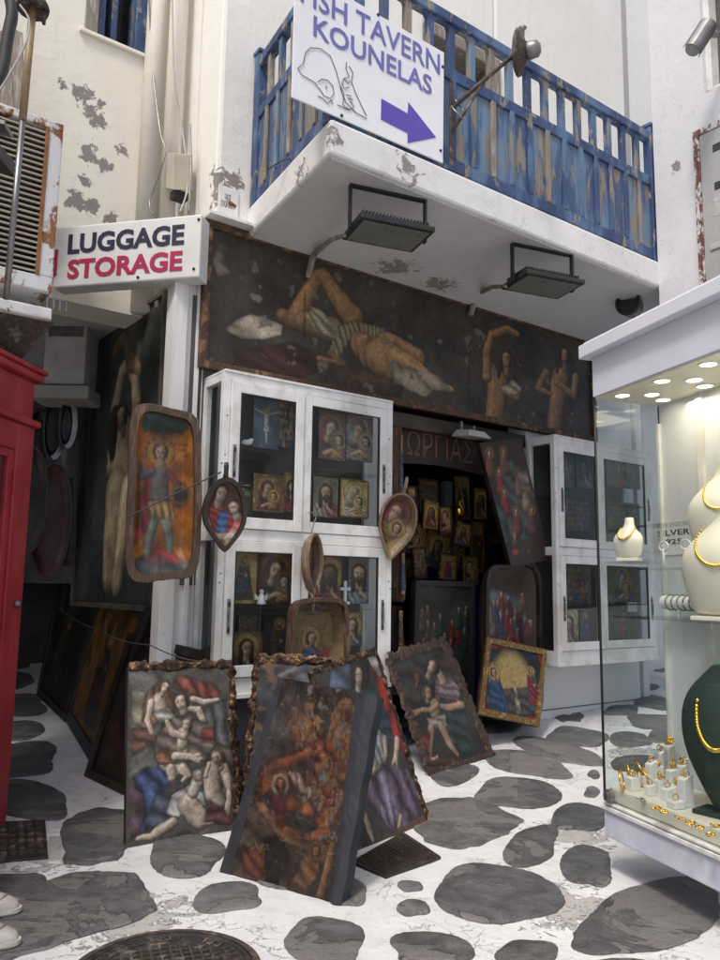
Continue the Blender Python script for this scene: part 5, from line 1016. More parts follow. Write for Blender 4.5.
# painting B: dark nativity, in front
def artB(A):
    A.poly([(60, 840), (100, 560), (200, 600), (260, 720), (240, 860)], (.1, .085, .06), 10); A.poly([(150, 480), (200, 420), (330, 360), (430, 290), (470, 330), (380, 400), (290, 430), (200, 520), (150, 560)], (.2, .075, .035), 14, .6, 2.2); A.poly([(430, 290), (510, 200), (520, 420), (460, 540), (400, 640), (330, 500), (380, 400)], (.17, .055, .025), 22, .7, .6)
    A.poly([(190, 560), (250, 530), (340, 560), (420, 660), (420, 710), (300, 700), (210, 650)], (.26, .1, .035), 12, .6, 2.5); A.dot(315, 635, 75, 38, (.02, .022, .02)); A.poly([(240, 600), (300, 600), (400, 660), (340, 660)], (.05, .06, .05), 22); A.poly([(150, 560), (180, 560), (240, 650), (330, 720), (400, 740), (380, 760), (230, 690)], (.36, .22, .1), 12)
    A.ring(240, 500, 36, 7, (.3, .26, .2)); A.head(242, 498, 20, SKD); A.poly([(270, 470), (300, 450), (360, 520), (340, 550)], (.36, .3, .22), 34, .7, .3); A.line([(275, 455), (350, 540)], 4, (.45, .38, .28), .7); A.poly([(200, 540), (250, 530), (270, 600), (200, 610)], (.14, .03, .03), 20)
    rr = random.Random(4)
    for cx, cy, n, sp in ((325, 230, 26, 48), (320, 300, 16, 40), (470, 230, 24, 42), (470, 330, 20, 48), (400, 460, 18, 60), (150, 770, 16, 40), (430, 560, 12, 40)):
        for _ in range(n):
            x, y = cx+rr.gauss(0, sp*.55), cy+rr.gauss(0, sp*.6); A.limb([(x, y+16, 10), (x+rr.uniform(-8, 8), y+38, 13)], rr.choice([(.22, .09, .04), (.16, .14, .12), (.12, .04, .03), (.26, .18, .08)])); A.head(x, y, 8, (.36, .22, .12), halo=rr.choice([None, (.26, .16, .06)]))
    A.poly([(180, 700), (230, 680), (280, 740), (250, 860), (180, 860)], (.015, .018, .018), 10); A.poly([(280, 850), (330, 760), (390, 730), (380, 820), (330, 880)], (.2, .12, .05), 24); A.head(375, 745, 20, SKD, halo=(.14, .1, .05)); A.head(140, 740, 17, SKD); A.poly([(100, 720), (180, 760), (190, 850), (110, 840)], (.15, .06, .035), 24)
    A.limb([(390, 900, 18), (430, 720, 12)], (.2, .13, .05)); A.poly([(70, 300), (230, 120), (300, 160), (280, 320), (150, 470), (90, 520)], (.075, .08, .095), 8, .5, .8, .1, .03, .7)
    for _ in range(150):
        x, y = rr.uniform(120, 520), rr.uniform(150, 860); r_ = rr.uniform(5, 16); a0 = rr.uniform(0, 6.28); A.line([(x+r_*math.cos(a0+k*.5), y+r_*math.sin(a0+k*.5)) for k in range(rr.randint(4, 8))], 1.6, rr.choice([(.4, .34, .26), (.34, .2, .1), (.3, .1, .05)]), .6)
    A.scratch(90, (.42, .28, .14), .8, .06); A.grime(.45, 7); A.I = A.I*np.array((1.0, .78, .76)); A.wear(.74, (.13, .12, .11), 12, .1); A.contrast(.95)
fr, P = lean((279, 677), (379, 697), (343, 905), (220, 872), ang=16); 
t = thing('leaning_painting', fr(P[3][0]*.5+P[2][0]*.5, 0, P[3][1]), 'dark brown crowded nativity painting with black borders, front of the pile', 'painting')
MB(fr).prism([lerp(P[0], P[1], -.0), lerp(P[0], P[1], .79), lerp(P[3], P[2], .93), P[3]], -.045, -.002).build('backing', M['black_board'], t, bev=.006)
ql = [lerp(P[0], P[1], .06), lerp(P[0], P[1], .80), lerp(P[3], P[2], .92), lerp(P[3], P[2], .10)]
m = qmap(fr, ql, .004); A = Art(asp_of(ql), 260, 64, (.02, .016, .013), (.05, .038, .03), zmap(m, 215, 650, .271), .271/215); artB(A); picture(fr, ql, A, M['art'], t, .004, rough=.016)
MB(fr).prism([P[0], ql[0], ql[3], P[3]], -.0, .008).build('left_border', M['black_board'], t, bev=.003)
m_ = MB(fr); n = 26; L0, R0 = ql[1], P[1]; L1, R1 = ql[2], P[2]; vs = []; rr = random.Random(5)
for i in range(n+1):
    a_, b_ = lerp(L0, L1, i/n), lerp(R0, R1, i/n); wv = .012*math.sin(i*.9)
    for k in range(5): p = lerp(a_, b_, k/4); vs.append((p[0]+wv*.3, .012+.014*math.sin(k/4*math.pi)+rr.uniform(0, .004), p[1]))
    for k in range(5): p = lerp(b_, a_, k/4); vs.append((p[0]+wv*.3, -.05, p[1]))
fs = [(i*10+k, i*10+(k+1) % 10, (i+1)*10+(k+1) % 10, (i+1)*10+k) for i in range(n) for k in range(10)]+[list(range(10)), list(range(n*10, n*10+10))]
m_.add(vs, fs).build('cloth_edge', M['grey_strip'], t)
# painting E: woman with two children
def artE(A):
    A.poly([(240, 80), (480, 30), (560, 200), (300, 300)], (.045, .045, .035), 8); A.poly([(440, 170), (500, 150), (540, 200), (540, 280), (470, 290), (440, 240)], (.34, .24, .26), 22); A.poly([(400, 90), (450, 60), (500, 90), (510, 150), (460, 170)], (.08, .05, .04), 14); A.limb([(450, 130, 18), (470, 170, 22)], SKP); A.head(428, 112, 32, (.6, .42, .3), (.12, .07, .05), turn=-1, tilt=.35)
    A.poly([(460, 240), (560, 260), (590, 420), (500, 440), (440, 330)], (.05, .06, .065), 16); A.limb([(550, 270, 17), (490, 282, 15), (430, 270, 9)], SK); A.head(365, 160, 25, (.2, .11, .07), turn=1); A.limb([(315, 300, 13), (350, 308, 15), (380, 296, 9)], (.36, .22, .13)); A.head(408, 222, 26, (.5, .33, .22), (.16, .09, .05), turn=1)
    A.limb([(440, 270, 26), (445, 320, 30)], (.42, .28, .18)); A.limb([(385, 290, 9), (420, 295, 12), (450, 270, 12)], SK); A.poly([(405, 330), (480, 310), (490, 360), (420, 370)], (.4, .36, .34), 24); A.limb([(425, 370, 20), (420, 430, 15), (418, 490, 9)], (.45, .3, .2)); A.limb([(465, 360, 19), (500, 430, 15), (535, 480, 9)], (.45, .3, .2))
    A.poly([(380, 400), (420, 380), (415, 500), (390, 490)], (.2, .03, .03), 12); A.poly([(530, 400), (570, 400), (590, 470), (550, 490)], (.03, .08, .07), 12); A.poly([(415, 500), (600, 480), (640, 500), (430, 550)], (.1, .05, .03), 14); A.limb([(420, 500, 9), (450, 490, 7)], SK); A.grime(.35, 8); A.scratch(20); A.contrast(.95)
lp('leaning_painting', 'dark painting of a woman with two children in carved brown frame', [(388, 658), (444, 642), (492, 757), (432, 775)], 65, (.028, .025, .02), artE, (330, 640, .2394), 170, foil=(0, 1, 2, 3), foil_m='carved', fw=.075, rough=.008, ang=16)
# small gold icon and tub icon at the doorway
def artG(A):
    A.mp = None; A.k = 1; a = A.asp; A.poly([(0, 0), (0, 1), (a, 1), (a, 0)], (.3, .03, .03), 3, .2, 0, 0); A.poly([(.07, .06), (.07, .93), (a-.07, .93), (a-.07, .06)], (.02, .026, .035), 3, .2, 0); A.dot(a/2, .54, .33, .34, (.6, .44, .16)); A.poly([(.08, .08), (.08, .42), (a-.08, .42), (a-.08, .08)], (.1, .09, .08), 10)
    A.figure(.3, .1, .62, (.04, .1, .25), (.05, .16, .3), (.55, .38, .12)); A.poly([(.12, .1), (.18, .5), (.34, .54), (.4, .1)], (.04, .1, .22), 14); A.head(.3, .63, .055, SK, halo=(.62, .42, .14), turn=1); A.figure(a-.27, .1, .56, (.05, .15, .14), (.28, .03, .06), (.62, .42, .14)); A.poly([(a/2-.04, .1), (a/2-.02, .5), (a/2+.03, .5), (a/2+.05, .1)], (.4, .36, .26), 8); A.grime(.15)
a_ = R(13); G0 = F(0, .42, .3); fr = Fr(G0, E1, N1*math.cos(a_)+Z*math.sin(a_), Z*math.cos(a_)-N1*math.sin(a_)); P = [fr.px(*p) for p in ((486, 637), (546, 650), (538, 727), (477, 714))]; print('GOLD', P)
A = Art(asp_of(P), 150, 71, (.2, .1, .05)); artG(A)
panel('framed_icon', 'small gold framed icon of two haloed figures facing each other, leaning on the tub icon', fr, P, A, .03, 'old_gold', .05, am='icon_art', cat='icon')
def tub(cx, cy, hpx, wpx, out, **k): fr, h = tray_px(cx, cy, hpx, out, k.pop('yaw', 0)); return fr, h, h*wpx/hpx
fr, h, w = tub(516, 641, 158, 83, .18)
A = Art(w/h, 190, 72, (.035, .018, .014), (.07, .03, .025), None, 1); c = w/h/2; rr = random.Random(7)
A.poly([(.04, .66), (.06, .84), (w/h-.1, .8), (w/h-.08, .62)], (.12, .14, .15), 12)
for _ in range(46):
    x, y = rr.uniform(.06, w/h-.06), rr.uniform(.42, .78); cc = rr.choice([(.3, .03, .05), (.05, .07, .16), (.28, .2, .14), (.14, .03, .03), (.2, .16, .1)]); A.limb([(x, y, .022), (x+rr.uniform(-.03, .03), y-.07, .03)], cc); A.head(x, y+.03, .014, SK)
A.poly([(.1, .05), (.1, .42), (w/h-.1, .42), (w/h-.1, .05)], (.07, .015, .015), 12); A.grime(.3); A.contrast(1.2)
tray('tub_icon', 'large dark wooden tub icon with crowded red scene standing in the doorway', 'icon', fr, 'rect', w, h, .16, .035, A, 'dark_wood', rs=11)
fr = F.shift(0, .2, 0); P = [fr.px(479, 443), fr.px(521, 438), fr.px(550, 560), fr.px(511, 566)]
m = qmap(fr, P); A = Art(asp_of(P), 200, 73, (.035, .022, .018), (.065, .035, .03), zmap(m, 370, 380, .375), .375/125)
A.poly([(330, 250), (360, 200), (400, 230), (440, 300), (440, 420), (380, 440)], (.08, .09, .08), 14)
for x, y, r, cc in ((318, 195, 14, (.25, .1, .05)), (355, 190, 13, (.25, .12, .06)), (345, 245, 12, (.3, .05, .04)), (395, 250, 12, (.3, .18, .12)), (358, 300, 13, (.36, .05, .03)), (415, 290, 14, (.34, .24, .16)), (390, 350, 14, (.22, .05, .04)), (430, 350, 14, (.16, .09, .08))):
    A.limb([(x, y+12, r*.8), (x+4, y+48, r*1.3)], cc); A.head(x, y, r*.55, SK, halo=(.28, .12, .05))
A.poly([(330, 330), (355, 340), (370, 430), (350, 440)], (.05, .1, .1), 14); A.poly([(390, 240), (420, 240), (430, 300), (400, 290)], (.25, .2, .17), 18); A.dot(388, 460, 10, 8, (.4, .05, .05)); A.dot(385, 415, 5, 12, (.36, .2, .08)); A.dot(425, 458, 8, 6, (.18, .05, .05)); A.grime(.2); A.contrast(1.3)
t = panel('board_icon', 'long dark icon board with red figures hung askew at the right of the doorway', fr, P, A, .045, cat='icon', am='icon_art')
wire('string', [F(*[(lambda q: (q[0], .5, q[1]))(F.px(128, 517, .5))][0]), F(*[(lambda q: (q[0], .55, q[1]))(F.px(165, 500, .62))][0]), F(*[(lambda q: (q[0], .55, q[1]))(F.px(226, 471, .62))][0])], .005, M['dark_cable'], 'dark string stretched across the trough icon to the first spoon')
p = [(57, 606), (100, 630), (150, 645), (203, 661)]
wire('string', [atdepth(x, y, d) for (x, y), d in zip(p, (5.9, 5.2, 4.75, 4.5))], .0035, M['dark_cable'], 'thin dark string strung across the framed paintings in the passage', .02)
# ---------------------------------------------------------------- inside the doorway
t = thing('header_board', F(.9, -.1, 2.5), 'dark painted board lettered in greek across the top of the doorway', 'sign'); DB = F.shift(0, -.12, 0)
d0, d1 = DB.px(396, 450)[0], DB.px(484, 450)[0]; e1, e0 = DB.px(440, 424)[1], DB.px(440, 469)[1]
m_ = MB(DB); m_.prism([(d0, e0+.03)]+[(d0+(d1-d0)*k/10, e0+.03*math.sin(k/10*math.pi)) for k in range(11)]+[(d1, e1), (d0, e1)], -.03, 0); m_.build('board', pm('header_brown', (.035, .02, .018), (.02, .013, .012), 4, .6), t)
l0, l1 = DB.px(407, 450)[0], DB.px(473, 460)[0]
text('lettering', 'ΩΡΓΙΑΣ', DB, (l0, l1, e0+.09, e1-.1), pm('faded_red', (.2, .1, .06), (.14, .07, .045), 9, .7), t, -.01)
LH = F.shift(0, .02, 0); a, c = LH.px(463, 435); t = thing('small_floodlight', LH(a, 0, c), 'small white floodlight under the painted board over the doorway', 'floodlight')
MB(LH).hexa([(a-.14, .0, c-.03), (a+.13, .0, c-.03), (a+.13, .22, c-.05), (a-.14, .22, c-.05)], [(a-.1, .02, c+.03), (a+.09, .02, c+.03), (a+.09, .18, c+.01), (a-.1, .18, c+.01)]).build('housing', pm('lamp_grey', (.5, .5, .48), (.4, .4, .38), 5, .4), t, bev=.004)
m_ = MB(LH); m_.box(a-.09, a-.07, .05, .07, c, c+.1); m_.box(a+.06, a+.08, .05, .07, c, c+.08); m_.build('bracket', M['grey_metal'], t)
# interior room items
def room(px, py, o): a, c = F.px(px, py, o); return a, c
t = thing('inner_door', F(1.8, -1.0, 0), 'pale grey post and blue curtained shelves seen inside the dark doorway', 'shelving')
I1 = F.shift(0, -1.0, 0); x0, _ = I1.px(443, 500); x1, _ = I1.px(451, 500)
MB(I1).box(x0, x1, -.04, .02, .42, 2.6).build('post', pm('post_grey', (.3, .33, .32), (.22, .24, .24), 3, .6), t)
bl = pm('blue_cloth', (.012, .03, .26), (.008, .018, .16), 3, .8); m_ = MB(I1); x2, _ = I1.px(472, 500); x3, _ = I1.px(500, 500); m_.box(x2, x3, -.1, -.06, .42, 2.6); x4, _ = I1.px(425, 540); m_.box(x4, x0, -.1, -.06, .42, 1.7); m_.build('blue_panel', bl, t)
m_ = MB(I1); x5, _ = I1.px(486, 500); m_.box(x5, x5+.04, -.02, .02, .42, 2.5); m_.build('post', M['grey_metal'], t)
m_ = MB(I1)
for zz_ in (1.2, 1.75, 2.2): m_.box(x4-.6, x3, -.45, .06, zz_, zz_+.03)
m_.build('shelf', M['dark_wood'], t)
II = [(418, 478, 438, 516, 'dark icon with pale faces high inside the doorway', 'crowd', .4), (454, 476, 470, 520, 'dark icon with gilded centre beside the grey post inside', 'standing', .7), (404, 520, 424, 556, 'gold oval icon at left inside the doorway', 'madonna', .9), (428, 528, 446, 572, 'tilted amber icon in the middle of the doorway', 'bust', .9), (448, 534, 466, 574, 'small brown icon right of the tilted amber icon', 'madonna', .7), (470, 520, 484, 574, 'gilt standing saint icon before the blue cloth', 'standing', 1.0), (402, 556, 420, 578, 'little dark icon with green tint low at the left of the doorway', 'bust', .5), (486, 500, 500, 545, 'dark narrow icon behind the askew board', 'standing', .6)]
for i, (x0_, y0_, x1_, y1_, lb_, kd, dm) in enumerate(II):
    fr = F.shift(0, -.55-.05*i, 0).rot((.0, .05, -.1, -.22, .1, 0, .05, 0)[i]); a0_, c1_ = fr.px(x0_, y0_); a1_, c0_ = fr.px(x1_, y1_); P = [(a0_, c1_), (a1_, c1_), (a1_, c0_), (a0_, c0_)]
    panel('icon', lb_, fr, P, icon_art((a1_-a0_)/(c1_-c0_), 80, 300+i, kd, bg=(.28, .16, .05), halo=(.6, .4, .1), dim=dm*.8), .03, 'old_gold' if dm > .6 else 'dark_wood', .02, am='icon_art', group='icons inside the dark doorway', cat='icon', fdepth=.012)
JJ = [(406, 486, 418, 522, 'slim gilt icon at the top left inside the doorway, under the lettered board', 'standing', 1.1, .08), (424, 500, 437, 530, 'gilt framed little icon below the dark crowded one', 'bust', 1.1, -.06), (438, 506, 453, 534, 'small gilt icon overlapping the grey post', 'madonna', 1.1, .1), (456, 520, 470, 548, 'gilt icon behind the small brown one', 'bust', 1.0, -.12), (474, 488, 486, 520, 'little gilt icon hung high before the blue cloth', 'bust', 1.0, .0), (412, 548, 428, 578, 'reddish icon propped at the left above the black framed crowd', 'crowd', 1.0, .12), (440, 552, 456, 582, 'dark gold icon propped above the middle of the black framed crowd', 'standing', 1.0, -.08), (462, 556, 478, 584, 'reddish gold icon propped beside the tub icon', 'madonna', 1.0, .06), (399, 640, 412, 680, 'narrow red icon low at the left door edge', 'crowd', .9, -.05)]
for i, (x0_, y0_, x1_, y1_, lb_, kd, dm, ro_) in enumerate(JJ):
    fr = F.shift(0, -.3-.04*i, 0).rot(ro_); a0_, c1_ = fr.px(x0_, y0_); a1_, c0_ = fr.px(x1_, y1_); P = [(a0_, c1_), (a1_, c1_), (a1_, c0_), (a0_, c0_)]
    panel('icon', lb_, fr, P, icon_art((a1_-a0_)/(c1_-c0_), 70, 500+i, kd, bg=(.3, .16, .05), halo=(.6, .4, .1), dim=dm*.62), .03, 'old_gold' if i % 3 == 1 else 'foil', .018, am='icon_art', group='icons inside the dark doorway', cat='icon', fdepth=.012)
t = thing('gold_lamp', F(*[(lambda q: (q[0], -.5, q[1]))(room(459, 512, -.5))][0]), 'small gilded hanging lamp glinting in the doorway', 'lamp'); c_ = t.location.copy()
MB().lathe([(.01, .12), (.03, .1), (.02, .07), (.055, .04), (.06, 0), (.035, -.04), (.012, -.07), (0, -.09)], c_, Z, 14).build('bowl', M['gold'], t, smooth=True)
m_ = MB()
for k in range(3): m_.tube([c_+Vector((.05*math.cos(k*2.1), .05*math.sin(k*2.1), .03)), c_+Vector((0, 0, .32))], .004, 5, raw=True)
m_.build('chains', M['old_gold'], t)
fr = F.shift(0, -.1, 0); P = [fr.px(414, 580), fr.px(474, 582), fr.px(472, 706), fr.px(410, 700)]
def mk(seed, bg, asp, **k):
    A = Art(asp, 130, seed, bg); rr = random.Random(seed)
    for _ in range(26): x, y = rr.uniform(.05, asp-.05), rr.uniform(.3, .8); A.limb([(x, y, .03), (x, y-.1, .045)], rr.choice([(.16, .02, .02), (.03, .08, .06), (.12, .1, .08)])); A.head(x, y+.04, .02, SK)
    A.grime(.35); A.contrast(k.get('dim', 1.0)); return A
panel('framed_painting', 'black framed painting with dim red and green crowd standing inside the doorway', fr, P, mk(310, (.03, .03, .03), asp_of(P)), .04, 'black_board', .045, am='icon_art', fdepth=.03)
# narrow wooden pieces hung by the door edge
def slatpiece(px, y0, y1, w, out, label, wood='pale_wood', seed=1):
    a, c1 = F.px(px, y0, out); _, c0 = F.px(px, y1, out); fr = F.shift(a, out, c0); h = c1-c0; t = thing('wooden_trough', fr(0, 0, 0), label, 'icon', 'narrow wooden troughs beside the doorway'); rr = random.Random(seed)
    n = 14; vs = []
    for i in range(n+1):
        z = h*i/n; ww = w*(.55+.45*math.sin(math.pi*min(1, max(0, i/n))**.5))*rr.uniform(.93, 1.07)
        vs += [(-ww/2, -.06, z), (ww/2, -.06, z), (ww/2, .02, z), (ww*.28, .03, z), (ww*.1, -.01, z), (-ww*.4, .03, z)]
    fs = [(i*6+k, i*6+(k+1) % 6, (i+1)*6+(k+1) % 6, (i+1)*6+k) for i in range(n) for k in range(6)]+[list(range(6)), list(range(n*6, n*6+6))]
    MB(fr).add(vs, fs).build('carved_body', M[wood], t); A = icon_art(.2, 80, seed+400, 'standing', bg=(.4, .2, .05), dim=.8)
    picture(fr, [(w*.05, h*.9), (w*.32, h*.9), (w*.32, h*.15), (w*.05, h*.15)], A, M['icon_art'], t, .032, 'painted_strip')
slatpiece(398, 427, 512, .085, .12, 'narrow wooden trough icon seen edgeways above the golden spoon', seed=1)
slatpiece(399, 548, 602, .11, .1, 'short wooden trough icon below the golden spoon', 'wood', 2)
slatpiece(396, 606, 652, .13, .12, 'carved dark wooden piece behind the woman and children painting', 'dark_wood', 3)
# hanging bowls at the passage end
for i, (x, y, h_, lb_) in enumerate(((38, 438, 66, 'dark oval bowl hanging nearest the booth in the passage'), (54, 428, 66, 'dark oval bowl with a modelled gleam on its edge, middle of three in the passage'), (67, 424, 50, 'small oval bowl with a modelled gleam hanging by the tall painting'))):
    p = atdepth(x, y, 6.6-.1*i); hh = h_*6.5/780; fr = Fr(p, Vector((.9, .43, 0)), Vector((.43, -.9, 0)), Z); A = Art(.6, 40, 80+i, (.03, .02, .015)); A.grime(.5)
    tray('hanging_bowl', lb_, 'bowl', fr, 'oval', hh*.34, hh, .07, .02, A, 'dark_wood', group='bowls hanging in the passage', rs=i)
    MB(fr).prism([(hh*.17*math.cos(a)+.012, hh*.5*math.sin(a)) for a in [math.pi*(-.5+k/12) for k in range(13)]]+[(hh*.13*math.cos(a)-.012, hh*.44*math.sin(a)) for a in [math.pi*(.5-k/12) for k in range(13)]], .002, .012).build('gleam_rim', M['grey_metal'], bpy.data.objects[-1] if 0 else [o for o in col.objects if o.name.startswith('hanging_bowl')][-1]) if i else None  # metal crescent models the white gleam along the bowl edge

for i, (x, y, h_, d_, lb_) in enumerate(((28, 500, 110, 6.2, 'tall dark trough hanging low behind the booth edge'), (50, 520, 120, 6.5, 'long dark red trough hanging below the oval bowls'), (68, 520, 90, 6.9, 'dark narrow trough hanging beside the tall painting'))):
    p = atdepth(x, y, d_); hh = h_*d_/780; fr = Fr(p, Vector((.9, .43, 0)), Vector((.43, -.9, 0)), Z); A = Art(.45, 40, 90+i, ((.03, .02, .015), (.09, .02, .02), (.04, .03, .02))[i]); A.grime(.4)
    tray('hanging_trough', lb_, 'bowl', fr, 'oval', hh*.36, hh, .08, .025, A, 'dark_wood', group='bowls hanging in the passage', rs=i+4)
p = atdepth(72, 500, 7.2); fr = Fr(p, (1, .2, 0), (.2, -1, 0), Z); tag(MB(fr).box(-.12, .12, -.04, 0, -.55, .75).build('grey_board', pm('grey_board', (.2, .2, .195), (.13, .13, .125), 3, .7), base=p, bev=.004), 'grey upright board in the passage left of the tall painting', 'board')
# ---------------------------------------------------------------- floodlights under the balcony
def flood(px, py, z, label, armpx, wdt=.5, src=None):
    d = ray(px, py); s = (z-CAM.z)/d.z; p = CAM+d*s; fr = Fr(p, (E1*.97+N1*.25).normalized(), (N1*.97-E1*.25).normalized(), Z)
    t = thing('floodlight', p, label, 'floodlight', 'floodlights under the balcony')
    m_ = MB(fr); m_.box(-wdt/2, wdt/2, -.17, .17, 0, .035); m_.build('housing', M['black_metal'], t, bev=.006)
    MB(fr).box(-wdt/2+.025, wdt/2-.025, -.145, .145, -.004, -.001).build('glass_face', pm('lamp_face', (.16, .17, .15), (.12, .13, .12), 3, .3), t)
    m_ = MB(fr)
    for k in range(20): x = -wdt/2+.03+k*(wdt-.06)/19; m_.box(x-.004, x+.004, -.13, .13, .035, .075)
    m_.build('cooling_fins', M['black_metal'], t); MB(fr).box(-.12, .1, -.06, .06, .076, .11).build('driver_box', M['grey_metal'], t, bev=.006)
    m_ = MB(fr); hb = min(.3, ZS0-z-.02)
    m_.box(-wdt/2-.018, -wdt/2-.004, -.02, .02, 0, hb); m_.box(wdt/2+.004, wdt/2+.018, -.02, .02, 0, hb); m_.box(-wdt/2-.018, wdt/2+.018, -.02, .02, hb, hb+.014); m_.build('bracket', M['black_metal'], t, bev=.003)
    a, c = F.px(*armpx, .1); q = F(a, .07, c); r_ = fr(-wdt/2-.005, -.1, .0)
    m_ = MB(); m_.tube([F(a-.01, .08, c-.12), F(a, .12, c+.02), F(a+.01, .14, c+.06), r_.lerp(F(a, .14, c+.05), .4)+Z*.03, r_], [.024, .026, .022, .018, .014], 7, raw=True); m_.build('arm', M['weather_wood'], t)
    return t
flood(388, 236, 3.72, 'black floodlight on a bracket under the balcony, left of the two', (311, 262))
flood(543, 287, 3.72, 'black floodlight on a bracket under the balcony, right of the two', (473, 302))
p = atdepth(630, 305, 6.5); t = thing('spotlight', p, 'round black spotlight tucked under the right end of the balcony', 'spotlight')
MB().lathe([(.0, -.12), (.09, -.12), (.1, 0), (.11, .08), (.09, .085), (.085, .03), (0, .03)], p, Vector((-.5, -.85, -.1)), 20).build('housing', M['black_metal'], t, smooth=False); m_ = MB(); m_.tube([p, p+Vector((0.02, .03, .3))], .015, 8, raw=True); m_.build('stem', M['black_metal'], t)
# old horn lamp on the railing
RF = F.shift(0, RO+.06, 0); a, c = RF.px(452, 108); a2, c2 = RF.px(449, 160); hp = F(*[(lambda q: (q[0], RO+.3, q[1]))(F.px(523, 52, RO+.3))][0])
t = thing('old_lamp', RF(a, 0, c), 'rusty old lamp head on an iron bracket arm fixed to the blue railing', 'lamp')
MB(RF).box(a-.014, a+.014, -.01, .0, c2-.02, c+.2).build('back_plate', M['iron'], t)
m_ = MB(); m_.tube([RF(a, 0, c), RF(a, 0, c).lerp(hp, .5)+Z*.02, hp+Vector((-.02, 0, .02))], .016, 8, raw=True); m_.tube([RF(a, 0, c-.17), RF(a, 0, c).lerp(hp, .42)], .012, 8, raw=True); m_.build('bracket_arm', M['iron'], t, smooth=True)
m_ = MB(); m_.lathe([(.0, -.035), (.06, -.03), (.075, -.01), (.15, .02), (.155, .035), (.06, .03), (0, .03)], hp, Vector((-.75, .35, .12)), 18); m_.build('shade', M['iron'], t, smooth=True)
m_ = MB(); m_.lathe([(.05, 0), (.06, .02), (.055, .08), (.03, .1), (0, .1)], hp-Vector((-.75, .35, .12)).normalized()*.02, Vector((.75, -.35, .0)), 16); m_.lathe([(.012, 0), (.014, .06), (.03, .08), (.01, .1)], hp+Z*.1, Z, 10); m_.build('socket', M['grey_metal'], t, smooth=True)
cu = [RF(a-.02, .01, c), RF(a+.05, .06, c-.1), RF(a+.1, .03, c-.02), RF(a+.02, .01, c+.06)]; m_ = MB(); m_.tube(cu, .006, 6, raw=True); m_.build('wire_loop', M['grey_metal'], t, smooth=True)
# utility cabinet and camera on the neighbouring house
u0, w1_ = RB.px(693, 133, .02); u2, w0_ = RB.px(693, 277, .02)
t = thing('meter_cabinet', RB(u0, 0, w0_), 'grey metal meter cabinet in a rust flecked frame on the right house', 'meter cabinet')
w0_ -= .3
m_ = MB(RB); m_.box(u0-.0, u0+.05, 0, .03, w0_, w1_); m_.box(u0+.05, u0+.9, 0, .03, w1_-.05, w1_); m_.build('frame', peelpaint('rusty_frame', [(.6, .6, .58), (.5, .5, .5), (.62, .6, .58)], (.2, .07, .05), 16, (1, 1, .6), .5), t)
MB(RB).box(u0+.052, u0+.9, .0, .022, w0_, w1_-.052).build('door', pm('cabinet_grey', (.4, .4, .385), (.34, .34, .325), 3, .5), t, bev=.003)
m_ = MB(RB); 
for zv in (w1_-.2, w1_-.52):
    m_ = MB(RB)
    for k in range(3): m_.box(u0+.16, u0+.5, .022, .026, zv-k*.022, zv-k*.022+.014)
    m_.build('vent', M['black_metal'], t)
MB(RB).box(u0+.15, u0+.5, .022, .024, w1_-.78, w1_-.6).build('notice', pm('paper', (.55, .55, .54), (.3, .3, .3), 30, .8), t); MB(RB).box(u0+.1, u0+.8, .022, .034, w1_-1.05, w1_-1.0).build('moulding', pm('cabinet_grey2', (.46, .46, .45), (.4, .4, .39), 3, .5), t, bev=.005)
p = RB(*[(lambda q: (q[0], .35, q[1]))(RB.px(700, 38, .35))][0]); t = thing('security_camera', p, 'grey bullet security camera with hood by the top window of the right house', 'camera')
ax = (_r*-.5-_u*.75-_w*.25).normalized(); q0 = p-ax*.12; q1 = p+ax*.14
MB().tube([q0, q1], .058, 20, raw=True).build('barrel', pm('camera_grey', (.42, .42, .42), (.3, .3, .3), 14, .5), t, smooth=False, bev=.004)
sx = ax.cross(_w).normalized(); up_ = sx.cross(ax); up_ = up_ if up_.z > 0 else -up_
m_ = MB(); arc = [(math.cos(a)*.072, math.sin(a)*.072) for a in [math.pi*k/10 for k in range(11)]]; vs = []
for e, rr_ in ((q0-ax*.02, 1), (q1+ax*.03, 1), (q0-ax*.02, .93), (q1+ax*.03, .93)):
    for cx, sy in arc: vs.append(e+sx*cx*rr_-up_*sy*-rr_)
n = 11; fs = []
for i in range(n-1): fs += [(i, i+1, n+i+1, n+i), (2*n+i, 2*n+i+1, 3*n+i+1, 3*n+i), (i, i+1, 2*n+i+1, 2*n+i), (n+i, n+i+1, 3*n+i+1, 3*n+i)]
m_.add(vs, fs, True); m_.build('hood', M['grey_metal'], t)
wl = RB(RB.loc(p)[0]+.1, 0, p.z+.12); m_ = MB(); m_.tube([wl, wl.lerp(p, .5)+Z*.02, p+up_*.03], [.035, .025, .02], 10, raw=True); m_.box(0, 0, 0, 0, 0, 0); m_.build('mount_arm', M['grey_metal'], t, smooth=True)
# ---------------------------------------------------------------- drain covers
def gquad(pts, h=0): return [Vector((ground(*p).x, ground(*p).y, ground(*p).z+h)) for p in pts]
c0_ = ground(165, 975); rad = (ground(165, 929)-ground(165, 1000)).length/2; c0_ = Vector((c0_.x, c0_.y-.0, .15)); rad = .305
t = thing('manhole_cover', (c0_.x, c0_.y, .15), 'round cast iron manhole cover at the bottom edge of the lane', 'manhole cover')
cast = pm('cast_iron', (.05, .048, .046), (.03, .029, .028), 12, .6, .3, .5, .003, c3=(.1, .095, .09))
MB().lathe([(0, .0), (rad, .0), (rad, .016), (rad-.02, .018), (rad-.022, .012), (0, .012)], c0_, Z, 64).build('plate', cast, t)
MB().lathe([(rad+.004, .0), (rad+.03, .0), (rad+.03, .015), (rad+.004, .016)], c0_, Z, 64, caps=False).build('rim', M['iron'], t)
m_ = MB(); g = .035; ro = .35; R2 = rad*.7
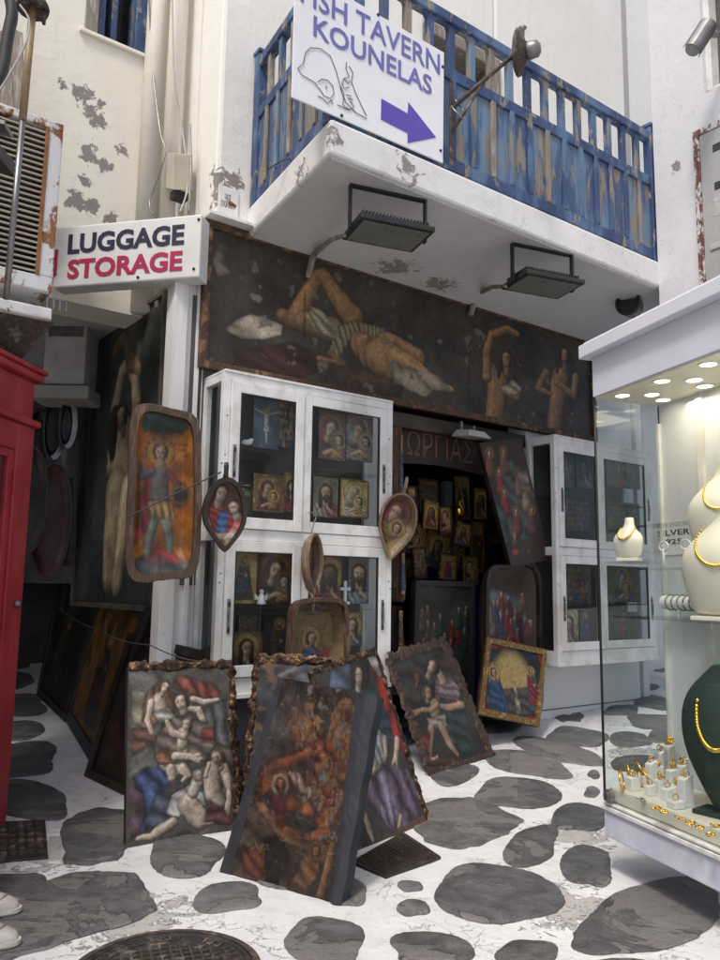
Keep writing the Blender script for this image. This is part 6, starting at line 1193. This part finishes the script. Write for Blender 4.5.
for i in range(-8, 9):
    l = math.sqrt(max(0, R2*R2-(i*g)**2))
    if l > .02:
        for dx, dy in ((1, 0), (0, 1)):
            c1, s1 = math.cos(ro), math.sin(ro); P4 = []
            for u, v in ((-l, i*g-.004), (l, i*g-.004), (l, i*g+.004), (-l, i*g+.004)):
                x, y = (u, v) if dx else (v, u); P4.append((c0_.x+x*c1-y*s1, c0_.y+x*s1+y*c1))
            m_.add([(x, y, .1625+.0005*dx) for x, y in P4]+[(x, y, .1685+.0007*dx) for x, y in P4], [(0, 1, 2, 3), (4, 5, 6, 7), (0, 1, 5, 4), (1, 2, 6, 5), (2, 3, 7, 6), (3, 0, 4, 7)])
m_.build('grid_pattern', M['iron'], t)
m_ = MB(); rr = random.Random(2)
for k in range(46):
    a = k/46*2*math.pi; 
    if k % 12 in (10, 11): continue
    x, y = c0_.x+math.cos(a)*rad*.84, c0_.y+math.sin(a)*rad*.84; fr2 = Fr((x, y, .15), (-math.sin(a), math.cos(a), 0), (-math.cos(a), -math.sin(a), 0), Z)
    m_.fr = fr2; m_.box(-.012, -.006, -.02, .02, .0125, .017)
    if k % 3: m_.box(-.0055, .009, .012, .02, .0125, .017)
    if k % 2: m_.box(-.0055, .009, -.02, -.012, .0125, .0168)
m_.build('raised_lettering', M['iron'], t)
def plate(name, label, pts, m, cat, rows=10, cols=7, cell=.6):
    Q = gquad(pts); c = sum(Q, Vector())/4; t = thing(name, c, label, cat); 
    up = Vector((0, 0, .014)); mb = MB(); mb.hexa(Q, [q+up for q in Q], True); mb.build('plate', cast, t, bev=.003)
    mb = MB(); rr = random.Random(9)
    for i in range(cols):
        for j in range(rows):
            u0, u1 = (i+.5-cell/2)/cols, (i+.5+cell/2)/cols; v0, v1 = (j+.5-cell/2)/rows, (j+.5+cell/2)/rows
            f = lambda u, v: Q[0].lerp(Q[1], u).lerp(Q[3].lerp(Q[2], u), v)
            q4 = [f(.05+u*.9, .05+v*.9) for u, v in ((u0, v0), (u1, v0), (u1, v1), (u0, v1))]
            if rr.random() < .93: mb.hexa([q+up*1.01 for q in q4], [q+up*1.35 for q in q4], True)
    mb.build('tread_pattern', m, t); return t
plate('drain_cover', 'small square cast iron drain cover with raised blocks at the left edge', [(-4, 824), (45, 822), (48, 860), (-4, 864)], M['iron'], 'drain cover', 6, 5, .62)
plate('drain_cover', 'square perforated brown metal grate in front of the leaning paintings', [(350, 864), (403, 834), (441, 859), (386, 880)], pm('brown_iron', (.09, .055, .04), (.05, .035, .028), 14, .7, .3), 'drain cover', 16, 16, .6)
# ---------------------------------------------------------------- person at the left edge (only the shoes reach into the picture)
TA, TB = ground(20, 916), ground(19, 949); px_ = (TA.x+TB.x)/2-.26
PY = (TA.y+TB.y)/2
t = thing('person', (px_, PY, 0), 'person standing at the left edge, cream and beige trainers and beige trousers', 'person')
def skin(name, joints, edges, m, parent, sub=2):
    me = bpy.data.meshes.new(name); off = root_of(parent).location; me.from_pydata([tuple(Vector(j[:3])-off) for j in joints], edges, []); me.update(); me.materials.append(m); o = link(name, me, parent)
    md = o.modifiers.new('skin', 'SKIN'); md.use_smooth_shade = True; me.skin_vertices.new() if not me.skin_vertices else None
    for i, j in enumerate(joints):
        r_ = j[3]; me.skin_vertices[0].data[i].radius = (r_, r_) if not isinstance(r_, tuple) else r_
    me.skin_vertices[0].data[0].use_root = True; s = o.modifiers.new('sub', 'SUBSURF'); s.levels = s.render_levels = sub; return o
X = px_; YR, YL = TB.y, TA.y; T = X-.36
J = [(T, PY+0.00, .95, (.12, .16)), (T, PY+0.00, 1.15, (.10, .14)), (T+.01, PY+0.00, 1.36, (.12, .17)), (T, PY+0.00, 1.5, (.055, .055)), (T+.015, PY+0.00, 1.6, (.08, .075)), (T+.02, PY+0.00, 1.7, (.085, .075)),
     (T, PY-0.09, .86, .09), (X-.12, YR, .5, .062), (X-.0, YR, .1, .042), (T, PY+0.09, .86, .09), (X-.12, YL, .5, .062), (X-.0, YL, .1, .042),
     (T, PY-0.21, 1.42, .055), (T-.02, PY-0.27, 1.15, .042), (T+.04, PY-0.27, .92, .032), (T, PY+0.21, 1.42, .055), (T-.02, PY+0.27, 1.15, .042), (T+.04, PY+0.27, .92, .032)]
body = skin('body', J, [(0, 1), (1, 2), (2, 3), (3, 4), (4, 5), (0, 6), (6, 7), (7, 8), (0, 9), (9, 10), (10, 11), (2, 12), (12, 13), (13, 14), (2, 15), (15, 16), (16, 17)], pm('skin_tone', (.5, .3, .2), (.46, .27, .18), 3, .5, bmp=.05), t)
skin('trousers', [(T, PY+0.00, .97, (.135, .175)), (T, PY-0.10, .84, .105), (X-.12, YR, .5, .08), (X-.02, YR, .14, .06), (T, PY+0.10, .84, .105), (X-.12, YL, .5, .08), (X-.02, YL, .14, .06)], [(0, 1), (1, 2), (2, 3), (0, 4), (4, 5), (5, 6)], pm('beige_cloth', (.4, .34, .26), (.34, .29, .22), 5, .9), t)
skin('shirt', [(T, PY+0.00, .98, (.13, .17)), (T, PY+0.00, 1.15, (.115, .155)), (T+.01, PY+0.00, 1.38, (.13, .18)), (T, PY-0.21, 1.42, .07), (T-.02, PY-0.26, 1.2, .06), (T, PY+0.21, 1.42, .07), (T-.02, PY+0.26, 1.2, .06)], [(0, 1), (1, 2), (2, 3), (3, 4), (2, 5), (5, 6)], pm('white_cloth', (.62, .62, .6), (.55, .55, .53), 5, .9), t)
skin('hair', [(T, PY+0.00, 1.68, .085), (T, PY+0.00, 1.75, .07)], [(0, 1)], pm('brown_hair', (.05, .03, .02), (.03, .02, .015), 20, .6), t)
for yy, X in ((YR, TB.x-.265), (YL, TA.x-.265)):
    b_ = [(X-.02+math.cos(a)*.1+.045*math.cos(a), 0, 0) for a in (0,)]
    def ringp(z, s, f): 
        o = []
        for k in range(24):
            a = 2*math.pi*k/24; ca, sa = math.cos(a), math.sin(a); lx = (.165*s+f) if ca > 0 else .12*s; wy = .05*s*(1.06 if ca > .2 else .92); o.append((X+.08+.02+math.copysign(abs(ca)**.8, ca)*lx-(.0), yy+math.copysign(abs(sa)**.8, sa)*wy, z))
        return o
    rings = [ringp(.013, .97, 0), ringp(.02, 1.02, 0), ringp(.035, 1.02, 0)]
    mb = MB(); vs = sum(rings, []); mb.add(vs, [(j*24+i, j*24+(i+1) % 24, (j+1)*24+(i+1) % 24, (j+1)*24+i) for j in range(2) for i in range(24)]+[list(range(24)), list(range(48, 72))]); sh = mb.build('shoe', pm('sole_rubber', (.62, .6, .54), (.5, .47, .42), 9, .7), t, smooth=False)
    rings = [ringp(.036, .96, 0), ringp(.06, .93, -.004), ringp(.078, .8, -.035), ringp(.09, .55, -.05)]
    # upper rises towards the ankle
    vs = []
    for j, r_ in enumerate(rings): vs += [(x, y, z+max(0, (X+.1-x))*.28*(j/3)) for x, y, z in r_]
    mb = MB(); mb.add(vs, [(j*24+i, j*24+(i+1) % 24, (j+1)*24+(i+1) % 24, (j+1)*24+i) for j in range(3) for i in range(24)]+[list(range(72, 96))]); mb.build('upper', pm('shoe_cream', (.5, .48, .43), (.38, .35, .3), 12, .7), sh, smooth=True)
    mb = MB(); mb.tube([(X+.17+.03*math.cos(a), yy+.046*math.sin(a), .07+.012*math.cos(a*2)) for a in [math.pi*(-.5+k/8) for k in range(9)]], .004, 6, raw=True); mb.build('toe_seam', pm('seam_beige', (.3, .27, .22), None, 9, .8), sh)
t.location.z = .15
# ---------------------------------------------------------------- jewellery display case on the right
CO = atdepth(598, 592, 4.0); CO.z = 0
CX = Vector((.309, -.951, 0)).normalized(); CY = Vector((-.951, -.309, 0)).normalized()
C = Fr(CO, CX, CY, Z)            # along the long face towards the camera, out to the lane, up ; negative out = into the case
zb = C.px(600, 833)[1]; zt = C.px(590, 359)[1]; zl = C.px(597, 396)[1]; print('CASE', CO, zb, zt, zl)
LN, DP = 1.9, .42
blue_white = pm('marbled_white', (.62, .66, .76), (.5, .54, .66), 2.2, .35, 0, .1, .002, c3=(.7, .72, .78))
t = thing('jewelry_case', C(LN/2, -DP/2, zb), 'lit white and glass jewellery display case at the right edge', 'display case')
m_ = MB(C); m_.box(0, LN, -DP, 0, zb, zb+.125); m_.build('base', blue_white, t, bev=.006)
m_ = MB(C); m_.box(-.006, LN, -DP-.006, .012, zb+.125, zb+.145); m_.box(-.0, LN, -DP, .006, zb+.15, zb+.163); m_.build('base_trim', M['white_frame'], t, bev=.003)
m_ = MB(C); m_.box(.02, LN, -DP+.02, -.02, zb+.165, zb+.235); tray_ = m_.build('tray', pm('cream_tray', (.72, .68, .58), (.66, .62, .52), 3, .6), t, bev=.01)
m_ = MB(C); 
for x in (.95, 1.75): MB(C).box(x, x+.1, -DP+.1, -.15, 0, zb).build('leg', M['black_metal'], t)
m_ = MB(C); m_.box(0, LN, -DP, 0, zl, zt-.0); m_.build('head_panel', pm('painted_top', (.66, .69, .78), (.6, .63, .72), 2, .45, 0, .1), t, bev=.004)
m_ = MB(C); m_.box(-.05, LN+.05, -DP-.05, .05, zt, zt+.075); m_.box(-.03, LN+.03, -DP-.03, .03, zt+.075, zt+.09); m_.build('cornice', pm('painted_top2', (.74, .75, .8), (.66, .68, .75), 2, .45, 0, .1), t, bev=.012)
zc_ = zl-.012; m_ = MB(C); m_.box(.01, LN-.01, -DP+.01, -.01, zc_, zl-.001); m_.build('ceiling', pm('case_ceiling', (.7, .66, .58), (.66, .62, .54), 2, .5), t)
m_ = MB(C); g = .006
MB(C).box(.004, LN-.004, -.008, -.002, zb+.165, zc_).build('front_pane', M['case_glass'], t); MB(C).box(.002, .008, -DP+.01, -.01, zb+.165, zc_).build('end_pane', M['case_glass'], t)
m_.box(-.0, .008, -.01, .0, zb+.165, zl); m_.box(-.002, .01, -DP, -DP+.012, zb+.165, zl); m_.build('corner_seal', M['black_metal'], t)
m_ = MB(C); m_.box(.005, LN, -DP, -DP+.012, zb+.2, zc_-.1); m_.box(.01, LN, -DP, -DP+.012, zc_-.1, zc_); m_.build('back_panel', pm('case_back', (.66, .68, .72), (.6, .62, .66), 2, .4), t)
m_ = MB(C); m_.box(.3, .335, -DP-.01, -DP+.03, zb+.2, zc_); m_.box(.0, .02, -DP+.012, -DP+.03, zb+.2, zc_-.1); m_.build('back_post', M['white_frame'], t)
led = emat('led_disc', (1, .9, .7), 5)
for ix in range(7):
    for iy in range(4):
        x, y = .14+ix*.3+(.07 if iy % 2 else 0), -.08-iy*.125
        o = MB().lathe([(.0, -.004), (.034, -.004), (.034, -.001), (0, -.001)], C(x, y, zc_), Z, 20).build('led_light', led, t)
        MB().lathe([(.036, -.001), (.044, -.001), (.044, -.005), (.036, -.005)], C(x, y, zc_), Z, 20, caps=False).build('bezel', M['white_frame'], o)
for x in (.35, .95, 1.5):
    al = bpy.data.lights.new('case_lamp', 'AREA'); al.energy = 1.9; al.size = .35; al.color = (1, .86, .62); lo_ = bpy.data.objects.new('case_lamp', al); col.objects.link(lo_); lo_.location = C(x, -DP/2, zc_-.03)-t.location; lo_.parent = t
zs = C.px(690, 618, -.3)[1]; zs2 = zs+.33
for nm_, z_, xx in (('glass_shelf', zs, .32), ('glass_shelf', zs+.24, .04), ('glass_shelf', zs+.46, .04)): MB(C).box(.03, LN-.04, -DP+.02, -.22 if z_ > zs else -.06, z_-.008, z_).build(nm_, M['case_glass'], t)
a, c = C.px(622, 797, -.0); m_ = MB(); m_.lathe([(.03, .0), (.03, .02), (.02, .024), (.018, .03), (0, .03)], C(.06, 0.0, zb+.2), C.ey, 20); m_.lathe([(.024, .024), (.024, .028), (.012, .03)], C(.06, .0, zb+.2), C.ey, 20); m_.build('glass_clamp', M['grey_metal'], t, smooth=False)
# necklace busts
def bust(pos, yaw, s, m, label, neck=True, chain=True, tall=1.0, rows=None):
    f = Fr(pos, Vector((math.cos(yaw), math.sin(yaw), 0)), Vector((math.sin(yaw), -math.cos(yaw), 0)), Z); t = thing('necklace_bust', pos, label, 'jewelry bust', 'necklace busts in the display case')
    rows = rows or [(0, .78, .16, .0), (.04, .84, .18, .0), (.2, .93, .24, .02), (.38, 1.0, .3, .03), (.5, .98, .3, .02), (.6, .82, .26, .0), (.68, .58, .22, -.01), (.75, .4, .19, -.03), (.84, .31, .17, -.05), (1.0, .28, .16, -.06), (1.02, .24, .13, -.06)]
    n = 28; vs = []
    for h, w, d, sh in rows:
        for k in range(n):
            a = 2*math.pi*k/n; ca, sa = math.cos(a), math.sin(a); vs.append((math.copysign(abs(ca)**.85, ca)*w*.42*s, (sa*d*.5+sh+(.1*w*(1-abs(ca)) if sa > 0 else 0)*.6)*s, h*s*tall))
    MB(f).add(vs, [(j*n+i, j*n+(i+1) % n, (j+1)*n+(i+1) % n, (j+1)*n+i) for j in range(len(rows)-1) for i in range(n)]+[list(range(n)), list(range((len(rows)-1)*n, len(rows)*n))]).build('bust_form', m, t, smooth=True, sub=1)
    MB(f).box(-.3*s, .3*s, -.12*s, .14*s, -.02, -.001).build('foot', m, t, bev=.004)
    if chain:
        for (dr, wd_, rr_) in chain:
            m_ = MB(f); K = 44
            for k in range(K+1):
                a = math.pi*k/K; x = -math.cos(a)*wd_*s; z = (.74-dr*math.sin(a)**.8)*s*tall; hz = z/s/tall
                # surface depth at this height
                ww = np.interp(hz, [r_[0] for r_ in rows], [r_[1] for r_ in rows])*.42; dd = np.interp(hz, [r_[0] for r_ in rows], [r_[2] for r_ in rows]); sh = np.interp(hz, [r_[0] for r_ in rows], [r_[3] for r_ in rows]); u = min(.98, abs(x)/s/ww)
                sn = math.sqrt(1-u*u); y = (sn*dd*.5+sh+.1*ww/.42*(1-u)*.6)*s+.004
                m_.lathe([(0, -rr_), (rr_*.8, -rr_*.5), (rr_, 0), (rr_*.8, rr_*.5), (0, rr_)], f(x, y, z), f.ex, 6)
            m_.build('necklace', M['gold'], t, smooth=True)
    return t
cream = pm('cream_leatherette', (.8, .76, .66), (.77, .72, .61), 3, .45, 0, .08)
def casept(px, py, out): a, c = C.px(px, py, out); return a, c
yawv = math.atan2(-.2, 1.0)
a, c = casept(712, 612, -.2); bust(C(a+.13, -.2, zs+.021), -.95, .54, cream, 'cream necklace bust with thick gold chain, lower front in the case', chain=[(.34, .24, .0075)])
a, c = casept(722, 560, -.3); bust(C(a+.11, -.27, zs+.27), -.95, .5, cream, 'cream necklace bust with gold chain, higher and behind in the case', chain=[(.3, .2, .0055)])
MB(C).box(.02, .2, -.24, -.03, zs+.262, zs+.27).build('glass_shelf', M['case_glass'], t)  # shelf added to carry the bust that stands in for a reflection
bust(C(.085, -.13, zs+.292), -.9, .2, cream, 'small cream necklace bust built for a reflection, far left end of the case', chain=[(.3, .2, .006)])  # modelled bust takes the place of a reflection in the glass
green = pm('green_velvet', (.012, .03, .026), (.018, .04, .034), 6, .8)
ztr = zb+.236; a, c = casept(724, 825, -.2); bust(C(a+.07, -.2, ztr+.02), -.9, .52, green, 'tall dark green necklace bust with gold ring pendant on the tray', chain=[(.3, .17, .012)], tall=1.2, rows=[(0, .4, .2, 0), (.08, .5, .25, 0), (.25, .76, .34, .02), (.42, .94, .4, .03), (.58, .98, .4, .03), (.72, .93, .36, .02), (.82, .78, .3, 0), (.9, .56, .24, -.03), (.96, .42, .2, -.05), (.98, .36, .16, -.05)])
# ring blocks and jewellery on the tray
acry = pm('white_acrylic', (.78, .78, .78), (.72, .72, .73), 3, .25, 0, .03)
def ring_(mb, p, r, w, ax, n=18):
    ax = Vector(ax).normalized(); x = ax.cross(Z); x = x.normalized() if x.length > .1 else Vector((1, 0, 0)); y = ax.cross(x); mb.tube([p+(x*math.cos(2*math.pi*k/n)+y*math.sin(2*math.pi*k/n))*r for k in range(n+1)], w, 6, raw=True)
def tpos(px, py):
    d = ray(px, py); s = (ztr-CAM.z)/d.z; return CAM+d*s
def gem(mb, p, r): mb.lathe([(0, -r), (r*.8, -r*.4), (r, 0), (r*.6, r*.6), (0, r*.8)], p, Z, 7)
BL = [(633, 790, .05, .07, 'ring block at the left end of the tray, holding gold bangles', 3), (652, 785, .045, .12, 'tall ring block behind the stepped blocks', 1), (662, 780, .05, .16, 'stepped ring block with a curl of gold rings', 2), (686, 806, .05, .14, 'tallest white ring block beside the green bust', 2), (668, 800, .05, .06, 'middle low ring block in front of the tall ones', 1), (676, 808, .055, .035, 'lowest ring block nearest the glass', 1), (650, 795, .04, .05, 'small ring block right of the bangles', 1)]
for px, py, w, h, lb_, nr in BL:
    p = tpos(px, py); f = Fr(p, CX, CY, Z); t = thing('ring_block', p, 'white '+lb_, 'ring display', 'white ring blocks on the tray')
    MB(f).hexa([(-w/2, -w/2, 0), (w/2, -w/2, 0), (w/2, w/2, 0), (-w/2, w/2, 0)], [(-w/2, -w/2, h), (w/2, -w/2, h), (w/2, w/2, h*.82), (-w/2, w/2, h*.82)]).build('block', acry, t, bev=.003)
    for k in range(nr):
        q_ = p+Z*(h*.9+.012)+CX*(k-(nr-1)/2)*.02; rg = thing('gold_ring', q_, 'gold ring standing on the '+lb_.replace(' with a curl of gold rings', '').replace(', holding gold bangles', '')+(', %s' % ('first', 'second', 'third')[k] if nr > 1 else ''), 'ring', 'gold rings on the white blocks')
        m_ = MB(); ring_(m_, q_, .012, .0028, CX+CY*.5); m_.build('band', M['gold'], rg, smooth=True); m_ = MB(); gem(m_, q_+Z*.014, .006); m_.build('stone', acry if k % 2 else M['gold'], rg)
rr = random.Random(8)
for k, (px, py, h_) in enumerate(((650, 772, .1), (655, 768, .13), (662, 764, .17), (668, 766, .2), (674, 772, .19), (680, 782, .17), (658, 784, .09), (648, 782, .07), (672, 790, .1), (684, 796, .15), (666, 778, .12), (677, 800, .07), (641, 784, .05), (660, 792, .06))):
    la, lb2, _c = C.loc(tpos(px, py)); lb2 = max(-DP+.07, min(-.05, lb2)); la = max(.06, la); b0_ = C(la, lb2, ztr); ORD = ('first', 'second', 'third', 'fourth', 'fifth', 'sixth', 'seventh', 'eighth', 'ninth', 'tenth', 'eleventh', 'twelfth', 'thirteenth', 'fourteenth')
    f_ = Fr(b0_, CX, CY, Z); tag(MB(f_).hexa([(-.02, -.02, 0), (.02, -.02, 0), (.02, .02, 0), (-.02, .02, 0)], [(-.02, -.02, h_), (.02, -.02, h_), (.02, .02, h_*.9), (-.02, .02, h_*.9)]).build('ring_block', acry, base=b0_, bev=.003), 'slim white ring block in the heap on the tray, %s of fourteen' % ORD[k], 'ring display', 'white ring blocks on the tray')
    q_ = b0_+Z*(h_+.008); m_ = MB()
    for j in range(3): ring_(m_, q_+Vector((rr.uniform(-.01, .01), rr.uniform(-.01, .01), rr.uniform(-.004, .008))), rr.uniform(.01, .017), .0032, (rr.uniform(-1, 1), rr.uniform(-1, 1), rr.uniform(-.6, .6)), 14)
    gem(m_, q_+Z*.018, .008); tag(m_.build('ring_cluster', M['gold'], base=q_, smooth=True), 'cluster of gold rings on a slim white block in the heap, %s of fourteen' % ORD[k], 'rings', 'ring clusters heaped on the blocks')
for k, (px, py, r, lb_) in enumerate(((622, 776, .045, 'large gold bangle leaning at the left end of the tray'), (629, 770, .05, 'gold bangle standing second from the left corner'), (638, 768, .05, 'wide gold bangle standing behind the first white block'), (643, 774, .04, 'gold bangle at the right of the upright bangles'))):
    p = tpos(px, py+14)+Z*r; m_ = MB(); ring_(m_, p, r, .005, (1, .3*k-.5, .2), 26); tag(m_.build('bangle', M['gold'], base=p, smooth=True), lb_, 'bangle', 'gold bangles upright on the tray')
for k, (px, py, lb_) in enumerate(((640, 800, 'pair of silver earrings nearest the left corner'), (646, 803, 'silver earring right of the first pair'), (655, 809, 'gold earring in the row along the glass, first'), (662, 812, 'gold earring in the row along the glass, second'), (667, 814, 'twisted gold earring lying by the second gold one'), (679, 820, 'round gold brooch in the middle of the row'), (692, 825, 'flat gold earring right of the round brooch'), (699, 829, 'fan shaped gold earring near the green bust'), (714, 827, 'gold link bracelet below the green bust'), (712, 836, 'gold earring at the right end of the row'))):
    p = tpos(px, py)+Z*.006; m_ = MB()
    for j in range(4): ring_(m_, p+Vector((rr.uniform(-.015, .015), rr.uniform(-.015, .015), 0)), rr.uniform(.006, .013), .0025, (rr.uniform(-.4, .4), rr.uniform(-.4, .4), 1), 12)
    tag(m_.build('earring', M['grey_metal'] if k < 2 else M['gold'], base=p, smooth=True), lb_, 'earring', 'jewelry laid along the tray edge')
# silver on the shelves inside
for k, (x, zz_, lb_) in enumerate(((.1, zs+.24, 'white Y shaped earring stand at the left of the middle shelf'), (.26, zs+.24, 'white Y shaped earring stand at the right of the middle shelf'))):
    p = C(x, -.33, zz_); m_ = MB(); m_.tube([p, p+Z*.1], .006, 8, raw=True)
    for s in (-1, 1): m_.tube([p+Z*.09+CX*s*.035*math.sin(a)+Z*.04*(1-math.cos(a))*.6-Z*.0 for a in [math.pi*j/8 for j in range(9)]], .005, 6, raw=True)
    tag(m_.build('earring_stand', acry, base=p, smooth=True), lb_, 'earring stand', 'earring stands in the case')
p = C(.08, -.34, zs+.07); t = thing('bracelet_roll', p, 'white bracelet roll with silver bracelets on the lower shelf', 'bracelet roll'); m_ = MB(); m_.tube([p, p+CX*.42], .035, 18, raw=True); m_.build('roll', acry, t, smooth=False); m_ = MB()
for k in range(9): ring_(m_, p+CX*(.05+k*.042), .038, .004, CX, 20)
m_.build('bracelets', M['grey_metal'], t, smooth=True); m_ = MB(); m_.tube([p+CX*.1-Z*.07, p+CX*.1], .01, 6, raw=True); m_.tube([p+CX*.35-Z*.07, p+CX*.35], .01, 6, raw=True); m_.build('stand', acry, t)
CP = Fr(C(0, -DP+.014, 0), CX, CY, Z); x0, z0_ = CP.px(664, 545); x1, z1_ = CP.px(712, 528)
t = thing('silver_notice', CP(x0, 0, z0_), 'white card lettered SILVER 925 at the back of the jewellery case', 'card')
xa, za = CP.px(666, 536); xb, zb2 = CP.px(682, 528.5); MB(CP).box(xa-.1, xb+.1, .0, .003, za-.1, zb2+.04).build('card', M['white_board'], t); text('lettering', 'SILVER', CP, (xa-.06, xb-.0+.06, za-.0, za+.03), M['ink'], t, .01, .001, .0035); text('lettering', '925', CP, (xa, xb, za-.045, za-.018), M['ink'], t, .01, .001, .0035)

for o in list(col.objects):
    if o.parent is None and o.type in ('MESH', 'EMPTY') and not o.get('kind'): o['kind'] = 'thing'
    if o.get('label') and len(o['label'].split()) > 16: o['label'] = ' '.join(o['label'].split()[:16]); print('LONG', o.name, o['label'])
